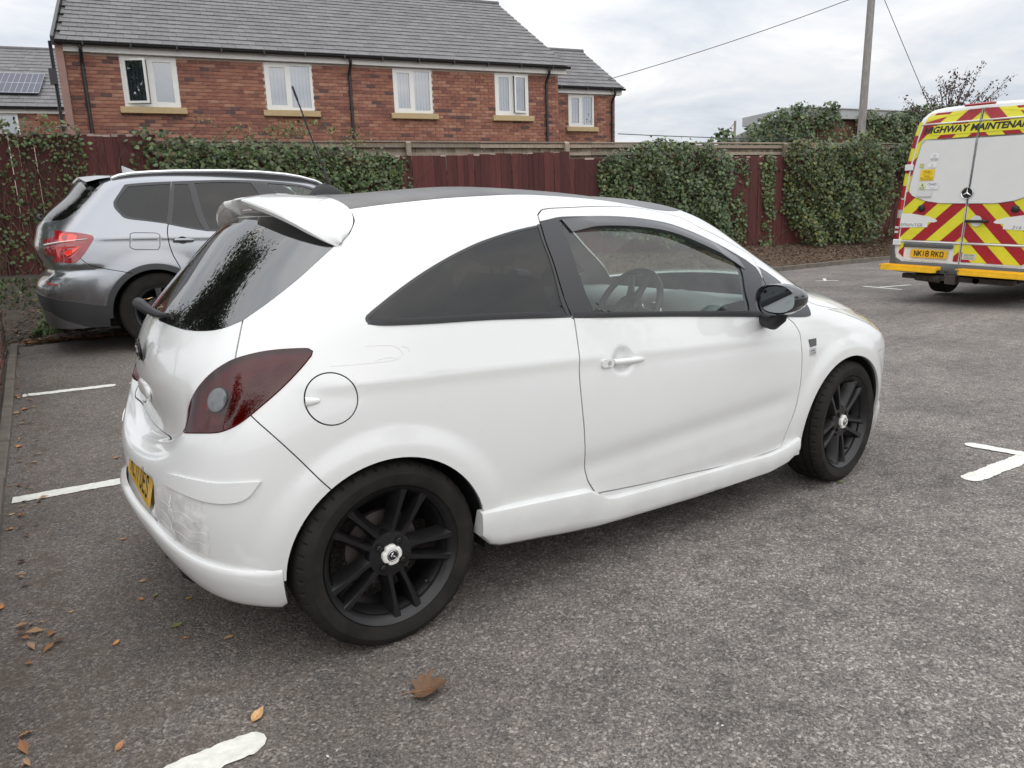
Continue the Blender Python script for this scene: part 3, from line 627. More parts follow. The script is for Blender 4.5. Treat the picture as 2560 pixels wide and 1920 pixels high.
def roof(o, P, s0, s1, ze, zr, de, dr, tw=.30, rows=None, limit=300, rnd=2, stuff_all=False, verge=True):
    """tiled slope from the eave (de, ze) up to the ridge (dr, zr)"""
    r = random.Random(rnd); L = math.hypot(dr-de, zr-ze); al = math.atan2(zr-ze, dr-de); rows = rows or round(L/.30); g = L/rows
    slab = MB(); V = [local(o, P, s, z, d) for s in (s0-.01, s1+.01) for d, z in ((de, ze-.02), (dr, zr-.02), (2*dr-de, ze-.02))]; slab.add(V, [(0, 1, 4, 3), (1, 2, 5, 4), (0, 3, 5, 2), (0, 2, 1), (3, 4, 5)]); slab.build('roof', TILE[2], o)
    t = MB(); t.box((0, -.5*(g+.02)+.5*(g+.02), 0), (tw-.006, g+.03, .016)); 
    # tile tilted: its lower edge sits proud on the course below
    ms = []
    for m_ in TILE: me_ = t.mesh('roof_tile'); me_.materials.append(m_); ms.append(me_)
    n = 0; rest = MB(); nt_ = int((s1-s0)/tw)+1; al2 = al-math.atan2(.018, g)
    R_ = Matrix.Rotation(P.a, 4, 'Z')@Matrix.Rotation(al2, 4, 'X'); eul = R_.to_euler()
    order = sorted([(i, j) for j in range(rows) for i in range(nt_)], key=lambda q: q[0]*tw+q[1]*.9)
    for i, j in order:
        s = s0+(i+.5*(j % 2))*tw+tw*.25; lo, hi = max(s0, s-tw/2), min(s1, s+tw/2)
        if hi-lo < .05: continue
        cs = (lo+hi)/2; a = (j+.5)*g; d = de+a*math.cos(al)-.012*math.sin(al); z = ze+a*math.sin(al)+.012*math.cos(al)+r.uniform(-.002, .002); mi = r.choices((0, 1, 2), (5, 3, 2))[0]; sc_ = (hi-lo-.005)/(tw-.006)
        if n < limit and not stuff_all: x = inst('roof_tile', ms[mi], o, local(o, P, cs, z, d), eul); x.scale = (sc_, 1, 1); n += 1
        else:
            base = Matrix.Translation(local(o, P, cs, z, d))@R_@Matrix.Diagonal((sc_, 1, 1, 1)); rest.add([base@Vector(p) for p in t.v], t.f, mi)
    if rest.v: tag(rest.build('roof_tile', TILE, o), kind='stuff')
    b = MB(); b.tube([local(o, P, s, zr+.01, dr) for s in np.linspace(s0-.02, s1+.02, 9)], .075, 10); b.build('ridge', TILE[2], o, smooth=True)
def gutter(o, P, s0, s1, z, d):
    b = MB(); n = 8; V = []
    for s in (s0, s1):
        for rr in (.058, .052):
            for k in range(n+1): a = math.pi+math.pi*k/n; V.append(local(o, P, s, z+rr*math.sin(a), d+rr*math.cos(a)))
    m_ = n+1; F = [(k, k+1, 2*m_+k+1, 2*m_+k) for k in range(n)]+[(m_+k+1, m_+k, 3*m_+k, 3*m_+k+1) for k in range(n)]+[(k+1, k, m_+k, m_+k+1) for k in range(n)]+[(2*m_+k, 2*m_+k+1, 3*m_+k+1, 3*m_+k) for k in range(n)]
    b.add(V, F); 
    s = s0+.5
    while s < s1: b.v += []; q = MB(); q.box((s, 0, z-.03), (.03, .135, .075)); b.add([local(o, P, p[0], p[2], d+p[1]) for p in q.v], q.f); s += .9
    b.build('gutter', GUT, o)
    q = MB(); q.box(((s0+s1)/2, .115, z-.085), (s1-s0-.12, .025, .16)); q.box(((s0+s1)/2, .20, z-.155), (s1-s0-.12, .18, .02)); q.v = [local(o, P, p[0], p[2], d+p[1]) for p in q.v]; q.build('fascia', UPVC, o)
def downpipe(o, P, s, zt, zb, d, dg):
    b = MB(); b.tube([local(o, P, s, zt, dg), local(o, P, s, zt-.10, dg), local(o, P, s, zt-.16, dg+.02), local(o, P, s-.02, zt-.33, d-.05), local(o, P, s-.02, zt-.42, d-.05), local(o, P, s-.02, zb, d-.05)], .036, 10)
    for z in (zt-.45, zt-1.1): b.tube([local(o, P, s-.02, z, d-.05), local(o, P, s-.02, z-.05, d-.05)], .046, 10)
    b.build('downpipe', GUT, o, smooth=True, sharp=50)
h1 = tag(empty('brick_house', HP(5, .3, 2)), 'long orange-brick house with grey tiled roof and four upper windows', 'house')
wins = [(.707, 1.82, 4.07, 5.105), (3.66, 4.73, 4.07, 5.105), (6.66, 7.64, 4.07, 5.105), (9.33, 10.27, 4.07, 5.105)]
brick_wall(h1, HP, -.31, 11.14, 3.165, 5.115, 0, wins)
for w_, op, bl in zip(wins, ('left', 'left_only', 'none', 'right'), ('grey', 'white', 'white', 'white')): window(h1, HP, *w_, 0, open_side=op if op in ('left', 'right') else None, blind=bl)
roof(h1, HP, -.43, 11.36, 5.305, 8.05, -.20, 4.65); gutter(h1, HP, -.42, 11.40, 5.285, -.215)
for s_ in (.02, 5.62, 10.80): downpipe(h1, HP, s_, 5.26, .4, 0, -.21)
b = MB(); b.box((-.38, -.02, 2.75), (.14, .25, 5.1)); b.v = [local(h1, HP, p[0], p[2], p[1]) for p in b.v]; b.build('corner_pier', M('pink_render_wall', (.30, .185, .155), rough=.9, var=.1, vscale=6), h1)
b = MB(); b.add([local(h1, HP, s, z, d) for s, z, d in ((-.50, 5.2, -.22), (-.44, 5.2, -.22), (-.44, 8.1, 4.65), (-.50, 8.1, 4.65), (-.50, 5.38, -.22), (-.44, 5.38, -.22), (-.44, 8.28, 4.65), (-.50, 8.28, 4.65))], [(0, 1, 2, 3), (4, 7, 6, 5), (0, 4, 5, 1), (3, 2, 6, 7), (0, 3, 7, 4), (1, 5, 6, 2)]); b.build('verge_board', GUT, h1)
b = MB(); b.tube([local(h1, HP, -.53, 5.3, -.1), local(h1, HP, -.53, .4, -.1)], .035, 8); b.box(local(h1, HP, -.56, 4.6, -.12), (.14, .14, .3)); b.build('waste_pipe', GUT, h1)
h2 = tag(empty('brick_house', HP(13, .3, 4)), 'lower orange-brick end block with one upper window at the right of the long house', 'house')
brick_wall(h2, HP, 11.16, 14.62, 3.165, 5.18, 3.0, [(12.96, 13.86, 4.21, 5.17)], limit=0, rnd=4)
window(h2, HP, 12.96, 13.86, 4.21, 5.17, 3.0, None, 'white'); roof(h2, HP, 11.16, 14.85, 5.37, 7.02, 2.80, 5.60, rnd=5); gutter(h2, HP, 11.2, 14.88, 5.35, 2.79); downpipe(h2, HP, 14.52, 5.32, .4, 3.0, 2.79)
h3P = Plane((-.40, 27.31), -32)
h3P = Plane((.45, 26.75), -14)
h3 = tag(empty('brick_house', h3P(-2, .3, 2)), 'far house behind the fence at the left edge with solar panel on its roof', 'house')
brick_wall(h3, h3P, -6.0, 1.6, 4.35, 5.35, 0, [(-2.2, -.42, 4.4, 5.28)], limit=0, rnd=6); window(h3, h3P, -2.2, -.42, 3.9, 5.28, 0, None, None, False)
roof(h3, h3P, -6.0, 1.75, 5.46, 8.1, -.2, 4.3, limit=300, rnd=7); gutter(h3, h3P, -6, 1.78, 5.44, -.21)
al_ = math.atan2(8.1-5.46, 4.5); sp = MB(); PV = M('solar_cells', (.045, .047, .075), rough=.45); PVL = M('solar_busbar', (.45, .46, .48), rough=.4)
def slope(s, a, off): return local(h3, h3P, s, 5.46+a*math.sin(al_)+off*math.cos(al_), -.2+a*math.cos(al_)-off*math.sin(al_))
def slab_on(s0, s1, a0, a1, o0, o1): b = MB(); b.add([slope(s, a, o) for s in (s0, s1) for a in (a0, a1) for o in (o0, o1)], [(0, 1, 3, 2), (4, 6, 7, 5), (0, 4, 5, 1), (2, 3, 7, 6), (0, 2, 6, 4), (1, 5, 7, 3)]); return b
sv = obj('solar_panel', slab_on(-4.6, .18, .85, 2.55, .08, .12).mesh('solar_panel'), PV, h3)
for i in range(29): slab_on(-4.6+i*.171-.004, -4.6+i*.171+.004, .85, 2.55, .120, .123).build('cell_line', PVL, sv)
for a in (.86, 1.69, 2.54): slab_on(-4.6, .18, a-.010, a+.010, .120, .1245).build('cell_line', PVL, sv)
b = MB(); b.box(h3P(2.6, 6.9, 5), (2.4, 3, 2.6), rz=h3P.a); 
b.v = [(p[0]-h3.location.x, p[1]-h3.location.y, p[2]-h3.location.z) for p in b.v]; b.build('rear_wing', TILE[1], h3)
# ------------------------------------------------------------------ foliage
def leafmat(name, c, c2, rough=.45, spec=.5):
    m = bpy.data.materials.new(name); m.use_nodes = True; t = m.node_tree; p = t.nodes['Principled BSDF']; c_ = t.nodes.new('ShaderNodeTexCoord'); n = t.nodes.new('ShaderNodeTexNoise'); n.inputs['Scale'].default_value = 3.3; n.inputs['Detail'].default_value = 6; n.inputs['Roughness'].default_value = .8
    t.links.new(c_.outputs['Object'], n.inputs['Vector']); r = t.nodes.new('ShaderNodeValToRGB'); r.color_ramp.elements[0].position = .36; r.color_ramp.elements[1].position = .66; r.color_ramp.elements[0].color = (*c, 1); r.color_ramp.elements[1].color = (*c2, 1)
    t.links.new(n.outputs['Fac'], r.inputs[0]); t.links.new(r.outputs[0], p.inputs['Base Color']); p.inputs['Roughness'].default_value = rough; p.inputs['Specular IOR Level'].default_value = spec; return m
IVY = [leafmat('ivy_dark', (.022, .038, .012), (.055, .085, .026)), leafmat('ivy_mid', (.045, .070, .023), (.10, .145, .048)), leafmat('ivy_light', (.065, .10, .030), (.15, .21, .065)), leafmat('ivy_dry', (.085, .055, .028), (.17, .12, .055), .8)]
TWIG = M('ivy_stem', (.115, .080, .055), rough=.9, var=.3, vscale=30)
LEAF5 = [(0, -.1), (.30, -.26), (.50, -.02), (.74, .16), (.50, .36), (.46, .62), (.22, .66), (0, 1.0), (-.22, .66), (-.46, .62), (-.50, .36), (-.74, .16), (-.50, -.02), (-.30, -.26)]
def leaf_mesh(kind='ivy'):
    if kind == 'ivy': V = [(x, y-.2, -.16*abs(x)-.10*max(0, y-.3)**2) for x, y in LEAF5]+[(0, .15, .07)]; n = 14; F = [(i, (i+1) % n, n) for i in range(n)]; return V, F
    V = [(0, -.5, 0), (.32, -.05, -.06), (.22, .4, -.08), (0, .75, -.14), (-.22, .4, -.08), (-.32, -.05, -.06), (0, .1, .05)]; return V, [(i, (i+1) % 6, 6) for i in range(6)]
def rot_to(n, spin, r):
    n = n/np.linalg.norm(n); up = np.array([0, 0, -1.]) ; t = up-n*np.dot(up, n); t /= np.linalg.norm(t)+1e-9; s = np.cross(t, n); a = spin; return np.stack([s*math.cos(a)+t*math.sin(a), t*math.cos(a)-s*math.sin(a), n], 1)
def leaves_np(pts, nrm, size, mats, weights, kind='ivy', seed=1, spin=.6, tilt=.5, szvar=.5):
    """thousands of separate leaves in one mesh"""
    r = np.random.default_rng(seed); V0, F0 = leaf_mesh(kind); V0 = np.array(V0); F0 = np.array(F0); n = len(pts); VV = np.empty((n, len(V0), 3)); mi = r.choice(len(weights), n, p=np.array(weights)/sum(weights))
    for i in range(n):
        q = nrm[i]+r.normal(0, tilt, 3); R_ = rot_to(q, r.normal(0, spin), r); VV[i] = pts[i]+(V0*size*(1+r.uniform(-szvar, szvar)))@R_.T
    F = (F0[None]+(np.arange(n)*len(V0))[:, None, None]).reshape(-1, 3); me = bpy.data.meshes.new('leaves'); me.vertices.add(n*len(V0)); me.vertices.foreach_set('co', VV.reshape(-1)); me.loops.add(len(F)*3); me.loops.foreach_set('vertex_index', F.reshape(-1)); me.polygons.add(len(F)); me.polygons.foreach_set('loop_start', np.arange(0, len(F)*3, 3)); me.polygons.foreach_set('loop_total', np.full(len(F), 3)); me.polygons.foreach_set('material_index', np.repeat(mi, len(F0)))
    for m_ in mats: me.materials.append(m_)
    me.update(); me.validate(); return me
def n3(x, y, s): return math.sin(x*1.7*s+1.3)*math.cos(y*2.1*s+.7)+.5*math.sin(x*4.3*s+y*3.1*s)+.35*math.cos(x*7.9*s-y*6.7*s+2)
def ivy(P, s0, s1, topf, botf, depthf, dens, size, weights, label, name='ivy', cat='ivy', seed=1, sparse=None, mats=None, near=0, kind='ivy', stems=0, group=None):
    """a climbing sheet: leaves through the thickness of the growth, dark inside, lit outside by the sky"""
    r = np.random.default_rng(seed); o = tag(empty(name, P((s0+s1)/2, max(.3, botf((s0+s1)/2)), -.05)), label, cat, group); L = np.array(o.location); pts = []; nr = []; area = 0; H = max(topf(s) for s in np.linspace(s0, s1, 20))
    lo = min(botf(s) for s in np.linspace(s0, s1, 20)); n = int((s1-s0)*(H-lo)*dens); nn = np.array([P.n[0], P.n[1], 0])
    for _ in range(n):
        s, z = r.uniform(s0, s1), r.uniform(lo, H); tz, bz = topf(s)+.05*n3(s*2, z, 2), botf(s)+.08*n3(s*2.3, z, 2)
        if z > tz or z < bz: continue
        if sparse and r.random() > sparse(s, z): continue
        dp = depthf(s, z)*(1+.35*n3(s, z, 1.6)); q = r.random()**.55; p = np.array(P(s+r.normal(0, .05)*(r.random() < .25), z+(r.normal(0, .07) if r.random() < .2 else 0), -dp*q*(1.5 if r.random() < .04 else 1)-.01)); e = min(1, (tz-z)/.25); nv = -nn*(.6+.5*e)+np.array([0, 0, .55*(1-e)+.25])+np.array([P.t[0], P.t[1], 0])*r.normal(0, .25); pts.append(p-L); nr.append(nv)
    pts = np.array(pts); nr = np.array(nr); mats = mats or IVY
    if near and len(pts) > near:
        d = np.linalg.norm(pts+L-CAM, axis=1)+r.uniform(0, .5, len(pts)); idx = np.argsort(d)[:near]; V0, F0 = leaf_mesh(kind); ms = []
        for m_ in mats: me_ = mesh('leaf', [tuple(np.array(v)*size) for v in V0], F0); me_.materials.append(m_); ms.append(me_)
        for i in idx:
            R_ = rot_to(nr[i]+r.normal(0, .4, 3), r.normal(0, .6), r); x = bpy.data.objects.new('leaf', ms[r.choice(len(weights), p=np.array(weights)/sum(weights))]); COL.objects.link(x); x.parent = o; x.matrix_local = Matrix.Translation(pts[i])@Matrix(R_.tolist()).to_4x4()@Matrix.Scale(float(r.uniform(.7, 1.3)), 4)
        keep = np.ones(len(pts), bool); keep[idx] = False; pts, nr = pts[keep], nr[keep]
    tag(obj('leaves', leaves_np(pts, nr, size, mats, weights, kind, seed+50), None, o), kind='stuff')
    if stems:
        b = MB()
        for k in range(stems):
            s = r.uniform(s0, s1); z = botf(s)-.1; q = []; dx = r.normal(0, .10)
            while z < topf(s)-.1 and len(q) < 30: q.append(np.array(P(s, z, -.03-.02*math.sin(z*5+k)))-L); z += r.uniform(.07, .15); dx = dx*.8+r.normal(0, .035); s += dx
            if len(q) > 3: b.tube(q, [.009*(1-.75*i/len(q)) for i in range(len(q))], 5)
        b.build('stem', TWIG, o, smooth=True)
    return o
def lerp(tab): xs_, ys_ = zip(*tab); return lambda s: float(np.interp(s, xs_, ys_))
# left: thin ivy with bare stems over the red boards
ivy(FP, -18.6, -15.95, lerp([(-18.6, 3.55), (-17.5, 3.48), (-16.9, 3.50), (-16.2, 3.42), (-15.95, 3.3)]), lambda s: .55, lambda s, z: .10+.05*(z > 3.0), 330, .047, (.22, .42, .24, .12), 'thin straggling ivy with bare brown stems on the red fence at the far left', seed=21,
    sparse=lambda s, z: (.30+.45*(z > 3.05)+.28*(n3(s, z, 2.1) > .25)+(.35 if s > -16.4 and z > 1.6 else 0))*(1 if z > .9 else .6), near=290, stems=60)
ivy(FP, -15.25, -14.2, lerp([(-15.25, 3.2), (-14.95, 3.46), (-14.5, 3.40), (-14.2, 3.2)]), lerp([(-15.25, 2.3), (-14.7, 2.0), (-14.2, 1.8)]), lambda s, z: .14, 420, .058, (.25, .45, .25, .05), 'ivy clump at the step where the red fence drops', seed=22, sparse=lambda s, z: .75 if s > -14.95 else .18, stems=6)
ivy(FP, -14.45, -9.75, lerp([(-14.45, 3.25), (-13.6, 3.17), (-12.4, 3.13), (-11.6, 3.10), (-10.9, 3.02), (-10.2, 2.93), (-9.75, 2.80)]), lerp([(-14.45, 1.5), (-11.2, 1.5), (-10.3, 1.7), (-9.75, 2.2)]), lambda s, z: .30*min(1, (-9.6-s)/1.2), 760, .055, (.30, .45, .20, .05), 'long dense ivy bank along the red fence behind the grey car', seed=23, stems=10)
ivy(FP, -9.75, -9.52, lambda s: 2.95, lambda s: 1.6, lambda s, z: .05, 190, .050, (.3, .4, .2, .1), 'narrow strand of ivy trailing down the red fence beside the long ivy bank', seed=24, stems=2)
ivy(FP, -4.85, -1.05, lerp([(-4.85, 2.72), (-4.5, 2.93), (-3.7, 3.16), (-3.2, 3.28), (-2.8, 3.17), (-2.0, 3.14), (-1.5, 3.03), (-1.05, 2.85)]), lerp([(-4.85, 1.0), (-1.8, .45), (-1.05, .8)]), lambda s, z: .42*min(1, (s+4.95)/.5)*min(1, (-1.0-s)/.35+.2), 820, .056, (.42, .43, .12, .03), 'big dark green ivy hedge hanging over the red fence, left of the two', seed=25, stems=6)
ivy(FP, -1.1, -.45, lerp([(-1.1, 2.4), (-.8, 2.8), (-.45, 2.8)]), lambda s: .5, lambda s, z: .08, 480, .056, (.3, .45, .2, .05), 'patchy ivy strand on red boards right beside the dark hedge', seed=26, sparse=lambda s, z: .75 if n3(s*1.3, z, 1.4) > -.35 else .10, stems=4)
ivy(FP, .02, .42, lerp([(.02, 2.8), (.42, 2.9)]), lambda s: .42, lambda s, z: .09, 560, .058, (.15, .45, .36, .04), 'light green ivy column climbing a single red board between the two hedges', seed=27, sparse=lambda s, z: .9 if n3(s, z*1.2, 1) > -.6 else .25, stems=3)
ivy(FP, .72, 4.45, lerp([(.72, 3.0), (.95, 3.28), (1.6, 3.25), (2.2, 3.10), (2.7, 3.28), (3.2, 3.52), (3.6, 3.35), (3.85, 2.95), (4.45, 2.62)]), lerp([(.72, 1.4), (1.2, .5), (3.4, .45), (4.0, 1.1), (4.45, 2.0)]), lambda s, z: .50*min(1, (s-.6)/.5)*min(1, (4.5-s)/.5+.15), 820, .056, (.36, .40, .22, .02), 'large ivy hedge with yellowish flowering tops next to the van', seed=28, stems=6, mats=[IVY[0], IVY[1], leafmat('ivy_flower', (.075, .085, .020), (.20, .20, .05), .7), IVY[3]])
ivy(FP, 4.3, 7.6, lerp([(4.3, 3.15), (5.0, 3.4), (7.6, 3.5)]), lerp([(4.3, 2.5), (5.0, 2.3), (7.6, 2.0)]), lambda s, z: .35, 520, .062, (.42, .42, .12, .04), 'dark ivy draped over the fence top just behind the van', seed=29, stems=4)
ivy(FP, 3.9, 5.0, lambda s: 2.3, lambda s: .5, lambda s, z: .10, 260, .055, (.2, .25, .1, .45), 'half-withered ivy shoots on the red fence close to the van lamps', seed=30, sparse=lambda s, z: .55 if n3(s, z, 2) > .1 else .08, stems=12)
# over the low wall at the extreme left
lw = Plane((-1.16, 3.8), 92.4)
ivy(lw, -1.2, 3.4, lerp([(-1.2, .9), (.3, 1.35), (1.6, 1.65), (3.4, 1.9)]), lambda s: .80, lambda s, z: .10, 420, .050, (.35, .42, .2, .03), 'dark ivy spilling over the low brick wall at the left edge', seed=31, stems=8)
# bramble sprays in front of the brick house
BR = [leafmat('bramble_green', (.06, .09, .022), (.17, .22, .06)), leafmat('bramble_olive', (.10, .09, .03), (.22, .19, .06), .7), leafmat('bramble_rust', (.14, .06, .035), (.24, .12, .06), .8)]
def bramble(s0, z0, arcs, label, seed, lf=.060):
    r = random.Random(seed); o = tag(empty('bramble', FP(s0, z0, .05)), label, 'bramble'); L = np.array(o.location); b = MB(); pts = []; nr = []
    for (ds, h, reach, nl) in arcs:
        q = []
        for i in range(14): t = i/13; q.append(np.array(FP(s0+ds+reach*t**1.3, z0+h*math.sin(min(1.0, t*.8)*math.pi*.62)-.05*t, .05-.15*t))-L+np.array([r.uniform(-.012, .012) for _ in range(3)]))
        b.tube(q, [.007*(1-.7*i/13) for i in range(14)], 5)
        for _ in range(nl): i = r.randrange(4, 14); pts.append(q[i]+np.array([r.uniform(-.09, .09), r.uniform(-.06, .06), r.uniform(-.07, .09)])); nr.append(np.array([r.uniform(-.5, .5), -1, r.uniform(-.2, .9)]))
    b.build('stem', TWIG, o, smooth=True); tag(obj('leaves', leaves_np(np.array(pts), np.array(nr), lf, BR, (.6, .25, .15), 'plain', seed), None, o), kind='stuff')
bramble(-13.5, 3.1, [(0, .42, .55, 22), (.1, .50, -.35, 16), (.3, .35, .9, 26), (-.5, .55, .15, 8), (-.2, .3, .5, 14)], 'brown dead bramble stems rising above the ivy under the first window', 41, .045)
bramble(-12.75, 3.05, [(0, .50, .8, 34), (.2, .55, 1.1, 40), (.1, .42, 1.4, 34), (0, .35, -.4, 16), (.5, .4, .6, 20)], 'arching green bramble sprays between the first and second windows', 42)
bramble(-11.05, 2.95, [(0, .48, .42, 30), (.05, .38, .6, 22), (-.05, .42, -.2, 16), (.1, .25, .35, 14)], 'small green bramble shoot against the brick beside the middle downpipe', 43, .05)
bramble(-16.7, 3.3, [(0, .35, .1, 14), (-.7, .28, .15, 12), (.05, .25, .3, 10)], 'bright green shoots on the fence top at the far left', 44, .075)
# ------------------------------------------------------------------ ivy-clad building behind the fence on the right
GREYCLAD = M('grey_cladding', (.36, .37, .37), rough=.6, var=.06, vscale=2); OBR = M('old_brick', (.20, .10, .07), rough=.95, var=.3, vscale=20)
ob = tag(empty('outbuilding', BP(4, .3, 2)), 'flat grey-roofed brick outbuilding mostly buried in ivy behind the fence', 'outbuilding')
b = MB(); b.box((5.0, 1.5, 2.4), (7.2, 2.6, 4.8)); b.v = [local(ob, BP, p[0], p[2], p[1]) for p in b.v]; b.build('wall', OBR, ob)
b = MB(); b.box((5.0, 1.4, 5.07), (7.4, 3.0, .36)); b.v = [local(ob, BP, p[0], p[2]+.0-.012*(p[0]-.2), p[1]) for p in b.v]; b.build('roof_fascia', GREYCLAD, ob)
b = MB(); b.box((5.0, -.13, 5.26), (7.44, .06, .035)); b.v = [local(ob, BP, p[0], p[2]-.012*(p[0]-.2), p[1]) for p in b.v]; b.build('roof_trim', M('pale_trim', (.5, .5, .49), rough=.6), ob)
b = MB(); b.add([local(ob, BP, s, z, d) for s, z, d in ((-1.45, 2.5, .2), (1.4, 2.5, .2), (1.4, 5.15, .2), (-1.25, 4.10, .2), (-1.45, 2.5, .6), (1.4, 2.5, .6), (1.4, 5.15, .6), (-1.25, 4.10, .6))], [(0, 1, 2, 3), (4, 7, 6, 5), (3, 2, 6, 7), (0, 3, 7, 4), (1, 5, 6, 2)]); b.build('lean_to', GREYCLAD, ob)
b = MB(); b.tube([local(ob, BP, -1.28, 3.6, -.1), local(ob, BP, -1.24, 4.70, -.1)], .045, 6); b.tube([local(ob, BP, -1.24, 4.65, -.1), local(ob, BP, -1.8, 4.1, -.05)], .012, 4); b.build('prop', PALEW, ob)
def thick(P, s0, s1, topf, botf, dens, size, w, label, seed, dep=.5, sparse=None, mats=None, nm='ivy', cat='ivy', kind='ivy'): return ivy(P, s0, s1, topf, botf, lambda s, z: dep, dens, size, w, label, name=nm, cat=cat, seed=seed, sparse=sparse, mats=mats, kind=kind)
thick(BP, -1.05, 3.45, lerp([(-1.05, 4.05), (-.9, 4.45), (-.2, 4.82), (.5, 5.10), (1.2, 5.30), (1.6, 5.46), (1.85, 5.35), (1.95, 4.95), (2.1, 5.05), (2.35, 5.26), (2.9, 5.45), (3.4, 5.3), (3.45, 4.7)]), lambda s: 3.6, 330, .085, (.40, .42, .15, .03), 'ivy climbing the sloping left end of the outbuilding', 51, sparse=lambda s, z: 1 if (z > 4.45 or s < 1.9) else .45)
thick(BP, 2.2, 4.6, lambda s: 4.65, lambda s: 3.6, 170, .07, (.15, .15, .15, .55), 'reddish dry climber on the outbuilding brick left of the pole', 52, dep=.2, sparse=lambda s, z: .6 if n3(s, z, 2) > -.2 else .15)
thick(BP, 4.4, 9.4, lerp([(4.4, 5.0), (5.0, 5.2), (5.4, 4.95), (6.1, 5.1), (6.6, 5.2), (7.3, 5.4), (8.3, 5.45), (9.4, 5.5)]), lambda s: 3.6, 330, .085, (.42, .42, .13, .03), 'ivy over the right end of the outbuilding behind the pole', 53)
thick(BP, -2.6, -1.5, lerp([(-2.6, 3.95), (-2.0, 4.42), (-1.5, 4.35)]), lambda s: 3.5, 330, .085, (.5, .4, .1, 0), 'small dark bush left of the outbuilding behind the fence', 54, nm='bush', cat='bush')
thick(TP, -1.45, .9, lerp([(-1.45, 3.3), (-1.2, 3.85), (-.4, 3.95), (.4, 3.6), (.9, 3.2)]), lambda s: 2.8, 300, .065, (.35, .25, .1, .3), 'olive-brown bush behind the fence beside the van', 55, dep=.8, nm='bush', cat='bush', kind='plain')
# ------------------------------------------------------------------ trees
BARK = M('tree_bark', (.06, .048, .038), rough=.95, var=.4, vscale=14)
def tree(name, base, top_z, spread, nl, lsize, mats, w, label, seed, levels=4, trunk_r=.12, kind='plain', lean=(0, 0), first=.25, dens_clump=.35, cat='tree', fan=1.0):
    r = random.Random(seed); o = tag(empty(name, base), label, cat); b = MB(); tips = []
    H = top_z-base[2]
    def grow(p, d, ln, rad, lev):
        q = [p]; n = 6; dd = np.array(d, float)
        for i in range(n): dd = dd+np.array([r.gauss(0, .10), r.gauss(0, .10), r.gauss(.02, .05)]); dd /= np.linalg.norm(dd); q.append(q[-1]+dd*ln/n)
        b.tube(q, [rad*(1-.5*i/n) for i in range(n+1)], 7 if lev < 2 else 5)
        if lev >= 1:
            for i in range(2, n+1): tips.append((q[i], dd))
        if lev < levels:
            for k in range(r.choice((2, 3, 3)) if lev else 5):
                a = r.uniform(0, 6.28); up = r.uniform(.35, .9); e = np.array([math.cos(a)*spread, math.sin(a)*spread, up]); e = e/np.linalg.norm(e)*.75+dd*.5; e /= np.linalg.norm(e); i = r.randrange(3, n+1) if lev else r.randrange(3, n+1); grow(q[i], e, ln*r.uniform(.55, .8), rad*.5, lev+1)
    grow(np.zeros(3), np.array([lean[0], lean[1], 1.]), H*.42, trunk_r, 0); b.build('trunk', BARK, o, smooth=True)
    rr = np.random.default_rng(seed); idx = rr.integers(0, len(tips), nl); pts = np.array([tips[i][0] for i in idx])+rr.normal(0, dens_clump, (nl, 3)); pts = pts[pts[:, 2] > H*first]; nr = rr.normal(0, 1, pts.shape); nr[:, 2] = np.abs(nr[:, 2])+.3
    tag(obj('crown', leaves_np(pts, nr, lsize, mats, w, kind, seed+3), None, o), kind='stuff'); return o
RL = [leafmat('copper_leaf', (.045, .022, .022), (.10, .05, .045), .5), leafmat('dusky_leaf', (.04, .035, .022), (.09, .075, .04), .5)]
_tb = TP(.55, .3, .3); ct = tag(empty('copper_tree', _tb), 'sparse copper-leaved tree against the sky above the van', 'tree'); _L = np.array(_tb); b = MB(); rq = random.Random(61); pts = []; nr = []
b.tube([np.array(TP(.55, .3, .3))-_L, np.array(TP(.6, 2.6, .3))-_L, np.array(TP(.7, 3.6, .3))-_L], [.09, .07, .05], 8)
for (s1, z1, nl) in ((-.95, 4.25, 40), (-.45, 4.5, 60), (-.22, 4.74, 70), (.1, 4.62, 80), (.3, 4.80, 70), (.62, 4.95, 80), (.95, 4.80, 80), (1.15, 4.98, 60), (1.45, 4.98, 60), (1.68, 5.20, 60), (1.6, 4.75, 70), (2.05, 4.72, 60), (2.45, 4.86, 50), (2.68, 4.66, 40), (.3, 4.35, 120), (.9, 4.40, 120), (1.5, 4.38, 110), (-.3, 4.15, 80), (2.0, 4.35, 60)):
    s0 = .7; d0 = rq.uniform(-.3, .9); q = []
    for i in range(12): t_ = i/11; q.append(np.array(TP(s0+(s1-s0)*t_**.85+rq.uniform(-.02, .02), 3.3+(z1-3.3)*t_+.10*math.sin(math.pi*t_), .3+(d0-.3)*t_))-_L)
    b.tube(q, [.022*(1-.85*i/11) for i in range(12)], 5)
    for _ in range(nl):
        i = min(11, int(4+8*rq.random()**.8)); pts.append(q[i]+np.array([rq.gauss(0, .055), rq.gauss(0, .06), rq.gauss(-.01, .05)])); nr.append(np.array([rq.gauss(0, 1), rq.gauss(-.6, 1), rq.gauss(0, .6)]))
b.build('branches', BARK, ct, smooth=True); tag(obj('crown', leaves_np(np.array(pts), np.array(nr), .052, RL, (.75, .25), 'plain', 77), None, ct), kind='stuff')
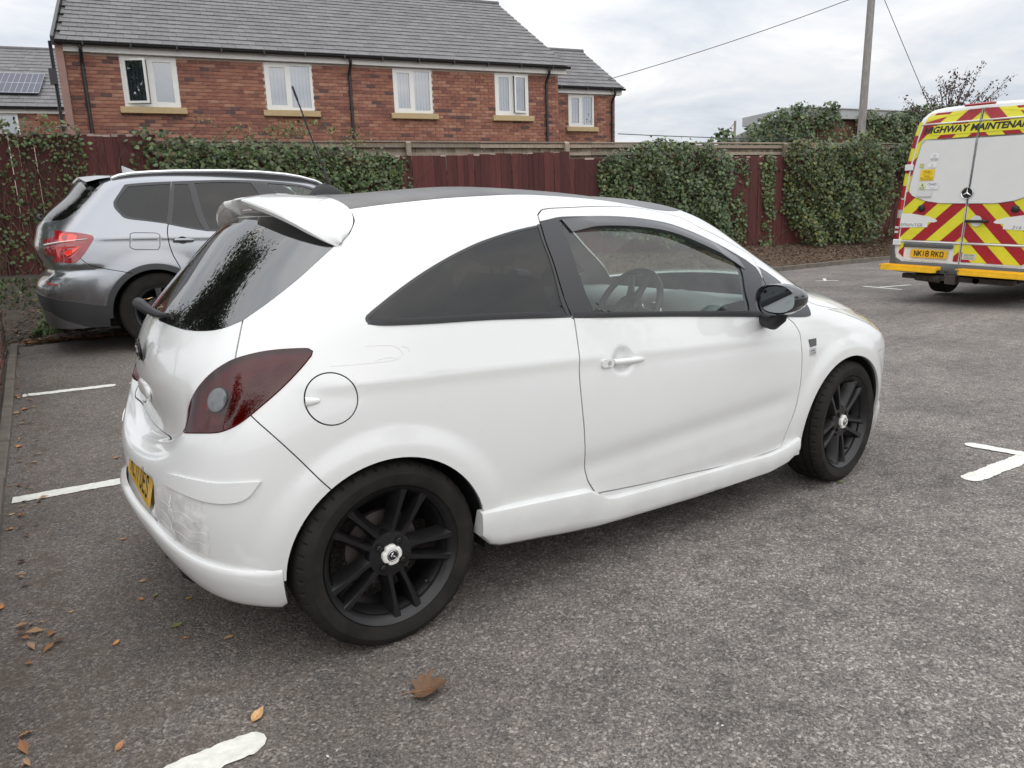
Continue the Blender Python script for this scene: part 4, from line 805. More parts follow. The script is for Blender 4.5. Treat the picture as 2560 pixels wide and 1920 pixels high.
# the trees on the near side of the car park: behind the camera, seen in the glass and paint
GT = [leafmat('lime_leaf_dark', (.022, .040, .012), (.05, .085, .028)), leafmat('lime_leaf_mid', (.04, .065, .02), (.085, .13, .04))]
for k, (x, y, h, sp_) in enumerate(((-5.6, 6.9, 11.0, 1.1), (-10.5, -3.2, 8.0, 1.2), (-4.6, 11.6, 5.4, 1.0), (15, -15, 8.5, 1.3), (23, -10, 8.5, 1.3), (7.5, -20, 8.0, 1.2))):
    tree('broadleaf_tree', (x, y, 0), h, sp_, 26000 if k == 0 else 9000, .15 if k == 0 else .13, GT, (.6, .4), ['tall leafy tree mirrored in the white car rear window', 'leafy tree mirrored in the white car tail light', 'smaller leafy tree at the fence corner, mirrored low in the rear window', 'leafy tree mirrored low in the white car door glass', 'leafy tree mirrored near the front edge of the white car door glass', 'distant leafy tree mirrored in the white car rear side window'][k], 71+k, levels=4, trunk_r=.16, dens_clump=.48 if k == 0 else .32, first=.12)
# ------------------------------------------------------------------ pole and wires
pole_a, pole_b = np.array([20.64, 10.40, .3]), np.array([21.80, 11.02, 8.35]); po = tag(empty('utility_pole', tuple(pole_a)), 'weathered grey timber utility pole rising behind the fence', 'utility pole')
POLEW = woodmat('pole_wood', (.12, .112, .104), (.25, .235, .22), vs=(2, 2, 30)); b = MB(); b.tube([pole_a*0, (pole_b-pole_a)*.5, pole_b-pole_a], [.125, .115, .105], 16); b.build('pole', POLEW, po, smooth=True, sharp=50)
r_ = np.random.default_rng(3); pp = [(pole_b-pole_a)*t+np.array([r_.normal(.12, .05), -.12+r_.normal(0, .04), 0]) for t in r_.uniform(.1, .50, 260)]
tag(obj('ivy_leaves', leaves_np(np.array(pp), np.array([(.3, -1, .2)]*260), .055, IVY, (.4, .4, .15, .05), 'ivy', 9), None, po), kind='stuff')
WIRE = M('wire_black', (.03, .03, .032), rough=.6)
def wire(a, c, r0, label, sag=.2, nm='overhead_wire'):
    a, c = np.array(a, float), np.array(c, float); b = MB(); b.tube([(a+(c-a)*t-np.array([0, 0, sag*4*t*(1-t)]))-a for t in np.linspace(0, 1, 24)], r0, 5); o = b.build(nm, WIRE, None, loc=tuple(a)); tag(o, label, 'wire')
wire(tuple(pole_b-np.array([.12, 0, .62])), (15.35, 16.9, 5.55), .011, 'overhead wire sloping down from the pole towards the brick house', .12)
wire(tuple(pole_b-np.array([0, .1, .3])), (24.62, 10.45, 4.45), .010, 'stay wire dropping steeply from the pole towards the van', .02)
wire((16.1, 16.0, 4.02), (24.0, 14.5, 3.93), .014, 'low wire running level from the brick house to the outbuilding', .03)
# ------------------------------------------------------------------ body surfaces: stations (x, half width, z) from rear centre to front centre, ring by ring from sill to roof
CAR_NET = [[(-0.600,0.000,0.160),(-0.600,0.208,0.160),(-0.586,0.397,0.160),(-0.543,0.558,0.160),(-0.465,0.671,0.160),(-0.346,0.742,0.160),(-0.180,0.784,0.160),(0.100,0.805,0.160),(0.500,0.815,0.160),(0.950,0.820,0.160),(1.400,0.820,0.160),(1.800,0.816,0.160),(2.150,0.811,0.160),(2.474,0.801,0.160),(2.785,0.765,0.160),(3.017,0.624,0.160),(3.145,0.359,0.160),(3.195,0.000,0.160)],
 [(-0.630,0.000,0.280),(-0.619,0.213,0.280),(-0.593,0.407,0.280),(-0.549,0.572,0.280),(-0.478,0.689,0.280),(-0.362,0.761,0.280),(-0.180,0.805,0.280),(0.100,0.826,0.280),(0.500,0.836,0.280),(0.950,0.842,0.280),(1.400,0.842,0.280),(1.800,0.838,0.280),(2.150,0.832,0.280),(2.492,0.823,0.280),(2.822,0.786,0.280),(3.072,0.640,0.280),(3.215,0.369,0.280),(3.265,0.000,0.280)],
 [(-0.650,0.000,0.420),(-0.637,0.218,0.420),(-0.609,0.417,0.420),(-0.563,0.585,0.420),(-0.490,0.704,0.420),(-0.370,0.779,0.420),(-0.180,0.823,0.420),(0.100,0.845,0.420),(0.500,0.855,0.420),(0.950,0.861,0.420),(1.400,0.861,0.420),(1.800,0.857,0.420),(2.150,0.851,0.420),(2.500,0.841,0.420),(2.837,0.804,0.420),(3.095,0.655,0.420),(3.245,0.377,0.420),(3.295,0.000,0.420)],
 [(-0.650,0.000,0.560),(-0.637,0.220,0.560),(-0.609,0.420,0.560),(-0.563,0.590,0.560),(-0.490,0.710,0.560),(-0.370,0.785,0.560),(-0.180,0.830,0.560),(0.100,0.852,0.560),(0.500,0.862,0.560),(0.950,0.868,0.560),(1.400,0.868,0.560),(1.800,0.864,0.560),(2.150,0.858,0.560),(2.500,0.848,0.560),(2.837,0.810,0.560),(3.095,0.660,0.560),(3.245,0.380,0.560),(3.295,0.000,0.560)],
 [(-0.630,0.000,0.640),(-0.617,0.220,0.643),(-0.586,0.420,0.665),(-0.544,0.575,0.700),(-0.480,0.690,0.725),(-0.365,0.775,0.735),(-0.180,0.828,0.700),(0.100,0.850,0.690),(0.500,0.860,0.680),(0.950,0.866,0.670),(1.400,0.866,0.660),(1.800,0.862,0.660),(2.150,0.856,0.660),(2.500,0.846,0.660),(2.837,0.808,0.660),(3.095,0.659,0.660),(3.245,0.379,0.660),(3.295,0.000,0.660)],
 [(-0.565,0.000,0.655),(-0.560,0.220,0.665),(-0.548,0.420,0.700),(-0.535,0.560,0.755),(-0.468,0.675,0.800),(-0.345,0.763,0.815),(-0.170,0.822,0.810),(0.100,0.843,0.800),(0.500,0.853,0.785),(0.950,0.859,0.770),(1.400,0.859,0.755),(1.800,0.855,0.745),(2.150,0.849,0.740),(2.500,0.840,0.735),(2.808,0.790,0.735),(3.045,0.640,0.735),(3.190,0.370,0.740),(3.240,0.000,0.740)],
 [(-0.560,0.000,0.800),(-0.552,0.220,0.810),(-0.530,0.420,0.830),(-0.490,0.560,0.860),(-0.425,0.662,0.890),(-0.315,0.748,0.900),(-0.155,0.806,0.905),(0.100,0.832,0.895),(0.500,0.842,0.875),(0.950,0.846,0.855),(1.400,0.845,0.835),(1.800,0.840,0.824),(2.130,0.832,0.818),(2.450,0.812,0.822),(2.718,0.750,0.812),(2.915,0.600,0.812),(3.045,0.350,0.822),(3.085,0.000,0.827)],
 [(-0.540,0.000,0.945),(-0.530,0.220,0.950),(-0.500,0.410,0.960),(-0.447,0.540,0.975),(-0.375,0.640,0.990),(-0.265,0.722,1.000),(-0.120,0.777,1.005),(0.120,0.808,1.000),(0.500,0.818,0.975),(0.930,0.822,0.945),(1.360,0.822,0.915),(1.740,0.817,0.898),(2.050,0.810,0.888),(2.330,0.790,0.892),(2.540,0.700,0.909),(2.720,0.540,0.924),(2.800,0.320,0.939),(2.830,0.000,0.944)],
 [(-0.485,0.000,1.065),(-0.475,0.210,1.067),(-0.438,0.390,1.073),(-0.380,0.515,1.082),(-0.300,0.612,1.090),(-0.185,0.700,1.097),(-0.040,0.756,1.098),(0.160,0.782,1.085),(0.500,0.795,1.057),(0.910,0.800,1.020),(1.335,0.800,0.986),(1.710,0.795,0.961),(2.025,0.785,0.941),(2.260,0.755,0.941),(2.390,0.655,0.966),(2.480,0.490,0.986),(2.530,0.270,1.001),(2.550,0.000,1.006)],
 [(-0.400,0.000,1.165),(-0.390,0.200,1.167),(-0.350,0.370,1.173),(-0.290,0.485,1.182),(-0.205,0.572,1.190),(-0.085,0.655,1.200),(0.060,0.712,1.205),(0.260,0.742,1.190),(0.560,0.757,1.165),(0.910,0.762,1.135),(1.286,0.761,1.102),(1.633,0.755,1.075),(1.909,0.742,1.052),(2.125,0.710,1.044),(2.245,0.615,1.064),(2.325,0.460,1.084),(2.375,0.250,1.094),(2.395,0.000,1.099)],
 [(-0.300,0.000,1.275),(-0.288,0.190,1.277),(-0.245,0.350,1.283),(-0.180,0.460,1.291),(-0.095,0.545,1.300),(0.035,0.618,1.305),(0.180,0.667,1.308),(0.380,0.695,1.305),(0.630,0.706,1.290),(0.910,0.712,1.268),(1.225,0.711,1.240),(1.510,0.703,1.204),(1.745,0.690,1.172),(1.930,0.658,1.164),(2.040,0.570,1.184),(2.120,0.430,1.204),(2.170,0.235,1.214),(2.190,0.000,1.219)],
 [(-0.190,0.000,1.385),(-0.175,0.180,1.383),(-0.125,0.330,1.383),(-0.055,0.435,1.385),(0.030,0.510,1.390),(0.150,0.570,1.395),(0.290,0.608,1.403),(0.460,0.628,1.408),(0.680,0.642,1.402),(0.910,0.648,1.388),(1.164,0.646,1.367),(1.388,0.640,1.339),(1.581,0.626,1.307),(1.735,0.592,1.304),(1.835,0.515,1.319),(1.915,0.390,1.334),(1.960,0.210,1.344),(1.975,0.000,1.349)],
 [(-0.075,0.000,1.445),(-0.060,0.165,1.442),(-0.020,0.290,1.440),(0.050,0.385,1.436),(0.140,0.450,1.439),(0.250,0.500,1.446),(0.370,0.535,1.455),(0.520,0.556,1.462),(0.700,0.566,1.460),(0.900,0.570,1.449),(1.100,0.568,1.435),(1.280,0.560,1.414),(1.440,0.545,1.391),(1.570,0.510,1.388),(1.650,0.440,1.400),(1.710,0.335,1.412),(1.750,0.180,1.420),(1.760,0.000,1.422)],
 [(0.020,0.000,1.468),(0.030,0.130,1.467),(0.060,0.225,1.465),(0.120,0.300,1.463),(0.200,0.350,1.469),(0.300,0.390,1.476),(0.410,0.410,1.484),(0.550,0.420,1.490),(0.710,0.425,1.486),(0.880,0.425,1.477),(1.045,0.422,1.466),(1.200,0.415,1.452),(1.325,0.400,1.438),(1.420,0.370,1.434),(1.480,0.320,1.439),(1.525,0.245,1.447),(1.550,0.130,1.452),(1.560,0.000,1.454)],
 [(0.100,0.000,1.482),(0.100,0.080,1.482),(0.130,0.150,1.480),(0.180,0.190,1.479),(0.250,0.220,1.485),(0.340,0.240,1.491),(0.440,0.250,1.498),(0.560,0.255,1.503),(0.710,0.260,1.500),(0.860,0.260,1.493),(1.002,0.258,1.484),(1.125,0.250,1.473),(1.228,0.240,1.465),(1.300,0.220,1.460),(1.340,0.180,1.463),(1.370,0.130,1.467),(1.390,0.070,1.469),(1.395,0.000,1.470)],
 [(0.200,0.000,1.488),(0.200,0.000,1.488),(0.220,0.000,1.488),(0.260,0.000,1.488),(0.310,0.000,1.489),(0.380,0.000,1.490),(0.460,0.000,1.490),(0.570,0.000,1.489),(0.710,0.000,1.486),(0.840,0.000,1.480),(0.970,0.000,1.472),(1.070,0.000,1.463),(1.140,0.000,1.457),(1.200,0.000,1.452),(1.220,0.000,1.451),(1.240,0.000,1.450),(1.250,0.000,1.449),(1.250,0.000,1.449)]]
SUV_NET = [[(-0.845,0.000,0.260),(-0.848,0.242,0.260),(-0.832,0.465,0.260),(-0.796,0.651,0.260),(-0.718,0.772,0.260),(-0.573,0.832,0.260),(-0.380,0.860,0.260),(0.000,0.872,0.260),(0.500,0.872,0.260),(1.050,0.870,0.260),(1.600,0.870,0.260),(2.050,0.870,0.260),(2.450,0.870,0.260),(2.829,0.860,0.260),(3.178,0.818,0.260),(3.438,0.651,0.260),(3.560,0.391,0.260),(3.600,0.000,0.260)],
 [(-0.875,0.000,0.420),(-0.873,0.254,0.420),(-0.851,0.487,0.420),(-0.816,0.682,0.420),(-0.738,0.809,0.420),(-0.590,0.873,0.420),(-0.380,0.902,0.420),(0.000,0.915,0.420),(0.500,0.915,0.420),(1.050,0.912,0.420),(1.600,0.912,0.420),(2.050,0.912,0.420),(2.450,0.913,0.420),(2.842,0.902,0.420),(3.204,0.858,0.420),(3.477,0.682,0.420),(3.610,0.409,0.420),(3.650,0.000,0.420)],
 [(-0.900,0.000,0.580),(-0.895,0.259,0.580),(-0.870,0.497,0.580),(-0.834,0.697,0.580),(-0.753,0.826,0.580),(-0.601,0.891,0.580),(-0.380,0.920,0.580),(0.000,0.933,0.580),(0.500,0.933,0.580),(1.050,0.930,0.580),(1.600,0.930,0.580),(2.050,0.930,0.580),(2.450,0.931,0.580),(2.850,0.920,0.580),(3.220,0.876,0.580),(3.500,0.697,0.580),(3.640,0.418,0.580),(3.680,0.000,0.580)],
 [(-0.880,0.000,0.700),(-0.875,0.260,0.700),(-0.850,0.500,0.700),(-0.819,0.700,0.700),(-0.743,0.830,0.700),(-0.596,0.895,0.700),(-0.380,0.925,0.700),(0.000,0.938,0.700),(0.500,0.938,0.700),(1.050,0.935,0.700),(1.600,0.935,0.700),(2.050,0.935,0.700),(2.450,0.936,0.700),(2.850,0.925,0.700),(3.220,0.880,0.700),(3.500,0.700,0.700),(3.640,0.420,0.700),(3.680,0.000,0.700)],
 [(-0.795,0.000,0.800),(-0.793,0.259,0.800),(-0.771,0.497,0.800),(-0.757,0.697,0.800),(-0.697,0.826,0.800),(-0.569,0.891,0.800),(-0.380,0.920,0.800),(0.000,0.933,0.800),(0.500,0.933,0.800),(1.050,0.930,0.800),(1.600,0.930,0.800),(2.050,0.930,0.800),(2.450,0.931,0.800),(2.845,0.920,0.800),(3.210,0.876,0.800),(3.484,0.697,0.800),(3.620,0.418,0.800),(3.660,0.000,0.800)],
 [(-0.825,0.000,0.900),(-0.818,0.260,0.900),(-0.795,0.500,0.900),(-0.760,0.690,0.900),(-0.690,0.815,0.900),(-0.560,0.880,0.900),(-0.360,0.912,0.900),(0.000,0.925,0.900),(0.500,0.925,0.880),(1.050,0.922,0.860),(1.600,0.922,0.850),(2.050,0.922,0.850),(2.430,0.920,0.860),(2.800,0.900,0.870),(3.120,0.840,0.880),(3.380,0.660,0.880),(3.520,0.400,0.880),(3.560,0.000,0.880)],
 [(-0.870,0.000,1.020),(-0.862,0.250,1.020),(-0.838,0.480,1.020),(-0.785,0.670,1.020),(-0.700,0.795,1.020),(-0.555,0.862,1.020),(-0.340,0.897,1.020),(0.020,0.908,1.015),(0.500,0.908,1.000),(1.050,0.905,0.985),(1.580,0.905,0.975),(2.000,0.903,0.970),(2.330,0.895,0.975),(2.620,0.860,0.985),(2.860,0.760,0.990),(3.040,0.600,1.000),(3.130,0.360,1.000),(3.160,0.000,1.000)],
 [(-0.835,0.000,1.130),(-0.825,0.240,1.130),(-0.800,0.455,1.130),(-0.745,0.640,1.130),(-0.660,0.757,1.130),(-0.520,0.825,1.130),(-0.310,0.862,1.130),(0.040,0.873,1.125),(0.512,0.877,1.110),(1.054,0.877,1.095),(1.576,0.877,1.080),(1.968,0.870,1.070),(2.240,0.850,1.070),(2.440,0.790,1.080),(2.590,0.680,1.085),(2.700,0.530,1.090),(2.760,0.310,1.095),(2.780,0.000,1.100)],
 [(-0.810,0.000,1.225),(-0.800,0.230,1.225),(-0.775,0.430,1.225),(-0.709,0.605,1.225),(-0.612,0.715,1.228),(-0.466,0.782,1.230),(-0.250,0.822,1.228),(0.080,0.835,1.215),(0.524,0.840,1.200),(1.048,0.842,1.185),(1.552,0.840,1.165),(1.926,0.832,1.150),(2.170,0.805,1.145),(2.320,0.740,1.150),(2.430,0.630,1.155),(2.510,0.490,1.160),(2.550,0.280,1.165),(2.570,0.000,1.170)],
 [(-0.715,0.000,1.351),(-0.705,0.220,1.351),(-0.680,0.405,1.351),(-0.610,0.565,1.351),(-0.510,0.665,1.353),(-0.360,0.732,1.356),(-0.150,0.772,1.356),(0.150,0.788,1.349),(0.540,0.795,1.337),(1.050,0.797,1.323),(1.520,0.793,1.303),(1.860,0.780,1.284),(2.080,0.750,1.274),(2.200,0.690,1.279),(2.290,0.590,1.284),(2.350,0.450,1.289),(2.390,0.260,1.294),(2.400,0.000,1.299)],
 [(-0.545,0.000,1.483),(-0.535,0.210,1.483),(-0.510,0.385,1.483),(-0.455,0.530,1.483),(-0.370,0.620,1.485),(-0.235,0.685,1.488),(-0.050,0.722,1.488),(0.200,0.738,1.485),(0.574,0.745,1.477),(1.038,0.745,1.463),(1.462,0.740,1.440),(1.766,0.725,1.422),(1.970,0.695,1.412),(2.070,0.640,1.417),(2.140,0.550,1.422),(2.190,0.420,1.427),(2.225,0.240,1.432),(2.235,0.000,1.437)],
 [(-0.440,0.000,1.608),(-0.430,0.200,1.605),(-0.405,0.360,1.601),(-0.350,0.490,1.598),(-0.270,0.575,1.598),(-0.140,0.635,1.601),(0.020,0.668,1.606),(0.250,0.684,1.611),(0.596,0.690,1.606),(1.012,0.690,1.591),(1.388,0.684,1.569),(1.664,0.668,1.550),(1.850,0.640,1.540),(1.930,0.590,1.544),(1.990,0.510,1.550),(2.030,0.390,1.557),(2.060,0.220,1.562),(2.070,0.000,1.567)],
 [(-0.330,0.000,1.679),(-0.320,0.170,1.676),(-0.290,0.310,1.670),(-0.230,0.420,1.663),(-0.150,0.500,1.660),(-0.030,0.555,1.663),(0.100,0.585,1.668),(0.300,0.602,1.674),(0.622,0.610,1.673),(0.974,0.610,1.662),(1.296,0.604,1.644),(1.538,0.590,1.629),(1.710,0.565,1.619),(1.780,0.520,1.621),(1.830,0.450,1.627),(1.870,0.340,1.634),(1.895,0.190,1.639),(1.900,0.000,1.641)],
 [(-0.200,0.000,1.702),(-0.190,0.100,1.701),(-0.160,0.180,1.699),(-0.100,0.240,1.696),(-0.030,0.280,1.695),(0.080,0.310,1.697),(0.190,0.330,1.699),(0.360,0.340,1.705),(0.642,0.345,1.706),(0.924,0.345,1.699),(1.186,0.340,1.688),(1.388,0.330,1.679),(1.540,0.315,1.671),(1.590,0.290,1.671),(1.630,0.250,1.675),(1.660,0.190,1.679),(1.675,0.100,1.683),(1.680,0.000,1.684)],
 [(-0.080,0.000,1.709),(-0.080,0.000,1.709),(-0.060,0.000,1.709),(-0.020,0.000,1.709),(0.050,0.000,1.710),(0.140,0.000,1.712),(0.250,0.000,1.713),(0.400,0.000,1.716),(0.652,0.000,1.716),(0.894,0.000,1.712),(1.106,0.000,1.705),(1.268,0.000,1.699),(1.400,0.000,1.694),(1.430,0.000,1.691),(1.450,0.000,1.691),(1.470,0.000,1.691),(1.480,0.000,1.691),(1.480,0.000,1.691)]]
# panel edges on those surfaces, in (station, ring) coordinates
CL = {
 'door_outer': [(8.765, 1.372), (8.705, 1.662), (8.655, 2.080), (8.625, 3.313), (8.605, 5.533), (8.695, 7.645), (8.675, 7.709), (8.645, 8.224), (8.515, 9.350), (8.385, 10.057), (8.315, 10.636), (8.305, 10.840), (8.385, 11.022), (8.545, 11.119), (9.045, 11.247), (9.806, 11.462), (10.836, 11.708), (11.797, 11.816), (12.457, 11.548), (12.497, 11.076), (12.968, 10.550), (13.248, 10.175), (13.278, 9.971), (12.978, 9.789), (12.717, 9.628), (12.227, 9.049), (11.967, 8.363), (11.887, 7.677), (11.887, 7.087), (11.917, 6.648), (11.877, 6.112), (11.827, 5.393), (11.817, 4.460), (11.807, 3.474), (11.777, 2.723), (11.717, 2.209), (11.627, 1.769), (11.557, 1.415), (11.527, 1.104), (11.507, 1.008), (10.746, 0.965), (9.796, 1.147), (9.376, 1.222)],
 'quarter_win': [(8.295, 10.497), (7.905, 10.315), (7.574, 10.111), (7.314, 9.907), (7.074, 9.639), (6.874, 9.339), (6.704, 9.017), (6.504, 8.556), (6.304, 8.052), (6.264, 7.924), (6.274, 7.838), (6.324, 7.731), (6.414, 7.645), (6.654, 7.591), (7.214, 7.602), (7.865, 7.688), (8.675, 7.731), (8.645, 8.224), (8.505, 9.339), (8.385, 10.046)],
 'door_frame': [(8.315, 10.615), (8.515, 10.711), (8.715, 10.808), (9.115, 10.883), (9.576, 10.958), (10.066, 11.022), (10.566, 11.054), (11.337, 11.033), (11.977, 10.765), (12.437, 10.325), (12.657, 9.929), (12.647, 9.628), (12.167, 8.996), (11.937, 8.310), (11.857, 7.688), (11.787, 7.152), (11.467, 7.280), (10.446, 7.548), (9.676, 7.677), (8.685, 7.698), (8.645, 8.224), (8.515, 9.350), (8.395, 10.068)],
 'door_glass': [(8.685, 10.690), (8.935, 10.765), (9.536, 10.851), (10.006, 10.904), (10.476, 10.926), (11.177, 10.872), (11.807, 10.636), (12.177, 10.325), (12.297, 10.057), (12.227, 9.886), (11.467, 8.813), (11.157, 7.731), (10.366, 7.859), (9.706, 7.924), (8.945, 7.924), (8.825, 9.382), (8.755, 10.068)],
 'tail_light': [(5.543, 7.055), (5.643, 6.969), (5.653, 6.841), (5.543, 6.540), (5.303, 6.079), (4.943, 5.500), (4.763, 5.211), (4.563, 4.932), (4.333, 4.761), (4.072, 4.718), (3.582, 4.868), (2.461, 5.318), (2.562, 5.597), (2.782, 5.983), (3.082, 6.337), (3.392, 6.626), (3.682, 6.819), (4.002, 6.969), (4.473, 7.076), (4.833, 7.109), (5.193, 7.098)],
 'rear_glass': [(3.672, 8.031), (4.042, 8.481), (4.373, 9.071), (4.543, 9.618), (4.623, 9.993)],
 'rear_glass_bot': [(0.000, 8.117), (0.220, 7.977), (1.061, 7.924), (1.921, 7.838), (2.521, 7.806), (2.982, 7.816), (3.312, 7.881), (3.672, 8.031)],
 'tg_seam': [(3.672, 8.031), (3.862, 7.484), (4.002, 6.969)],
 'tg_lower': [(2.461, 5.318), (1.961, 5.104), (1.181, 5.222), (0.350, 5.243), (0.050, 5.479)],
 'bumper_seam': [(4.763, 5.211), (5.183, 4.482), (5.653, 3.742), (6.014, 3.109)],
 'fuel': [(6.054, 5.500)],
 'roof_edge': [(3.872, 11.526), (4.873, 11.687), (6.074, 11.741), (7.184, 11.794), (8.455, 12.030)],
 'spoiler': [(3.962, 11.483), (4.353, 11.044), (4.553, 10.765), (4.703, 10.347), (4.693, 10.046), (4.643, 10.046)],
 'arch_r': [(5.243, 1.555), (5.363, 2.005), (5.523, 2.434), (5.773, 2.863), (6.014, 3.142), (6.274, 3.367), (6.604, 3.603), (6.794, 3.645), (7.074, 3.549), (7.244, 3.367), (7.414, 2.949), (7.554, 2.391), (7.624, 1.823), (7.655, 0.933)],
 'arch_f': [(11.877, 1.212), (11.947, 1.587), (12.077, 2.102), (12.227, 2.520), (12.377, 2.938), (12.547, 3.302), (12.758, 3.570), (12.998, 3.656), (13.268, 3.538), (13.508, 3.270), (13.758, 2.938), (13.978, 2.520)],
 'handle': [(8.835, 5.822), (9.315, 5.640)],
 'strip': [(2.261, 3.324), (2.511, 3.560), (3.352, 3.517), (4.012, 3.452), (4.543, 3.442), (4.963, 3.442), (4.863, 3.324), (4.723, 3.184), (4.503, 3.099), (4.122, 3.077), (3.662, 3.109), (3.152, 3.174), (2.521, 3.259)],
 'fender_seam': [(14.208, 3.914), (13.838, 3.731), (13.808, 3.324), (13.758, 2.938)],
 'mirror_tri': [(12.808, 9.660), (12.868, 9.414), (12.848, 8.964), (12.417, 8.771), (11.727, 8.095), (11.897, 8.781)],
 'badge': [(12.107, 5.007)],
 'logo': [(0.010, 7.098)],
 'plate_r': [(2.071, 3.335), (1.761, 2.530)],
 'apillar': [(14.168, 10.979), (14.108, 10.207)],
 'skirt_top': [(0.070, 2.970), (0.600, 2.209), (1.641, 2.102), (2.772, 1.855), (3.352, 1.758), (4.032, 1.651), (4.563, 1.576), (4.953, 1.533), (5.243, 1.555)],
 'ledge_out': [(0.000, 4.235), (0.500, 4.332), (1.011, 4.460), (1.421, 4.621), (1.681, 4.878)],
 'sail': [(11.897, 7.548), (12.477, 8.138), (12.818, 8.138), (12.737, 7.741), (12.557, 7.098), (12.377, 6.862), (11.807, 7.141)],
 'ap_seam': [(14.108, 8.256), (13.658, 8.385), (13.078, 8.427)],
 'headlight': [(14.749, 6.283), (14.739, 5.865), (14.749, 5.479), (14.699, 5.029), (14.338, 4.675), (13.968, 4.568), (13.908, 5.189), (14.068, 5.693), (14.438, 6.079)],
 'skirt_bot': [(4.933, 0.579), (5.053, 0.686)],
 'tape': [(2.321, 3.238), (2.652, 3.163), (3.182, 3.120), (3.682, 3.056), (3.742, 2.884), (3.722, 2.455), (3.562, 1.780), (3.382, 1.791), (2.942, 1.866), (2.381, 1.973), (1.701, 2.155), (2.001, 2.766)],
 'scuff': [(6.804, 6.959), (6.934, 6.412)],
}
SL = {
 'tail_light': [(3.504, 7.379), (4.287, 7.216), (5.035, 7.053), (5.534, 6.831), (5.648, 6.691), (5.682, 6.527), (5.614, 6.212), (5.432, 5.593), (5.171, 5.079), (4.945, 4.764), (4.695, 4.671), (3.992, 4.729), (3.051, 4.787), (3.527, 5.348), (2.404, 5.254), (2.756, 5.932), (2.654, 6.539), (3.663, 6.807)],
 'rear_glass_edge': [(2.268, 8.267), (3.652, 8.267), (4.083, 8.629), (4.276, 9.189), (4.298, 9.703), (4.298, 10.299)],
 'quarter_win': [(5.659, 10.719), (5.931, 10.789), (6.668, 10.882), (7.338, 10.976), (7.428, 7.835), (7.009, 8.045), (6.408, 8.267), (6.124, 8.629), (5.807, 9.073), (5.648, 9.423), (5.625, 9.820)],
 'quarter_in': [(5.886, 10.532), (6.702, 10.637), (7.315, 10.742), (7.394, 7.952), (6.997, 8.162), (6.430, 8.419), (6.124, 8.769), (5.863, 9.166), (5.784, 9.376), (5.761, 9.738)],
 'side_glass': [(7.383, 10.976), (7.462, 10.964), (7.973, 11.116), (8.710, 11.314), (9.640, 11.466), (10.592, 11.583), (11.681, 11.244), (12.441, 11.046), (11.182, 9.995), (9.935, 9.843), (9.300, 9.761), (8.347, 7.053), (8.052, 7.181), (7.553, 7.718), (7.451, 7.776)],
 'door_seam': [(7.428, 7.835), (7.428, 6.947), (7.451, 6.165), (7.496, 5.348), (7.610, 3.690)],
 'fuel': [(6.657, 6.854), (6.725, 6.947), (7.224, 6.889), (7.281, 6.714), (7.281, 5.768), (7.247, 5.511), (6.771, 5.581), (6.668, 5.815)],
 'bumper_seam': [(5.137, 5.033), (5.466, 4.530), (5.841, 4.192), (6.385, 3.736), (6.691, 3.421)],
 'clad_edge': [(0.000, 2.078), (1.735, 1.950), (3.051, 1.868), (4.740, 1.576), (5.988, 1.226)],
 'arch_out': [(5.988, 1.226), (6.113, 1.973), (6.374, 2.767), (6.680, 3.421), (7.020, 3.725), (7.281, 3.701), (7.564, 3.526)],
 'arch_in': [(5.977, 0.000), (6.090, 0.922), (6.272, 1.786), (6.476, 2.440), (6.771, 3.001), (7.077, 3.199), (7.440, 3.024)],
 'reflector': [(2.472, 3.106), (4.003, 2.837), (3.958, 2.732), (2.824, 2.802)],
 'rail': [(4.480, 11.536), (4.298, 12.307), (4.729, 13.136), (6.260, 12.891), (7.372, 12.867), (9.118, 12.891), (10.411, 12.786), (13.654, 12.972), (14.630, 12.365), (14.471, 11.513)],
 'spoiler': [(0.159, 11.536), (3.312, 11.104), (2.484, 13.171), (4.332, 10.299)],
 'handle': [(7.598, 6.317), (7.814, 6.259)],
 'belt_edge': [(3.504, 7.379), (2.268, 8.267)],
 'bump_bottom': [(0.079, 0.572), (2.722, 0.152), (4.355, 0.000), (5.591, 0.000), (5.977, 0.000)],
}
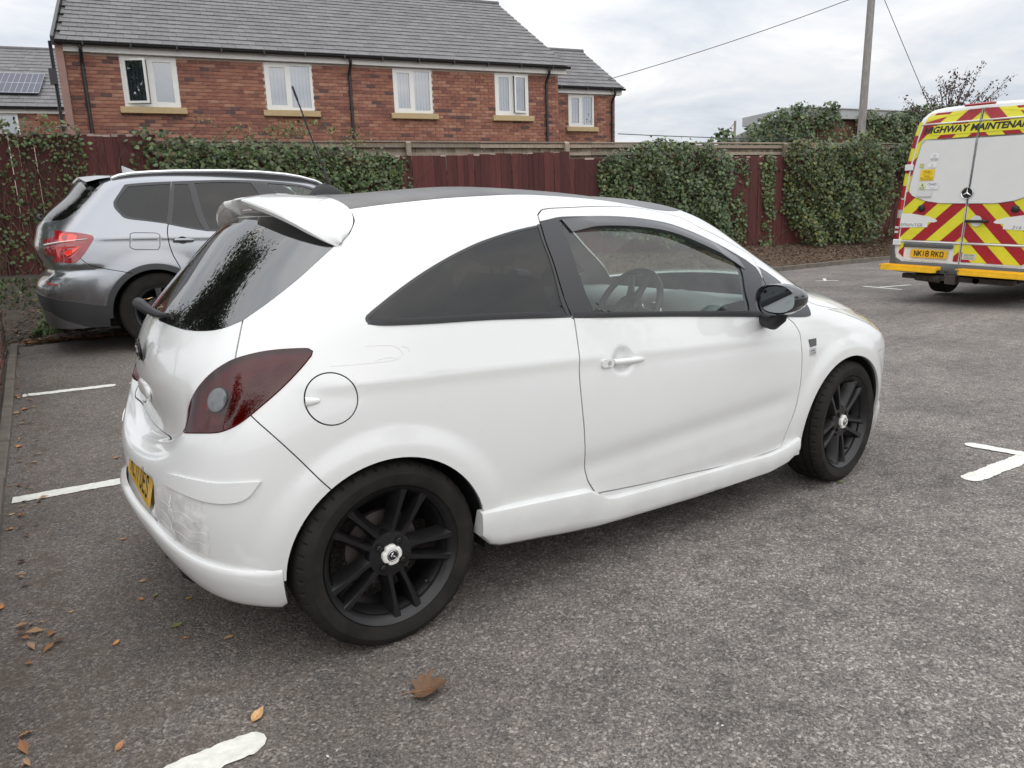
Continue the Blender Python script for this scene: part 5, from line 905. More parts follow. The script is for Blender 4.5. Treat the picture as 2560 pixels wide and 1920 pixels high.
# ------------------------------------------------------------------ the white hatchback
WHITE = M('white_paint', (.672, .675, .664), rough=.32, coat=1.0, coat_r=.03, var=.015, vscale=3)
def add_dirt(m, z0=.15, z1=.55, col=(.33, .30, .26), amt=.20):
    """road film that thickens towards the sills"""
    t = m.node_tree; p = t.nodes['Principled BSDF']; c = t.nodes.new('ShaderNodeTexCoord'); s = t.nodes.new('ShaderNodeSeparateXYZ'); t.links.new(c.outputs['Object'], s.inputs[0])
    r = t.nodes.new('ShaderNodeMapRange'); r.inputs[1].default_value = z1; r.inputs[2].default_value = z0; r.inputs[3].default_value = 0; r.inputs[4].default_value = amt; t.links.new(s.outputs['Z'], r.inputs[0])
    n = t.nodes.new('ShaderNodeTexNoise'); n.inputs['Scale'].default_value = 9; n.inputs['Detail'].default_value = 7; t.links.new(c.outputs['Object'], n.inputs['Vector'])
    r2 = t.nodes.new('ShaderNodeMapRange'); r2.inputs[1].default_value = .35; r2.inputs[2].default_value = .7; t.links.new(n.outputs['Fac'], r2.inputs[0])
    mu = t.nodes.new('ShaderNodeMath'); mu.operation = 'MULTIPLY'; t.links.new(r.outputs[0], mu.inputs[0]); t.links.new(r2.outputs[0], mu.inputs[1])
    # fine specks of grime
    n2 = t.nodes.new('ShaderNodeTexNoise'); n2.inputs['Scale'].default_value = 95; n2.inputs['Detail'].default_value = 2; t.links.new(c.outputs['Object'], n2.inputs['Vector'])
    r3 = t.nodes.new('ShaderNodeMapRange'); r3.inputs[1].default_value = .73; r3.inputs[2].default_value = .80; r3.inputs[3].default_value = 0; r3.inputs[4].default_value = .35; t.links.new(n2.outputs['Fac'], r3.inputs[0])
    ad = t.nodes.new('ShaderNodeMath'); ad.operation = 'ADD'; ad.use_clamp = True; t.links.new(mu.outputs[0], ad.inputs[0]); t.links.new(r3.outputs[0], ad.inputs[1])
    mx = t.nodes.new('ShaderNodeMix'); mx.data_type = 'RGBA'; t.links.new(ad.outputs[0], mx.inputs['Factor'])
    src = p.inputs['Base Color'].links[0].from_socket if p.inputs['Base Color'].links else None
    if src: t.links.new(src, mx.inputs['A'])
    else: mx.inputs['A'].default_value = p.inputs['Base Color'].default_value
    mx.inputs['B'].default_value = (*col, 1); t.links.new(mx.outputs['Result'], p.inputs['Base Color'])
add_dirt(WHITE)
BLACKTRIM = M('satin_black_trim', (.010, .010, .013), rough=.32, coat=.3, coat_r=.2)
GLOSSB = M('gloss_black', (.008, .008, .010), rough=.12, coat=1.0)
PLASTIC = M('black_plastic', (.015, .015, .0165), rough=.55, bump=.0004, bscale=400)
CAB = M('cabin_trim', (.12, .125, .128), rough=.75, var=.2, vscale=5)
CABL = M('headliner_cloth', (.30, .30, .29), rough=.9)
GREYROOF = M('dull_dark_roof_wrap', (.055, .050, .047), rough=.38, coat=.25, coat_r=.3, var=.35, vscale=7, hue=(.10, .093, .088))
G_DARK = glass('privacy_glass', (.10, .108, .115), ior=1.5); G_LIGHT = glass('green_tinted_glass', (.74, .84, .80), dirt=.09)
G_REAR = glass('rear_screen_glass', (.05, .055, .06), dirt=.02, ior=2.3); G_CLEAR = glass('windscreen_glass', (.78, .85, .82))
RUBBER = M('tyre_rubber', (.014, .0138, .0135), rough=.82, var=.45, vscale=9, bump=.0006, bscale=120, spec=.22, hue=(.024, .021, .018))
RIMB = M('satin_black_alloy', (.0085, .008, .0085), rough=.36, coat=.15, coat_r=.25, var=.5, vscale=9, spec=.35)
CHROME = M('chrome', (.75, .75, .76), rough=.12, metal=1)
SILVER = M('silver_paint', (.62, .62, .63), rough=.3, metal=.7)
DARKIN = M('wheelarch_liner', (.009, .009, .010), rough=.9)
SEATC = M('seat_cloth', (.030, .031, .034), rough=.95, var=.3, vscale=40)

ZC = .905     # shoulder crease height at the tail
def car_disp(u, v, P):
    x, y, z = P[..., 0], P[..., 1], P[..., 2]; w = smoothstep(.60, .74, y)*smoothstep(1.0, 1.5, v+1)
    d = np.zeros_like(x)
    for cx, rr in ((.01, .335), (2.485, .352)):
        r = np.hypot(x-cx, z-.31); up = smoothstep(-.35, .05, z-.31+.1)
        d = d+w*up*.013*smoothstep(rr+.115, rr+.03, r)
    # shoulder line: fades out forwards
    zc = ZC-.040*(x+.2); f = w*smoothstep(-.28, -.16, x)*(1-.55*smoothstep(.9, 2.1, x))
    t = z-zc
    d = d+f*(.006*np.exp(-np.clip(t, 0, 9)/.06)*(t > 0)+.006*np.exp(-(t/.028)**2)*(t <= 0))
    # hollow in the lower door, rising forwards
    zl = .43+.055*(x-1.4); g = w*smoothstep(.45, .8, x)*smoothstep(2.15, 1.9, x)
    d = d-g*.010*np.exp(-((z-zl-.05)/.05)**2)+g*.006*smoothstep(zl-.02, zl-.10, z)
    # pull-handle scoop
    d = d-w*.020*smoothstep(1.0, .35, np.hypot((x-.985)/.066, (z-.832)/.060))
    # fuel flap is very slightly domed outwards, plate recess in the bumper
    rc = smoothstep(.40, .27, y)*smoothstep(.415, .455, z)*smoothstep(.592, .570, z)*(x < 0)
    d = d-rc*(.042+.012*(z-.45)/.12)
    zs = .650+.075*(y/.45)**2
    d = d-(x < -.3)*.024*smoothstep(zs-.006, zs+.024, z)*smoothstep(zs+.22, zs+.03, z)*smoothstep(.58, .48, y)
    # soft step where the bumper skin turns under the lamp
    return d
CAR = Surf(CAR_NET, car_disp)
def arch(S, cx, cz, r, ug, vg, low=-1.05):
    q = []
    for a in np.linspace(math.radians(-38), math.radians(218), 60):
        X, Z = cx+r*math.cos(a), cz+r*math.sin(a)
        if not q: u, v = ug+r/.42, vg-1.5
        u, v = S.solve(X, Z, u, max(v, .05)); q.append((u, v))
    q = np.array(q)
    k = np.where(q[:, 1] < .02)[0]
    q[:, 1] = np.where(q[:, 1] < .02, -.0, q[:, 1])
    return q
ar_r = arch(CAR, .008, .31, .338, 6.7, 3.4); ar_f = arch(CAR, 2.482, .30, .358, 13.0, 3.3)
def dense(l, closed=False): return curve(l, closed)
tl = dense(CL['tail_light'], True); dg = dense(CL['door_glass'], True); df = dense(CL['door_frame'], True); do = dense(CL['door_outer'], True)
qw = dense(CL['quarter_win'], True); tri = dense(CL['mirror_tri'][:4]+CL['mirror_tri'][4:], True); sail = dense(CL['sail'], True)
_a, _b = ribbon(CAR, qw, .018, True)
def area(p): x, y = p[:, 0], p[:, 1]; return abs(np.dot(x, np.roll(y, -1))-np.dot(y, np.roll(x, -1)))
qg = _a if area(_a) < area(_b) else _b
rgb = dense([(0, CL['rear_glass_bot'][1][1])]+CL['rear_glass_bot'][1:]); rgs = dense(CL['rear_glass'])
rear_glass = np.concatenate([rgb, rgs[1:], [(4.60, 10.5), (4.2, 11.1), (3.0, 11.3), (0, 11.3)]])
tgs = dense(CL['tg_seam']); tgl = dense([(2.461, 5.318), (1.961, 5.104), (1.55, 5.16), (1.181, 5.20), (.6, 5.23), (0, 5.24)])
tailgate = np.concatenate([rgb, tgs[1:], [(3.2, 6.2), (2.7, 5.7)], tgl])
bs = dense(CL['bumper_seam'])
bumper = np.concatenate([tgl[::-1], [(3.6, 5.2)], bs, [(6.02, 2.6), (5.3, 1.2), (5.3, 0), (0, 0)]])
re_ = dense(CL['roof_edge']+[(10.4, 12.05), (12.2, 11.98), (13.6, 11.85), (14.2, 11.75)])
roof = np.concatenate([[(0, 11.35), (3.0, 11.35)], re_, [(17, 11.75), (17, 14), (0, 14)]])
screen_edge = dense([(13.55, 8.55), (13.75, 9.5), (13.85, 10.6), (14.0, 11.72)])
windscreen = np.concatenate([screen_edge, [(17, 11.72), (17, 8.45), (15.2, 8.42)]])
bon_edge = dense([(12.95, 8.15), (13.15, 7.4), (13.6, 6.75), (14.3, 6.35), (15.2, 6.1), (17, 6.0)])
bonnet = np.concatenate([bon_edge, [(17, 8.40), (15, 8.36), (13.6, 8.40)]])
hl = dense([(13.25, 6.95), (13.75, 6.62), (14.4, 6.27), (15.2, 6.0), (15.5, 5.3), (15.2, 4.7), (14.6, 4.62), (14.3, 4.9), (14.0, 5.6), (13.6, 6.3)], True)
fs = dense([(14.45, 4.75)]+CL['fender_seam'])
fbump = np.concatenate([fs, [(13.9, 1.5), (13.9, 0), (17, 0), (17, 6.0), (15.35, 6.02), (15.3, 4.9)]])
grille = np.array([(15.6, .9), (17, .9), (17, 2.6), (15.9, 2.6)]); fog = dense([(14.45, 1.6), (15.2, 1.2), (15.3, 2.6), (14.6, 3.1)], True)
aps = dense([(12.45, 8.55), (12.95, 8.2)])
fender = np.array([(10.9, 0), (17, 0), (17, 8.3), (13.2, 8.5), (12.95, 8.17), (12.45, 8.55), (11.9, 7.8), (11.3, 7.2), (10.9, 5), (10.9, 1)])
# round fuel flap
fu = CL['fuel'][0]; fc = CAR.raw(*fu)
flap = []
u_, v_ = fu
for a in np.linspace(0, 2*math.pi, 73)[:-1]:
    u_, v_ = CAR.solve(fc[0]+.077*math.cos(a), fc[2]+.0775*math.sin(a), u_, v_); flap.append((u_, v_))
flap = np.array(flap)
strip = dense(CL['strip'], True)
def rib(l, w, closed=False):
    a, b = ribbon(CAR, l, w, closed)
    if closed: return [('gap', np.concatenate([a, a[:1], b[:1], b[::-1]]))]
    return [('gap', np.concatenate([a, b[::-1]]))]
regions = [('hole', ar_r), ('hole', ar_f), ('hole', np.array([(0, 0), (5.6, 0), (5.6, 1.2), (5.2, 1.25), (4, 1.3), (2.5, 1.4), (0, 1.9)])), ('hole', np.array([(7.1, 0), (12.3, 0), (12.3, .5), (7.9, .6), (7.9, 1.35), (7.1, 1.35)])), ('hole', np.array([(13.3, 0), (17, 0), (17, .6), (13.3, .6)]))]
_sp = [(lambda q: (q[0], q[1]))(CAR.solve(.090, y, u, v, ax=(0, 1))) for y, u, v in zip(np.linspace(.02, .40, 12), np.linspace(.2, 2.9, 12), np.linspace(13.0, 12.2, 12))]
spl = dense(_sp+CL['spoiler'][:6])
regions += rib(spl, .007)+rib(do, .0055, True)+rib(flap, .0045, True)+rib(bs, .004)+rib(tgs, .0055)+rib(tgl, .0035)+rib(re_, .004)+rib(fs, .004)+rib(bon_edge, .005)+rib(aps, .004)+rib(tl, .003, True)
_fx = dense([(8.665, 7.80), (8.62, 8.2), (8.52, 9.3), (8.38, 10.05), (8.31, 10.52)]); _p, _q = ribbon(CAR, _fx, .022); regions += [('qtrim', np.concatenate([_p, _q[::-1]]))]
regions += [('flap', flap), ('lamp', tl), ('strip', strip), ('qglass', qg), ('qtrim', qw), ('tri', tri), ('dglass', dg), ('sail', sail), ('dframe', df), ('door', do),
            ('rglass', rear_glass), ('tailgate', tailgate), ('headlamp', hl), ('grille', grille), ('fog', fog), ('bumper', bumper), ('roof', roof), ('screen', windscreen), ('bonnet', bonnet), ('fbumper', fbump), ('fender', fender)]
hx = []
for k_ in (.28, .42, .55, .68, .82, .96, 1.1):
    u_, v_ = 9.1, 5.7; ring_ = []
    for a in np.linspace(0, 2*math.pi, 29)[:-1]: u_, v_ = CAR.solve(.985+.066*k_*math.cos(a), .832+.060*k_*math.sin(a), u_, v_); ring_.append((u_, v_))
    hx.append(np.array(ring_))
for y0 in (.27, .285, .30, .315):          # extra rows where the skin steps
    hx.append(np.array([(u, v) for u, v in [CAR.solve(y0, z0, 1.3, 2.6, ax=(1, 2)) for z0 in np.linspace(.43, .59, 12)]]+[CAR.solve(y0+.004, .51, 1.3, 2.6, ax=(1, 2))]))
for dz in (-.002, .004, .010, .016, .024):
    L_ = [CAR.solve(y0, .650+.075*(y0/.45)**2+dz, max(.01, y0*4.5), 4.6, ax=(1, 2)) for y0 in np.linspace(.0, .56, 26)]; hx.append(np.array(L_+L_[::-1][1:-1]))
parts = shell(CAR, regions, gu=.026, gv=.016, extra=hx)
car = empty('parked_car', (0, 0, 0))
tag(car, 'white three-door hatchback with black roof and black alloy wheels, nearest the camera', 'car')
def both(nm, key, mat, **k):
    a = panel(CAR, nm, parts[key], mat, car, side='right', **k); b = panel(CAR, nm, parts[key], mat, car, side='left', **k); return a, b
both('body_side', 'rest', WHITE); both('door', 'door', WHITE)
bumper_o = panel(CAR, 'rear_bumper', parts['bumper'], WHITE, car); panel(CAR, 'front_bumper', parts['fbumper'], WHITE, car); panel(CAR, 'bonnet', parts['bonnet'], WHITE, car)
tailgate_o = panel(CAR, 'tailgate', parts['tailgate'], WHITE, car); panel(CAR, 'roof', parts['roof'], GREYROOF, car)
both('front_wing', 'fender', WHITE)
both('window_frame', 'dframe', BLACKTRIM, off=-.001); both('window_trim', 'qtrim', BLACKTRIM, off=.001); both('mirror_sail', 'sail', BLACKTRIM, off=.004)
both('side_window', 'dglass', G_LIGHT, off=-.006, flange=0); both('quarter_window', 'qglass', G_DARK, off=-.001, flange=0); both('quarter_light', 'tri', GLOSSB, off=-.002, flange=0)
panel(CAR, 'rear_window', parts['rglass'], G_REAR, car, off=.001, flange=0); panel(CAR, 'windscreen', parts['screen'], G_CLEAR, car, flange=0)
panel(CAR, 'grille', parts['grille'], PLASTIC, car, off=-.01); both('fog_surround', 'fog', PLASTIC, off=-.006)
flaps = both('fuel_flap', 'flap', WHITE, off=.0005)
bpy.data.objects.remove(flaps[1])
both('bumper_strip', 'strip', WHITE, off=.0075)
# cabin lining behind every opaque panel (also closes the shut lines)
fl = [parts[k] for k in ('rest', 'door', 'bumper', 'tailgate', 'fender', 'gap', 'lamp', 'flap', 'strip', 'fbumper', 'bonnet', 'dframe', 'sail', 'qtrim') if k in parts]
n0 = 0; uvs = []; fcs = []
for uv_, f_ in fl: uvs.append(uv_); fcs.append(f_+n0); n0 += len(uv_)
panel(CAR, 'inner_trim', (np.concatenate(uvs), np.concatenate(fcs)), CAB, car, off=-.022, flange=0)
panel(CAR, 'headliner', parts['roof'], CABL, car, off=-.03, flange=0)
# ---- tail lamps: smoked red lens over an inner reflector, round reversing lens, ribs
LENS = bpy.data.materials.new('smoked_red_lens'); LENS.use_nodes = True; _t = LENS.node_tree; _t.nodes.clear()
_o = _t.nodes.new('ShaderNodeOutputMaterial'); _m = _t.nodes.new('ShaderNodeMixShader'); _tr = _t.nodes.new('ShaderNodeBsdfTransparent'); _g = _t.nodes.new('ShaderNodeBsdfGlossy'); _fr = _t.nodes.new('ShaderNodeFresnel')
fix_fresnel(_t, _fr, 1.62); _tr.inputs[0].default_value = (.42, .018, .035, 1); _g.inputs['Roughness'].default_value = .02
_t.links.new(_fr.outputs[0], _m.inputs[0]); _t.links.new(_tr.outputs[0], _m.inputs[1]); _t.links.new(_g.outputs[0], _m.inputs[2]); _t.links.new(_m.outputs[0], _o.inputs[0])
REFL = M('lamp_reflector', (.30, .035, .05), rough=.4, metal=.2, var=.2, vscale=30); REDBR = M('bright_red_reflector', (.85, .03, .02), rough=.2, coat=.5)
SMOKE = M('smoked_round_lens', (.075, .08, .082), rough=.12, coat=1, var=.3, vscale=40)
for sd, ym in (('right', -1), ('left', 1)):
    lamp = panel(CAR, 'tail_light', parts['lamp'], LENS, car, off=.004, flange=.0, side=sd)
    panel(CAR, 'lamp_reflector', parts['lamp'], REFL, lamp, off=-.014, flange=-.017, side=sd)
    K = np.array([1, ym, 1.])
    cu, cv = CAR.solve(-.440, .872, 3.2, 6.0); c = CAR.p(cu, cv); n = CAR.n(cu, cv)
    a3 = np.array([0, 0, 1.])-n*n[2]; a3 /= np.linalg.norm(a3); b3 = np.cross(n, a3)
    for r0, off, mt, nm in ((.037, .0035, BLACKTRIM, 'lens_ring'), (.034, .0050, SMOKE, 'reversing_lens')):
        b = MB(); ring = [c+n*off+r0*(math.cos(t)*a3*1.06+math.sin(t)*b3) for t in np.linspace(0, 2*math.pi, 41)[:-1]]; mid = [c+n*(off+.003)+r0*.55*(math.cos(t)*a3*1.06+math.sin(t)*b3) for t in np.linspace(0, 2*math.pi, 41)[:-1]]
        b.add([q*K for q in ring+mid], [(i, (i+1) % 40, 40+(i+1) % 40, 40+i) for i in range(40)]+[tuple(range(40, 80))]); b.build(nm, mt, lamp, smooth=True)
    b = MB()                                                     # fine ribs in the outer half
    for k in range(11):
        u0, v0, u1, v1 = 4.0+.05*k, 4.98+.155*k, 4.86+.085*k, 5.42+.145*k
        L = [CAR.p(u0+(u1-u0)*t, v0+(v1-v0)*t)-CAR.n(u0+(u1-u0)*t, v0+(v1-v0)*t)*.0035 for t in np.linspace(0, 1, 8)]; b.tube([q*K for q in L], .0016, 4)
    b.build('lamp_rib', REFL, lamp)
    b = MB(); q = [CAR.p(u, v)-CAR.n(u, v)*.001 for u, v in ((3.55, 5.80), (3.82, 5.86), (3.62, 5.60))]; b.add([p_*K for p_ in q], [(0, 1, 2)]); b.build('reflector_glint', REDBR, lamp)
HLM = M('headlamp_lens', (.42, .42, .37), rough=.2, coat=1, var=.2, vscale=12)
both('headlight', 'headlamp', HLM, off=.002)
# ---- lower rear skirt
def skirt(us, top, bot, prof, name, S=CAR, mat=WHITE, sides=(-1, 1), join=True):
    """us: stations; top/bot: ring coordinate along the station; prof: (t from top 0 to bottom 1, offset)"""
    b = MB(); objs = []
    def grid(K):
        rows = []
        for u, a, c in zip(us, top, bot):
            r = []
            for t, o in prof:
                v = a+(c-a)*t; vv = max(v, 0.); p = S.raw(u, vv); n = S.rawn(u, max(vv, .3)); n = n*np.array([1, 1, 0]); n /= np.linalg.norm(n)
                if v < 0: p = p+np.array([0, 0, v*.13])
                r.append((p+n*o)*K)
            rows.append(r)
        return rows
    m = len(prof)
    if join:
        R = grid(np.array([1, 1, 1.]))[::-1]+grid(np.array([1, -1, 1.]))[1:]
        V = [q for r in R for q in r]; F = [(i*m+j, i*m+j+1, (i+1)*m+j+1, (i+1)*m+j) for i in range(len(R)-1) for j in range(m-1)]
        F += [tuple(range(m)), tuple(((len(R)-1)*m+j) for j in range(m))[::-1]]
        b.add(V, F); objs.append(b.build(name, mat, car, smooth=True, sharp=40))
    else:
        for s_ in sides:
            b = MB(); R = grid(np.array([1, s_, 1.])); V = [q for r in R for q in r]; F = [(i*m+j, i*m+j+1, (i+1)*m+j+1, (i+1)*m+j) for i in range(len(R)-1) for j in range(m-1)]
            F += [tuple(range(m)), tuple(((len(R)-1)*m+j) for j in range(m))[::-1]]
            b.add(V, F); objs.append(b.build(name, mat, car, smooth=True, sharp=40))
    return objs
_us = np.linspace(0, 5.17, 44)
_zt = np.interp(_us, [0, .6, 1.64, 2.77, 3.35, 4.03, 4.56, 4.95, 5.24], [.462, .455, .440, .402, .386, .370, .360, .355, .357])
_zb = np.interp(_us, [0, .6, 1.3, 2.0, 2.6, 3.2, 4.0, 4.7, 5.05, 5.24], [.385, .375, .345, .315, .288, .262, .235, .215, .205, .225])
def v_at(S, u, z):
    lo, hi = 0., 6.
    if S.raw(u, 0.)[2] > z: return (z-S.raw(u, 0.)[2])/.13
    for _ in range(30):
        m = (lo+hi)/2
        if S.raw(u, m)[2] < z: lo = m
        else: hi = m
    return lo
_vt = [v_at(CAR, u, z) for u, z in zip(_us, _zt)]; _vb = [v_at(CAR, u, z) for u, z in zip(_us, _zb)]
skirt(_us, _vt, _vb, [(0, -.004), (0, .010), (.04, .016), (.14, .020), (.35, .020), (.6, .015), (.85, .006), (.96, -.002), (1.0, -.012), (1.0, -.06)], 'rear_skirt')
_us = np.linspace(7.575, 11.84, 44); _x = np.array([CAR.raw(u, 1.)[0] for u in _us])
_zt = np.interp(_x, [.35, .53, .80, .90, 1.88, 1.99, 2.09], [.392, .382, .364, .302, .274, .284, .316]); _zt = _zt+np.interp(_x, [.86, .90], [.0, 0])
_zb = np.interp(_x, [.33, .37, .46, .84, 1.4, 1.9, 2.03, 2.09], [.30, .245, .232, .190, .174, .176, .20, .24])
_vt = [v_at(CAR, u, z) for u, z in zip(_us, _zt)]; _vb = [v_at(CAR, u, z) for u, z in zip(_us, _zb)]
skirt(_us, _vt, _vb, [(0, -.01), (.0, .012), (.05, .026), (.14, .030), (.4, .034), (.7, .036), (.90, .033), (1.0, .018), (1.0, -.03)], 'side_skirt', join=False)
_us = np.linspace(14.0, 17, 30); _vt = [v_at(CAR, u, .33) for u in _us]; _vb = [v_at(CAR, u, .20) for u in _us]
skirt(_us, _vt, _vb, [(0, -.004), (0, .01), (.15, .022), (.7, .03), (1.0, .035), (1, -.04)], 'front_splitter')
# ---- roof spoiler
def spoiler():
    front = [(.075, 0, 1.480), (.076, .07, 1.479), (.077, .112, 1.478), (.078, .14, 1.477), (.080, .30, 1.462), (.084, .42, 1.438), (.083, .495, 1.411), (.067, .552, 1.374), (.040, .580, 1.341), (.006, .593, 1.312)]
    rear = [(-.150, 0, 1.478), (-.150, .07, 1.477), (-.149, .112, 1.475), (-.174, .128, 1.470), (-.168, .25, 1.450), (-.152, .37, 1.426), (-.125, .47, 1.396), (-.088, .54, 1.361), (-.046, .583, 1.327), (-.008, .600, 1.304)]
    und = [(-.105, 0, 1.398), (-.104, .07, 1.398), (-.103, .112, 1.397), (-.102, .128, 1.397), (-.090, .25, 1.394), (-.046, .42, 1.378), (-.030, .46, 1.362), (-.018, .51, 1.345), (-.010, .555, 1.325), (-.002, .59, 1.306)]
    def fine(A, lin=()):
        A = np.array(A, float); n_ = len(A); o_ = []
        for i in range(n_-1):
            p0, p1, p2, p3 = A[max(i-1, 0)], A[i], A[i+1], A[min(i+2, n_-1)]
            if i == 0: p0 = p2*np.array([1, -1, 1])
            if i in lin: p0, p3 = 2*p1-p2, 2*p2-p1
            if i-1 in lin: p0 = 2*p1-p2
            if i+1 in lin: p3 = 2*p2-p1
            for k in range(5): t = k/5; o_.append(.5*(2*p1+(-p0+p2)*t+(2*p0-5*p1+4*p2-p3)*t*t+(-p0+3*p1-3*p2+p3)*t**3))
        return np.array(o_+[A[-1]])
    F_, R_, U_ = fine(front), fine(rear, (2,)), fine(und, (2,)); n = len(F_)
    b = MB(); prof = []
    for k in (-1, 1):
        rows = []
        for i in range(n):
            f, r, u = F_[i], R_[i], U_[i]; K = np.array([1, k, 1]); row = []
            th = float(np.interp(i/5, [0, 2, 3, 7, 9], [.014, .014, .020, .018, .008]))
            for t in np.linspace(0, 1, 7):
                q = f*(1-t)+r*t; q = q+np.array([0, 0, .012])*math.sin(math.pi*t)*float(np.interp(i, [0, 30, 45], [1, 1, .5]))+np.array([0, .010*float(np.interp(i, [15, 30], [0, 1])), 0])*math.sin(math.pi*t); row.append(q*K)
            row[0] = (f+np.array([0, 0, .0035]))*K
            row.append((r+np.array([-.003, 0, -.006]))*K); row.append((r+np.array([.002, 0, -th]))*K)
            row.append((r*.45+u*.55+np.array([0, 0, -.002]))*K); row.append(u*K); row.append((u+np.array([.05, 0, .02]))*K)
            rows.append(row)
        m = len(rows[0]); V = [q for r in rows for q in r]; Fc = [(i*m+j, i*m+j+1, (i+1)*m+j+1, (i+1)*m+j) for i in range(n-1) for j in range(m-1)]
        b.add(V, Fc)
    me = b.mesh('spoiler'); bm = bmesh.new(); bm.from_mesh(me); bmesh.ops.remove_doubles(bm, verts=bm.verts, dist=.0005); bmesh.ops.recalc_face_normals(bm, faces=bm.faces); bm.to_mesh(me); bm.free()
    me.polygons.foreach_set('use_smooth', [True]*len(me.polygons)); me.set_sharp_from_angle(angle=math.radians(38)); me.materials.append(WHITE)
    o = obj('spoiler', me, None, car)
    b = MB(); b.box((-.118, 0, 1.437), (.02, .16, .012)); b.build('brake_light', M('brake_lamp_red', (.22, .01, .012), rough=.15, coat=1), o)
spoiler()
# ---- small fittings on the right flank use local frames
def frame(S, u, v, ym=-1):
    c = S.p(u, v); n = S.n(u, v); K = np.array([1, ym, 1.]); t, _ = S.der(S.p, u, v, 2e-3); t = t-n*np.dot(t, n); t /= np.linalg.norm(t); w = np.cross(t, n)
    if w[2] < 0: w = -w
    return c*K, t*K, w*K, n*K
def place_mb(b, fr, name, mat, parent, smooth=False, sharp=40):
    c, t, w, n = fr; b.v = [tuple(c+t*p[0]+w*p[1]+n*p[2]) for p in b.v]; return b.build(name, mat, parent, smooth=smooth, sharp=sharp)
def rounded(w, h, r, n=5):
    q = []
    for cx, cy, a0 in ((w/2-r, h/2-r, 0), (-w/2+r, h/2-r, 90), (-w/2+r, -h/2+r, 180), (w/2-r, -h/2+r, 270)):
        for k in range(n+1): a = math.radians(a0+90*k/n); q.append((cx+r*math.cos(a), cy+r*math.sin(a)))
    return q
for ym in (-1, 1):
    u0, v0 = CAR.solve(.985, .832, 9.1, 5.7); c, t, w, n = frame(CAR, u0, v0, ym); c = c+n*.012
    hd = MB(); prof = []
    for x_, hh, th in ((-.052, .012, .006), (-.047, .0125, .020), (-.02, .0125, .026), (.03, .0125, .028), (.07, .0115, .026), (.104, .0085, .018), (.113, .0055, .004)):
        prof.append([(x_, hh*math.sin(a), -.004+th*(.5+.5*math.cos(a))*.9+th*.1) for a in np.linspace(-math.pi, math.pi, 17)[:-1]])
    V = [p for r in prof for p in r]; F = [(i*16+j, i*16+(j+1) % 16, (i+1)*16+(j+1) % 16, (i+1)*16+j) for i in range(6) for j in range(16)]+[tuple(range(16))[::-1], tuple(96+j for j in range(16))]
    hd.add(V, F); h_o = place_mb(hd, (c, t, w, n), 'door_handle', WHITE, car, True)
    lk = MB(); lk.prism(rounded(.055, .030, .009), 0, .020, 'z'); lk.v = [(p[0]-.083, p[1], p[2]-.002) for p in lk.v]; place_mb(lk, (c, t, w, n), 'lock_cover', WHITE, h_o, True)
    if ym < 0:
        ky = MB(); ky.lathe([(.0, .0195), (.0085, .0195), (.0085, .017)], 20, 'z', (-.078, 0, 0)); place_mb(ky, (c, t, w, n), 'keyhole', SILVER, h_o)
    # thumb lip on the fuel flap and the wing badge
    if ym < 0:
        fp = MB(); V = []; F = []
        for i, xx in enumerate(np.linspace(-.078, -.036, 7)):
            hw = .0135*math.sqrt(max(.02, 1-((xx+.078)/.046)**2)); V += [(xx, hw*math.sin(a), .0075*math.cos(a)*math.sqrt(max(.02, 1-((xx+.078)/.046)**3))) for a in np.linspace(-math.pi/2, math.pi/2, 9)]
        F = [(i*9+j, i*9+j+1, (i+1)*9+j+1, (i+1)*9+j) for i in range(6) for j in range(8)]+[tuple(range(9))]; fp.add(V, F)
        place_mb(fp, frame(CAR, *fu, ym), 'flap_lip', WHITE, flaps[0], True)
    b = MB(); b.prism([(-.027, .020), (.030, .021), (.026, -.014), (-.020, -.016)], -.002, .004, 'z'); bd = place_mb(b, frame(CAR, *CAR.solve(2.175, .757, 12.1, 5.1), ym), 'wing_badge', GLOSSB, car)
    b = MB(); b.prism(rounded(.050, .034, .006), -.002, .003, 'z'); place_mb(b, frame(CAR, *CAR.solve(2.172, .718, 12.1, 4.7), ym), 'badge_plate', SILVER, bd)
    b = MB(); b.tube([(-.014+.028*k/8, .005*math.sin(math.pi*k/8)+.001, .0035) for k in range(9)], .0016, 5); b.tube([(-.016, -.007, .0035), (.018, -.006, .0035)], .0012, 4); place_mb(b, frame(CAR, *CAR.solve(2.172, .718, 12.1, 4.7), ym), 'badge_mark', PLASTIC, bd)
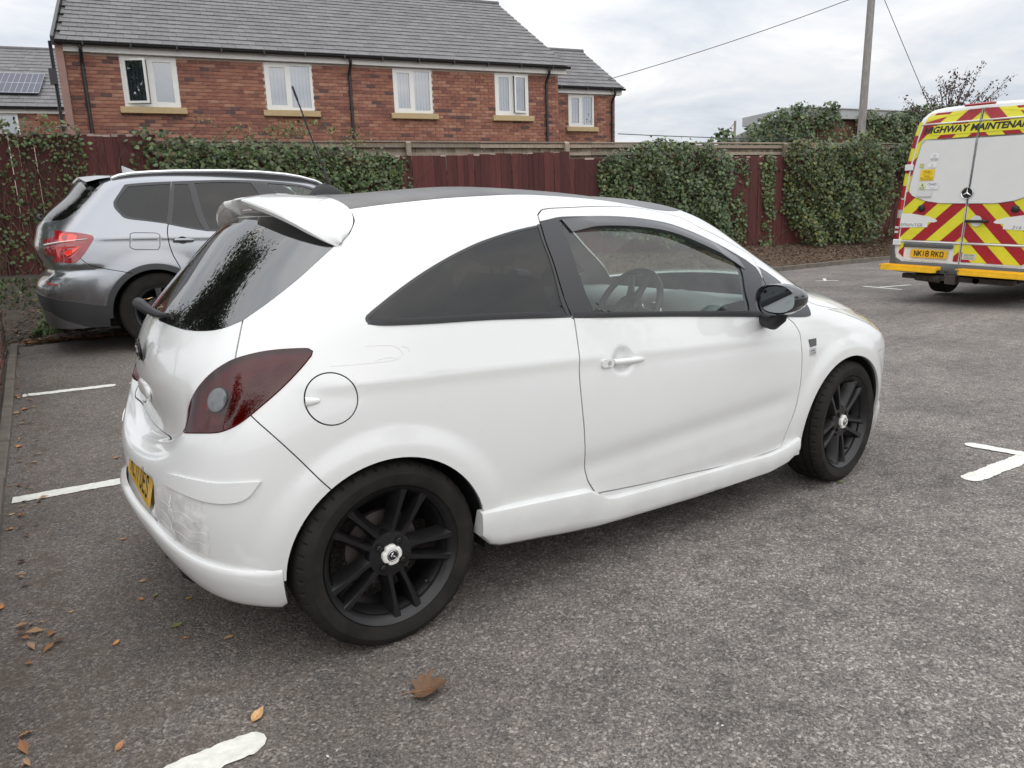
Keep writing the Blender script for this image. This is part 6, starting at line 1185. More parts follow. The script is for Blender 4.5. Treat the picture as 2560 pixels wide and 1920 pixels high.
# belt line weather strip and the smoked wind deflector
for ym in (-1, 1):
    K = np.array([1, ym, 1.])
    def along(uvs, off, n=40):
        uvs = curve(uvs, False, .05); return [(CAR.p(u, v)+CAR.n(u, v)*off)*K for u, v in uvs]
    def strip_mesh(top, bot, off0, off1, name, mat):
        a = curve(top, False, .05); b_ = curve(bot, False, .05); n_ = 60
        def rs(q): d = np.r_[0, np.cumsum(np.linalg.norm(np.diff(q, axis=0)*[.35, .11], axis=1))]; s_ = np.linspace(0, d[-1], n_); return np.stack([np.interp(s_, d, q[:, 0]), np.interp(s_, d, q[:, 1])], 1)
        a, b_ = rs(a), rs(b_); rows = []
        for (p, q) in zip(a, b_):
            r = []
            ee = min(1., 8*(len(rows)+.5)/n_, 8*(n_-len(rows)-.5)/n_)
            for t_, o_ in ((0, -.003), (0, off0*ee), (.3, (off0*1.1+.001)*ee), (.7, off1*ee), (1, off1*.9*ee), (1, -.003)):
                uv_ = p*(1-t_)+q*t_; r.append((CAR.p(*uv_)+CAR.n(*uv_)*o_)*K)
            rows.append(r)
        m_ = 6; V = [x_ for r in rows for x_ in r]; F = [(i*m_+j, i*m_+j+1, (i+1)*m_+j+1, (i+1)*m_+j) for i in range(n_-1) for j in range(m_-1)]+[tuple(range(6)), tuple((n_-1)*6+j for j in range(6))[::-1]]
        mb_ = MB(); mb_.add(V, F); return mb_.build(name, mat, car, smooth=True, sharp=45)
    strip_mesh([(8.72, 7.94), (9.71, 7.92), (10.37, 7.87), (11.16, 7.74), (11.85, 7.45)], [(8.69, 7.70), (9.68, 7.68), (10.45, 7.55), (11.47, 7.27), (11.95, 7.05)], .007, .006, 'waist_strip', PLASTIC)
    strip_mesh([(6.34, 7.90), (6.65, 7.82), (7.21, 7.84), (7.86, 7.93), (8.60, 7.98)], [(6.36, 7.66), (6.65, 7.59), (7.21, 7.60), (7.86, 7.69), (8.655, 7.73)], .005, .005, 'waist_strip', PLASTIC)
    DEFL = M('smoked_deflector', (.035, .035, .040), rough=.22, coat=.8, coat_r=.15)
    strip_mesh([(8.73, 10.72), (9.54, 10.90), (10.48, 10.97), (11.20, 10.90), (11.84, 10.66), (12.24, 10.36), (12.42, 10.0)], [(8.86, 10.34), (9.40, 10.52), (10.30, 10.60), (10.98, 10.52), (11.55, 10.22), (11.95, 9.86), (12.10, 9.55)], .010, .020, 'wind_deflector', DEFL)
# ---- door mirror
for ym in (-1, 1):
    mr = MB(); K = np.array([1, ym, 1.]); cy, cz = .968, 1.006
    rings = []; nn_ = 36
    def srect(a, hy, hz, ex, skew):
        ca, sa = math.cos(a), math.sin(a); e_ = ex; q = (abs(ca)**e_+abs(sa)**e_)**(-1/e_); yy, zz = q*ca*hy, q*sa*hz
        return yy, zz*(1-skew*max(0, yy/hy)**2*.5)
    for x_, k_, dy in ((1.742, .90, 0), (1.722, .97, 0), (1.718, 1.0, 0), (1.735, 1.03, 0), (1.775, 1.0, .004), (1.815, .86, .008), (1.845, .62, .012), (1.862, .30, .014), (1.866, .05, .014)):
        rings.append([(x_+.12*(srect(a, .088, .064, 2.7, .5)[0]*k_), cy+dy+srect(a, .088, .064, 2.7, .5)[0]*k_, cz+srect(a, .088, .064, 2.7, .5)[1]*k_) for a in np.linspace(0, 2*math.pi, nn_+1)[:-1]])
    V = [np.array(p)*K for r in rings for p in r]; F = [(i*nn_+j, i*nn_+(j+1) % nn_, (i+1)*nn_+(j+1) % nn_, (i+1)*nn_+j) for i in range(len(rings)-1) for j in range(nn_)]
    mr.add(V, F); hs_ = mr.build('door_mirror', GLOSSB, car, smooth=True, sharp=50)
    g = MB(); V = [np.array((1.738+.12*srect(a, .079, .055, 2.7, .5)[0], cy+srect(a, .079, .055, 2.7, .5)[0], cz+srect(a, .079, .055, 2.7, .5)[1]))*K for a in np.linspace(0, 2*math.pi, nn_+1)[:-1]]; g.add(V, [tuple(range(nn_))])
    g.build('mirror_glass', M('mirror_silver', (.26, .28, .29), rough=.01, metal=1), hs_)
    f_ = MB(); f_.tube([np.array(p)*K for p in ((1.795, .955, .965), (1.790, .945, .925), (1.80, .905, .898), (1.84, .84, .895), (1.86, .80, .90))], [.026, .030, .032, .030, .028], 14); f_.build('mirror_foot', PLASTIC, hs_, smooth=True, sharp=50)
# ---- tailgate badge and grab handle, plate, plate lamp
GR = np.array([-.551, 0, .957]); b = MB(); b.lathe([(0, .006), (.034, .0065), (.040, .003), (.043, .0)], 48, 'x'); b.v = [(-p[0]+GR[0]+.002-.10*(0), p[1], p[2]+GR[2]) for p in b.v]
bdg = b.build('tailgate_badge', GLOSSB, tailgate_o, smooth=True, sharp=35)
b = MB(); b.lathe([(.033, .0085), (.036, .010), (.039, .0085)], 48, 'x'); b.v = [(-p[0]+GR[0]+.002, p[1], p[2]+GR[2]) for p in b.v]; b.build('badge_ring', M('dark_chrome', (.10, .10, .11), rough=.2, metal=1), bdg, smooth=True)
b = MB(); b.tube([(GR[0]-.009, .002-.016*math.sin(t*2.2), GR[2]+.022-.044*t) for t in np.linspace(0, 1, 10)], [.002, .005, .007, .006, .004, .005, .007, .006, .004, .002], 8); b.tube([(GR[0]-.009, .012, GR[2]+.018), (GR[0]-.009, -.012, GR[2]+.024)], .003, 6); b.build('badge_crest', M('dark_chrome_crest', (.16, .15, .15), rough=.25, metal=1), bdg, smooth=True)
b = MB(); V = []; F = []
for i, t_ in enumerate(np.linspace(-1, 1, 19)):
    k_ = math.sqrt(max(.0, 1-t_**4)); V += [(-.551-.014*k_*max(0, math.cos(a))**.8, .118*t_, .812+.030*k_*math.sin(a)*(1.15 if a > 0 else .95)) for a in np.linspace(-math.pi*.5, math.pi*.5, 11)]
F = [(i*11+j, i*11+j+1, (i+1)*11+j+1, (i+1)*11+j) for i in range(18) for j in range(10)]; b.add(V, F); b.build('tailgate_grip', WHITE, tailgate_o, smooth=True, sharp=70)
b = MB(); V = []; F = []
for i, yy in enumerate(np.linspace(-.115, .115, 0)):
    k_ = max(0., 1-(yy/.115)**4)**.5; V += [(-.548-.0*yy-.001, yy, .845), (-.556-.012*k_, yy, .835), (-.560--.018*k_, yy, .812), (-.562-.034*k_, yy, .790), (-.562-.024*k_, yy, .774-.0*k_), (-.558, yy, .772)]
PLATEY = M('yellow_plate', (.72, .42, .012), rough=.35, coat=.5, coat_r=.15); INK = M('plate_black', (.012, .012, .014), rough=.5)
def text_mesh(body, size, name, ext=.0006, shear=0., bold=0.):
    cu = bpy.data.curves.new(name, 'FONT'); cu.body = body; cu.size = size; cu.align_x = 'CENTER'; cu.align_y = 'CENTER'; cu.extrude = ext; cu.shear = shear; cu.offset = bold
    cu.resolution_u = 3; o = bpy.data.objects.new(name, cu); COL.objects.link(o); dg_ = bpy.context.evaluated_depsgraph_get(); dg_.update()
    me = bpy.data.meshes.new_from_object(o.evaluated_get(dg_)); bpy.data.objects.remove(o); bpy.data.curves.remove(cu); me.name = name; me.materials.clear(); return me
GL = {  # British plate letterforms as strokes on a 50 x 79 grid
 'R': [[(5, 0), (5, 79)], [(5, 74), (32, 74), (43, 66), (43, 48), (33, 39), (5, 39)], [(27, 39), (44, 0)]], 'L': [[(5, 79), (5, 5), (45, 5)]],
 '1': [[(25, 79), (25, 0)]], 'O': [[(14, 74), (36, 74), (45, 62), (45, 17), (36, 5), (14, 5), (5, 17), (5, 62), (14, 74)]], 'E': [[(45, 74), (5, 74), (5, 5), (45, 5)], [(5, 41), (40, 41)]],
 'S': [[(44, 60), (40, 72), (28, 75), (14, 74), (6, 64), (8, 50), (25, 41), (41, 33), (45, 20), (38, 7), (22, 4), (10, 7), (5, 19)]],
 'N': [[(5, 0), (5, 79)], [(5, 76), (45, 3)], [(45, 0), (45, 79)]], 'K': [[(5, 0), (5, 79)], [(45, 79), (6, 34)], [(18, 46), (45, 0)]],
 '8': [[(14, 41), (7, 52), (8, 67), (18, 75), (32, 75), (42, 67), (43, 52), (36, 41), (14, 41), (5, 30), (5, 14), (16, 4), (34, 4), (45, 14), (45, 30), (36, 41)]]}
def plate_text(txt, parent, mat, fr, wid=.448, name='plate_character'):
    """fr: centre, right, up, outward"""
    c, t, w, n = [np.array(a, float) for a in fr]; k = .001; pitch = 61; adv = []; x = 0
    for ch in txt:
        if ch == ' ': x += 22
        else: adv.append((ch, x)); x += (pitch if ch != '1' else 42)
    x -= 11
    for ch, x0 in adv:
        b = MB()
        for st in GL[ch]:
            P_ = [np.array([(p[0]-(12 if ch == '1' else 0)+x0-x/2)*k, (p[1]-39.5)*k]) for p in st]
            for a, d in zip(P_[:-1], P_[1:]):
                u = (d-a)/np.linalg.norm(d-a); nn = np.array([-u[1], u[0]])*.0062; a2, d2 = a-u*.003*(len(st) > 2), d+u*.003*(len(st) > 2)
                q = [a2+nn, a2-nn, d2-nn, d2+nn]; b.add([c+t*p[0]+w*p[1]+n*.0032 for p in q], [(0, 1, 2, 3)])
        b.build(name, mat, parent)
pc = np.array([-.607, 0, .503]); pt = np.array([0, -1., 0]); pn = np.array([-.97, 0, .235]); pn /= np.linalg.norm(pn); pw = np.array([pn[2], 0, -pn[0]]); pw = pw if pw[2] > 0 else -pw
b = MB(); b.prism(rounded(.520, .111, .009), 0, .003, 'z'); pl = place_mb(b, (pc, pt, pw, pn), 'number_plate', PLATEY, bumper_o)
plate_text('RL11 OES', pl, INK, (pc, pt, pw, pn))
b = MB(); b.box((-.640, 0, .418), (.02, .045, .03), bev=.008); b.build('plate_lamp', WHITE, bumper_o)
# clear tape stuck over the cracked bumper corner
TAPE = M('clear_tape', (.64, .63, .61), rough=.3, coat=.4, coat_r=.2, var=.25, vscale=18, bump=.002, bscale=26)
tp = [(2.05, 3.10), (2.62, 3.20), (3.25, 3.13), (3.65, 3.07), (3.73, 2.5), (3.63, 1.92), (3.48, 1.80), (2.95, 1.90), (2.1, 2.12), (1.75, 2.3), (1.85, 2.7)]
tps = shell(CAR, [('tape', curve(tp, True))], gu=.02, gv=.015, umax=4.2, vmin=1.4, vmax=3.6)
tape_o = panel(CAR, 'tape_patch', tps['tape'], TAPE, bumper_o, off=.0012, flange=.002, side='right')
b = MB()
for k in range(4):
    P_ = [CAR.p(u, 2.85-.27*k+.04*math.sin(9*u+k)-.12*(u-1.8))+CAR.n(u, 2.5)*.0016 for u in np.linspace(2.0, 3.68, 14)]; b.tube([p*[1, -1, 1] for p in P_], .0005, 4)
for k in range(6):
    P_ = [CAR.p(2.52+.06*math.sin(7*v+k)+.05*k*(3-v)*.2, v)+CAR.n(2.6, v)*(.002+.0015*math.sin(20*v+k)) for v in np.linspace(2.0+.1*k, 3.05-.08*k, 12)]; b.tube([p*[1, -1, 1] for p in P_], .0013, 4)
b.build('tape_crease', M('tape_crease_white', (.66, .65, .66), rough=.25, coat=.5), tape_o, smooth=True)
b = MB()          # lifted lacquer edge on the shoulder
for L_ in ([(6.45, 6.97), (6.75, 6.95), (6.86, 6.84), (6.92, 6.66), (6.86, 6.52), (6.68, 6.47), (6.40, 6.46), (6.0, 6.47)], [(6.60, 6.52), (6.72, 6.58), (6.84, 6.56)], [(6.90, 6.9), (6.97, 6.82), (6.99, 6.7)]):
    q_ = curve(L_, False, .05); b.tube([(CAR.p(u, v)+CAR.n(u, v)*.0001)*np.array([1, -1, 1]) for u, v in q_], .0006, 4)
b.build('peeled_lacquer', M('lacquer_edge', (.58, .56, .52), rough=.7), car)
# ---- aerial and rear wiper
b = MB(); V = []
for t_ in np.linspace(0, 1, 10):
    x_ = .115+.175*t_; h_ = .046*math.sin(math.pi*min(1, t_*1.15)**.9)*(1-.15*t_)+.002; w_ = .026*math.sin(math.pi*(.08+.84*t_)); V += [(x_+.012*math.sin(a)*0, w_*math.cos(a), 1.474+.012+h_*math.sin(a)**.8) for a in np.linspace(0, math.pi, 9)]
b.add(V, [(i*9+j, i*9+j+1, (i+1)*9+j+1, (i+1)*9+j) for i in range(9) for j in range(8)]+[tuple(range(9)), tuple(81+j for j in range(9))]); ab = b.build('aerial_base', PLASTIC, car, smooth=True, sharp=50)
b = MB(); A0, A1 = np.array([.205, 0, 1.520]), np.array([.090, 0, 1.885]); pts_ = [A0+(A1-A0)*t for t in np.linspace(0, 1, 60)]
b.tube(pts_, [(.0085 if i < 6 else (.0062 if i < 9 else (.0030+.0008*(i % 3 == 0) if i < 52 else .0045))) for i in range(60)], 8); b.build('aerial_rod', PLASTIC, ab, smooth=True)
b = MB(); b.tube([(-.498, .045, 1.085), (-.522, .045, 1.112), (-.530, .030, 1.118), (-.524, -.02, 1.112), (-.512, -.09, 1.100), (-.497, -.16, 1.090), (-.478, -.22, 1.092)], [.020, .022, .021, .018, .015, .011, .007], 10)
wp = b.build('rear_wiper', PLASTIC, car, smooth=True, sharp=50)
b = MB(); b.box((-.497, .19, 1.093), (.012, .30, .012), bev=.003); b.build('wiper_blade', PLASTIC, wp)
# ---- wheels
def make_wheel(parent, name='wheel', R=.3125, rimr=.2265, width=.205, spoke=5, nlug=4, rimmat=None, capmat=None, det=True, style='twin'):
    """axis along local y, outer face at -y; origin at the hub centre plane"""
    w = empty(name); w.parent = parent; hw = width/2; rimmat = rimmat or RIMB
    b = MB(); N_ = 288 if det else 72
    prof = [(rimr+.004, -hw+.016), (rimr+.014, -hw+.004), (rimr+.032, -hw-.003), (rimr+.052, -hw-.0045), (R-.022, -hw+.002), (R-.012, -hw+.008), (R-.006, -hw+.014)]
    grooves = [-.062, -.022, .022, .062]; y_ = -hw+.022; tr = [(R-.002, y_)]
    for g in grooves: tr += [(R, g-.005), (R-.008, g-.004), (R-.008, g+.004), (R, g+.005)]
    tr += [(R-.002, -y_)]
    prof = prof+tr+[(a, -c_) for a, c_ in prof[::-1]]+[(rimr-.02, hw-.03), (rimr-.02, -hw+.03)]
    b.lathe(prof, N_, 'y')
    if det:   # cut sipes across the shoulders
        V = np.array(b.v); m_ = len(prof); V = V.reshape(m_, N_, 3)
        for ri in (5, 6, 7):
            for k in range(N_):
                if k % 6 == 0:
                    p = V[ri, k]; r0 = math.hypot(p[0], p[2]); s_ = (r0-(.007 if ri > 5 else .003))/r0; V[ri, k, 0] *= s_; V[ri, k, 2] *= s_
        b.v = [tuple(p) for p in V.reshape(-1, 3)]
    b.build('tyre', RUBBER, w, smooth=True, sharp=20)
    rm = MB(); rm.lathe([(rimr-.012, hw-.02), (rimr-.026, hw-.03), (rimr-.034, 0), (rimr-.036, -.03), (rimr-.026, -hw+.055), (rimr-.012, -hw+.022), (rimr-.001, -hw+.012), (rimr+.0075, -hw+.004), (rimr+.009, -hw+.008), (rimr+.004, -hw+.02)], 96, 'y')
    rim = rm.build('rim', rimmat, w, smooth=True, sharp=40)
    yf = -hw+.018
    if style == 'twin':
        for k in range(spoke):
            a0 = math.radians(65+360*k/spoke)
            for s_ in (-1, 1):
                sp = MB(); V = []
                for r, lat, wd, yy, dp in ((.048, .016, .019, yf+.014, .030), (.075, .022, .0150, yf+.013, .036), (.11, .0265, .0125, yf+.009, .044), (.15, .031, .0130, yf+.004, .050), (.185, .035, .0150, yf+.001, .050), (.208, .0385, .019, yf-.001, .044), (rimr+.001, .041, .024, yf-.004, .030)):
                    ca, sa = math.cos(a0), math.sin(a0)
                    for dl, dy in ((-wd*.75, .006), (-wd*.5, 0), (wd*.5, 0), (wd*.75, .006), (wd*(1.1+(.75 if s_ > 0 else 0)), dp), (-wd*(1.1+(.75 if s_ < 0 else 0)), dp)):
                        l_ = (s_*lat+dl); V.append((r*ca-l_*sa, yy+dy, r*sa+l_*ca))
                sp.add(V, [(i*6+j, i*6+(j+1) % 6, (i+1)*6+(j+1) % 6, (i+1)*6+j) for i in range(6) for j in range(6)]+[tuple(range(6))[::-1], tuple(36+j for j in range(6))])
                sp.build('spoke', rimmat, w, smooth=True, sharp=35)
    else:
        for k in range(spoke):
            a0 = math.radians(20+360*k/spoke); sp = MB(); V = []
            for r, wd, yy, dp in ((.05, .03, yf+.012, .03), (.12, .022, yf+.006, .04), (rimr-.03, .026, yf+.002, .04), (rimr-.004, .04, yf+.004, .03)):
                ca, sa = math.cos(a0), math.sin(a0)
                for dl, dy in ((-wd, .004), (-wd*.8, 0), (wd*.8, 0), (wd, .004), (wd*.9, dp), (-wd*.9, dp)): V.append((r*ca-dl*sa, yy+dy, r*sa+dl*ca))
            sp.add(V, [(i*6+j, i*6+(j+1) % 6, (i+1)*6+(j+1) % 6, (i+1)*6+j) for i in range(3) for j in range(6)]+[tuple(range(6))[::-1], tuple(18+j for j in range(6))]); sp.build('spoke', rimmat, w, smooth=True, sharp=35)
    hb = MB(); hb.lathe([(0, yf+.010), (.030, yf+.010), (.056, yf+.011), (.075, yf+.014), (.083, yf+.03), (.080, yf+.07)], 48, 'y'); hb.build('hub', rimmat, w, smooth=True, sharp=35)
    for k in range(nlug):
        a = math.radians(45+8+360*k/nlug); cx, cz = .0505*math.cos(a), .0505*math.sin(a)
        lg = MB(); lg.lathe([(.0155, yf+.0095), (.0155, yf+.0085), (.0125, yf+.0085), (.0125, yf+.018)], 20, 'y', (cx, 0, cz)); lg.lathe([(0, yf+.004), (.0075, yf+.004), (.0105, yf+.006), (.0105, yf+.016)], 6, 'y', (cx, 0, cz)); lg.build('wheel_bolt', rimmat, w)
    cp = MB(); V = []; nn_ = 64
    for rr_, yy in ((.0355, yf+.010), (.0345, yf+.000), (.031, yf-.003), (.020, yf-.004)):
        for j in range(nn_):
            a = 2*math.pi*j/nn_; no = .0055*max(0, math.cos(nlug*(a-math.radians(53))))**3 if rr_ > .025 else 0; V.append(((rr_-no)*math.cos(a), yy, (rr_-no)*math.sin(a)))
    cp.add(V, [(i*nn_+j, i*nn_+(j+1) % nn_, (i+1)*nn_+(j+1) % nn_, (i+1)*nn_+j) for i in range(3) for j in range(nn_)]); cap_ = cp.build('centre_cap', capmat or WHITECAP, w, smooth=True, sharp=35)
    if det:
        c2 = MB(); c2.lathe([(0, yf-.005), (.0175, yf-.005), (.0205, yf-.004), (.0212, yf-.001)], 32, 'y'); c2.build('cap_disc', GLOSSB, w, smooth=True)
        c3 = MB(); c3.lathe([(.0155, yf-.0055), (.0168, yf-.0066), (.018, yf-.0055)], 32, 'y'); c3.tube([(.002-.006*math.sin(t*5.2), yf-.006, .011-.022*t) for t in np.linspace(0, 1, 12)], [.001, .002, .003, .0032, .0026, .002, .0022, .003, .003, .0024, .002, .001], 6); c3.tube([(-.007, yf-.006, .003), (-.004, yf-.006, -.006)], .0018, 5); c3.build('cap_emblem', CHROME, w, smooth=True)
    di = MB(); di.lathe([(.045, yf+.085), (.128, yf+.085), (.128, yf+.105), (.045, yf+.105)], 48, 'y'); di.build('brake_disc', M('rusty_disc', (.10, .085, .08), rough=.5, metal=.6, var=.3, vscale=20), w, smooth=True, sharp=35)
    if det:
        va = MB(); a = math.radians(-48); va.tube([(.190*math.cos(a), yf+.03, .190*math.sin(a)), (.178*math.cos(a), yf+.008, .178*math.sin(a))], .0048, 10); va.build('valve', PLASTIC, w, smooth=True)
    return w
WHITECAP = M('cream_cap_paint', (.72, .70, .66), rough=.35, coat=.6)
w0 = make_wheel(car); w0.location = (.004, -.7385, .3105)
w1 = copy_tree(w0, car); w1.location = (2.500, -.742, .3105); w1.rotation_euler = (0, math.radians(14), math.radians(6.5))
w2 = copy_tree(w0, car); w2.location = (0, .7385, .3105); w2.rotation_euler = (0, .4, math.pi)
w3 = copy_tree(w0, car); w3.location = (2.511, .742, .3105); w3.rotation_euler = (0, .9, math.pi+math.radians(6.5))
# arch liners, floor, sills
for arp, cx in ((ar_r, .008), (ar_f, 2.482)):
    for ym in (-1, 1):
        b = MB(); V = []; Q = CAR.raw(arp[:, 0], arp[:, 1]); Q = Q[Q[:, 2] > .245]; n_ = len(Q)
        for q in Q:
            d_ = np.array([q[0]-cx, q[2]-.31]); d_ /= np.linalg.norm(d_)
            for yy, dr in ((q[1]-.006, .001), (q[1]-.016, .006), (q[1]-.06, .016), (.66, .02), (.54, -.02), (.53, -.25)): V.append((q[0]+d_[0]*dr, ym*yy, q[2]+d_[1]*dr))
        b.add(V, [(i*6+j, i*6+j+1, (i+1)*6+j+1, (i+1)*6+j) for i in range(n_-1) for j in range(5)]); b.build('wheel_arch', DARKIN, car, smooth=True, sharp=50)
b = MB(); b.box((1.25, 0, .22), (1.7, 1.5, .05)); b.box((-.35, 0, .30), (.45, 1.0, .12), bev=.03); b.box((2.85, 0, .25), (.6, 1.1, .1)); b.box((1.2, 0, .26), (3.2, .5, .05)); b.tube([(-.55, .35, .25), (-.2, .35, .24)], .03, 10); b.build('underbody', DARKIN, car)
# ---- cabin
b = MB(); V = []; F = []
dp = [(1.66, .60), (1.60, .70), (1.60, .86), (1.64, .93), (1.72, .965), (1.84, .975), (2.05, .962), (2.20, .955), (2.24, .60)]
for yy in (-.70, -.60, -.36, -.10, .15, .45, .70):
    bump_ = .035*math.exp(-((yy+.36)/.16)**2)
    V += [(x_-(.03*bump_/.035 if x_ < 1.9 else 0), yy, z_+(bump_ if 1.62 < x_ < 2.0 else 0)) for x_, z_ in dp]
b.add(V, [(i*9+j, i*9+j+1, (i+1)*9+j+1, (i+1)*9+j) for i in range(6) for j in range(8)]); dash = b.build('dashboard', M('dash_plastic', (.20, .215, .21), rough=.6, bump=.0003, bscale=300), car, smooth=True, sharp=60)
for yy, zz, rr_ in ((-.60, .90, .040), (-.12, .90, .040), (-.40, .925, .045), (-.30, .925, .035)):
    b = MB(); b.lathe([(rr_, 1.595), (rr_*.93, 1.585), (rr_*.8, 1.60), (0, 1.602)], 24, 'x', (0, yy, zz)); b.build('dash_dial', SILVER, dash, smooth=True, sharp=40)
b = MB(); sc_ = np.array([1.46, -.36, .955]); ax = np.array([-.86, 0, .51]); e1 = np.array([0, 1., 0]); e2 = np.cross(ax, e1)
b.tube([sc_+.185*(math.cos(t)*e1+math.sin(t)*e2) for t in np.linspace(0, 2*math.pi, 49)], .0155, 10, cap=False)
sw = b.build('steering_wheel', M('wheel_leather', (.035, .035, .037), rough=.45), car, smooth=True)
b = MB()
for ang_ in (5, 175, 250, 290): t = math.radians(ang_); b.tube([sc_+ax*(-.012), sc_+.10*(math.cos(t)*e1+math.sin(t)*e2)-ax*.006, sc_+.18*(math.cos(t)*e1+math.sin(t)*e2)], [.030, .016, .012], 8)
V = [sc_+.062*(math.cos(t)*e1*1.25+math.sin(t)*e2)-ax*.012 for t in np.linspace(0, 2*math.pi, 25)[:-1]]+[sc_+.05*(math.cos(t)*e1*1.2+math.sin(t)*e2)+ax*.02 for t in np.linspace(0, 2*math.pi, 25)[:-1]]
b.add(V, [(i, (i+1) % 24, 24+(i+1) % 24, 24+i) for i in range(24)]+[tuple(range(24, 48))]); b.build('wheel_spokes', M('wheel_plastic', (.06, .06, .065), rough=.4), sw, smooth=True, sharp=45)
b = MB(); b.lathe([(.017, .021), (.020, .023), (.023, .021)], 24, 'z'); b.v = [tuple(sc_+e1*p[0]+e2*p[1]+ax*p[2]) for p in b.v]; b.build('horn_ring', CHROME, sw, smooth=True)
def seat(x, y, z0, back_h, wd, rec=.18, heads=((0,),), nm='seat', dep=.5):
    s_ = empty(nm); s_.parent = car; b = MB(); V = []; prof = [(x+.02, z0-.12), (x+dep, z0-.10), (x+dep+.03, z0), (x+dep-.05, z0+.05), (x+.05, z0+.01), (x-.06, z0+.25), (x-rec, z0+back_h), (x-rec-.06, z0+back_h+.015), (x-rec-.11, z0+back_h-.03), (x-.14, z0)]
    m_ = len(prof)
    for k_, yy in enumerate((-1, -.85, -.4, .4, .85, 1)): 
        sc = .93 if abs(yy) == 1 else 1; 
        for (a, c_) in prof: V.append((a, y+yy*wd/2, z0+(c_-z0)*sc))
    b.add(V, [(i*m_+j, i*m_+(j+1) % m_, (i+1)*m_+(j+1) % m_, (i+1)*m_+j) for i in range(5) for j in range(m_)]+[tuple(range(m_))[::-1], tuple(5*m_+j for j in range(m_))]); b.build('seat_cushion', SEATC, s_, smooth=True, sharp=60)
    for hy in heads[0]:
        h = MB(); 
        for hh, rx, ry in ((0, .035, .10), (.02, .05, .125), (.09, .055, .13), (.15, .05, .12), (.18, .03, .09)):
            h.v += [(x-rec-.06+rx*math.cos(t)-.10*hh, y+hy+ry*math.copysign(abs(math.sin(t))**.7, math.sin(t)), z0+back_h+.05+hh) for t in np.linspace(0, 2*math.pi, 21)[:-1]]
        h.f = [(i*20+j, i*20+(j+1) % 20, (i+1)*20+(j+1) % 20, (i+1)*20+j) for i in range(4) for j in range(20)]+[tuple(range(20))[::-1], tuple(80+j for j in range(20))]; h.m = [0]*len(h.f)
        h.tube([(x-rec-.05, y+hy+.04, z0+back_h-.03), (x-rec-.06, y+hy+.04, z0+back_h+.08)], .006, 6); h.tube([(x-rec-.05, y+hy-.04, z0+back_h-.03), (x-rec-.06, y+hy-.04, z0+back_h+.08)], .006, 6); h.build('headrest', SEATC, s_, smooth=True, sharp=60)
for y in (-.36, .36): seat(.98, y, .52, .62, .50)
seat(.22, 0, .52, .50, 1.18, .10, ((-.38, .38),), dep=.46)
b = MB(); b.box((-.12, 0, .96), (.42, 1.05, .02), bev=.005); b.build('parcel_shelf', CAB, car)
b = MB(); b.box((1.58, 0, 1.355), (.03, .20, .055), bev=.012); b.build('interior_mirror', PLASTIC, car)
for y in (-.36, .36): b = MB(); b.box((1.42, y, 1.375), (.15, .34, .018), bev=.006); b.build('sun_visor', CABL, car)
# ------------------------------------------------------------------ the silver-grey SUV in the next-but-one bay
SUVP = M('grey_metallic_paint', (.27, .28, .30), rough=.24, metal=.85, coat=1.0, coat_r=.03); add_dirt(SUVP, .3, .9, (.10, .09, .08), .35)
CLAD = M('dark_grey_cladding', (.035, .036, .038), rough=.5, bump=.0003, bscale=300); DIFF = M('grey_skid_trim', (.13, .13, .13), rough=.4, metal=.3)
SAT = M('satin_aluminium', (.72, .73, .74), rough=.22, metal=.85)
def suv_disp(u, v, P):
    x, y, z = P[..., 0], P[..., 1], P[..., 2]; w = smoothstep(.66, .82, y); d = np.zeros_like(x)
    for cx in (.06, 2.87): r = np.hypot(x-cx, z-.37); d = d+w*.018*smoothstep(.60, .44, r)
    zc = 1.065-.015*(x-.4); t = z-zc; f = w*smoothstep(-.5, -.3, x)
    d = d+f*(.010*np.exp(-np.clip(t, 0, 9)/.07)*(t > 0)+.010*np.exp(-(t/.022)**2)*(t <= 0))
    d = d+w*.006*np.exp(-((z-.80)/.05)**2)*0
    # crease across the bumper under the lamp, hollow above it
    d = d-(x < -.2)*.018*np.exp(-((z-.795)/.035)**2)*smoothstep(-.30, -.5, x)
    return d
SUV = Surf(SUV_NET, suv_disp)
def sdense(l, c=False): return curve(l, c)
s_ar = arch(SUV, .06, .37, .400, 7.0, 3.0); s_af = arch(SUV, 2.87, .37, .400, 13.0, 3.0); s_aro = arch(SUV, .06, .37, .455, 7.0, 3.4); s_afo = arch(SUV, 2.87, .37, .455, 13.0, 3.4)
s_rg = np.concatenate([[(0, 8.30)], sdense([(2.3, 8.27)]+SL['rear_glass_edge'][1:]), [(4.15, 10.9), (3.4, 11.5), (0, 11.6)]])
s_side = sdense([(7.40, 7.83), (8.05, 7.18), (8.35, 7.05), (9.6, 7.05), (10.6, 7.15), (11.6, 7.5), (12.5, 8.0), (12.75, 8.8), (12.6, 9.6), (12.2, 10.5), (11.5, 11.2), (10.59, 11.45), (9.64, 11.45), (8.71, 11.31), (7.973, 11.116), (7.35, 10.976)], True)
sg1 = sdense([(7.50, 7.85), (8.12, 7.28), (8.02, 8.2), (7.78, 10.75), (7.44, 10.72)], True); sg2 = sdense([(8.22, 7.24), (9.45, 7.22), (9.30, 11.1), (8.6, 11.02), (7.93, 10.85), (8.10, 8.8)], True)
sg3 = sdense([(9.85, 7.25), (10.8, 7.35), (11.9, 7.75), (12.35, 8.5), (12.2, 9.6), (11.8, 10.5), (11.2, 11.0), (10.5, 11.15), (9.8, 11.15)], True)
s_roof = np.array([(0, 11.7), (3.3, 11.7), (4.3, 12.3), (6, 12.6), (9, 12.7), (12, 12.6), (14, 12.3), (17, 12.3), (17, 14), (0, 14)])
s_scr = np.array([(13.7, 8.4), (17, 8.3), (17, 12.2), (14.1, 12.2), (13.9, 10)])
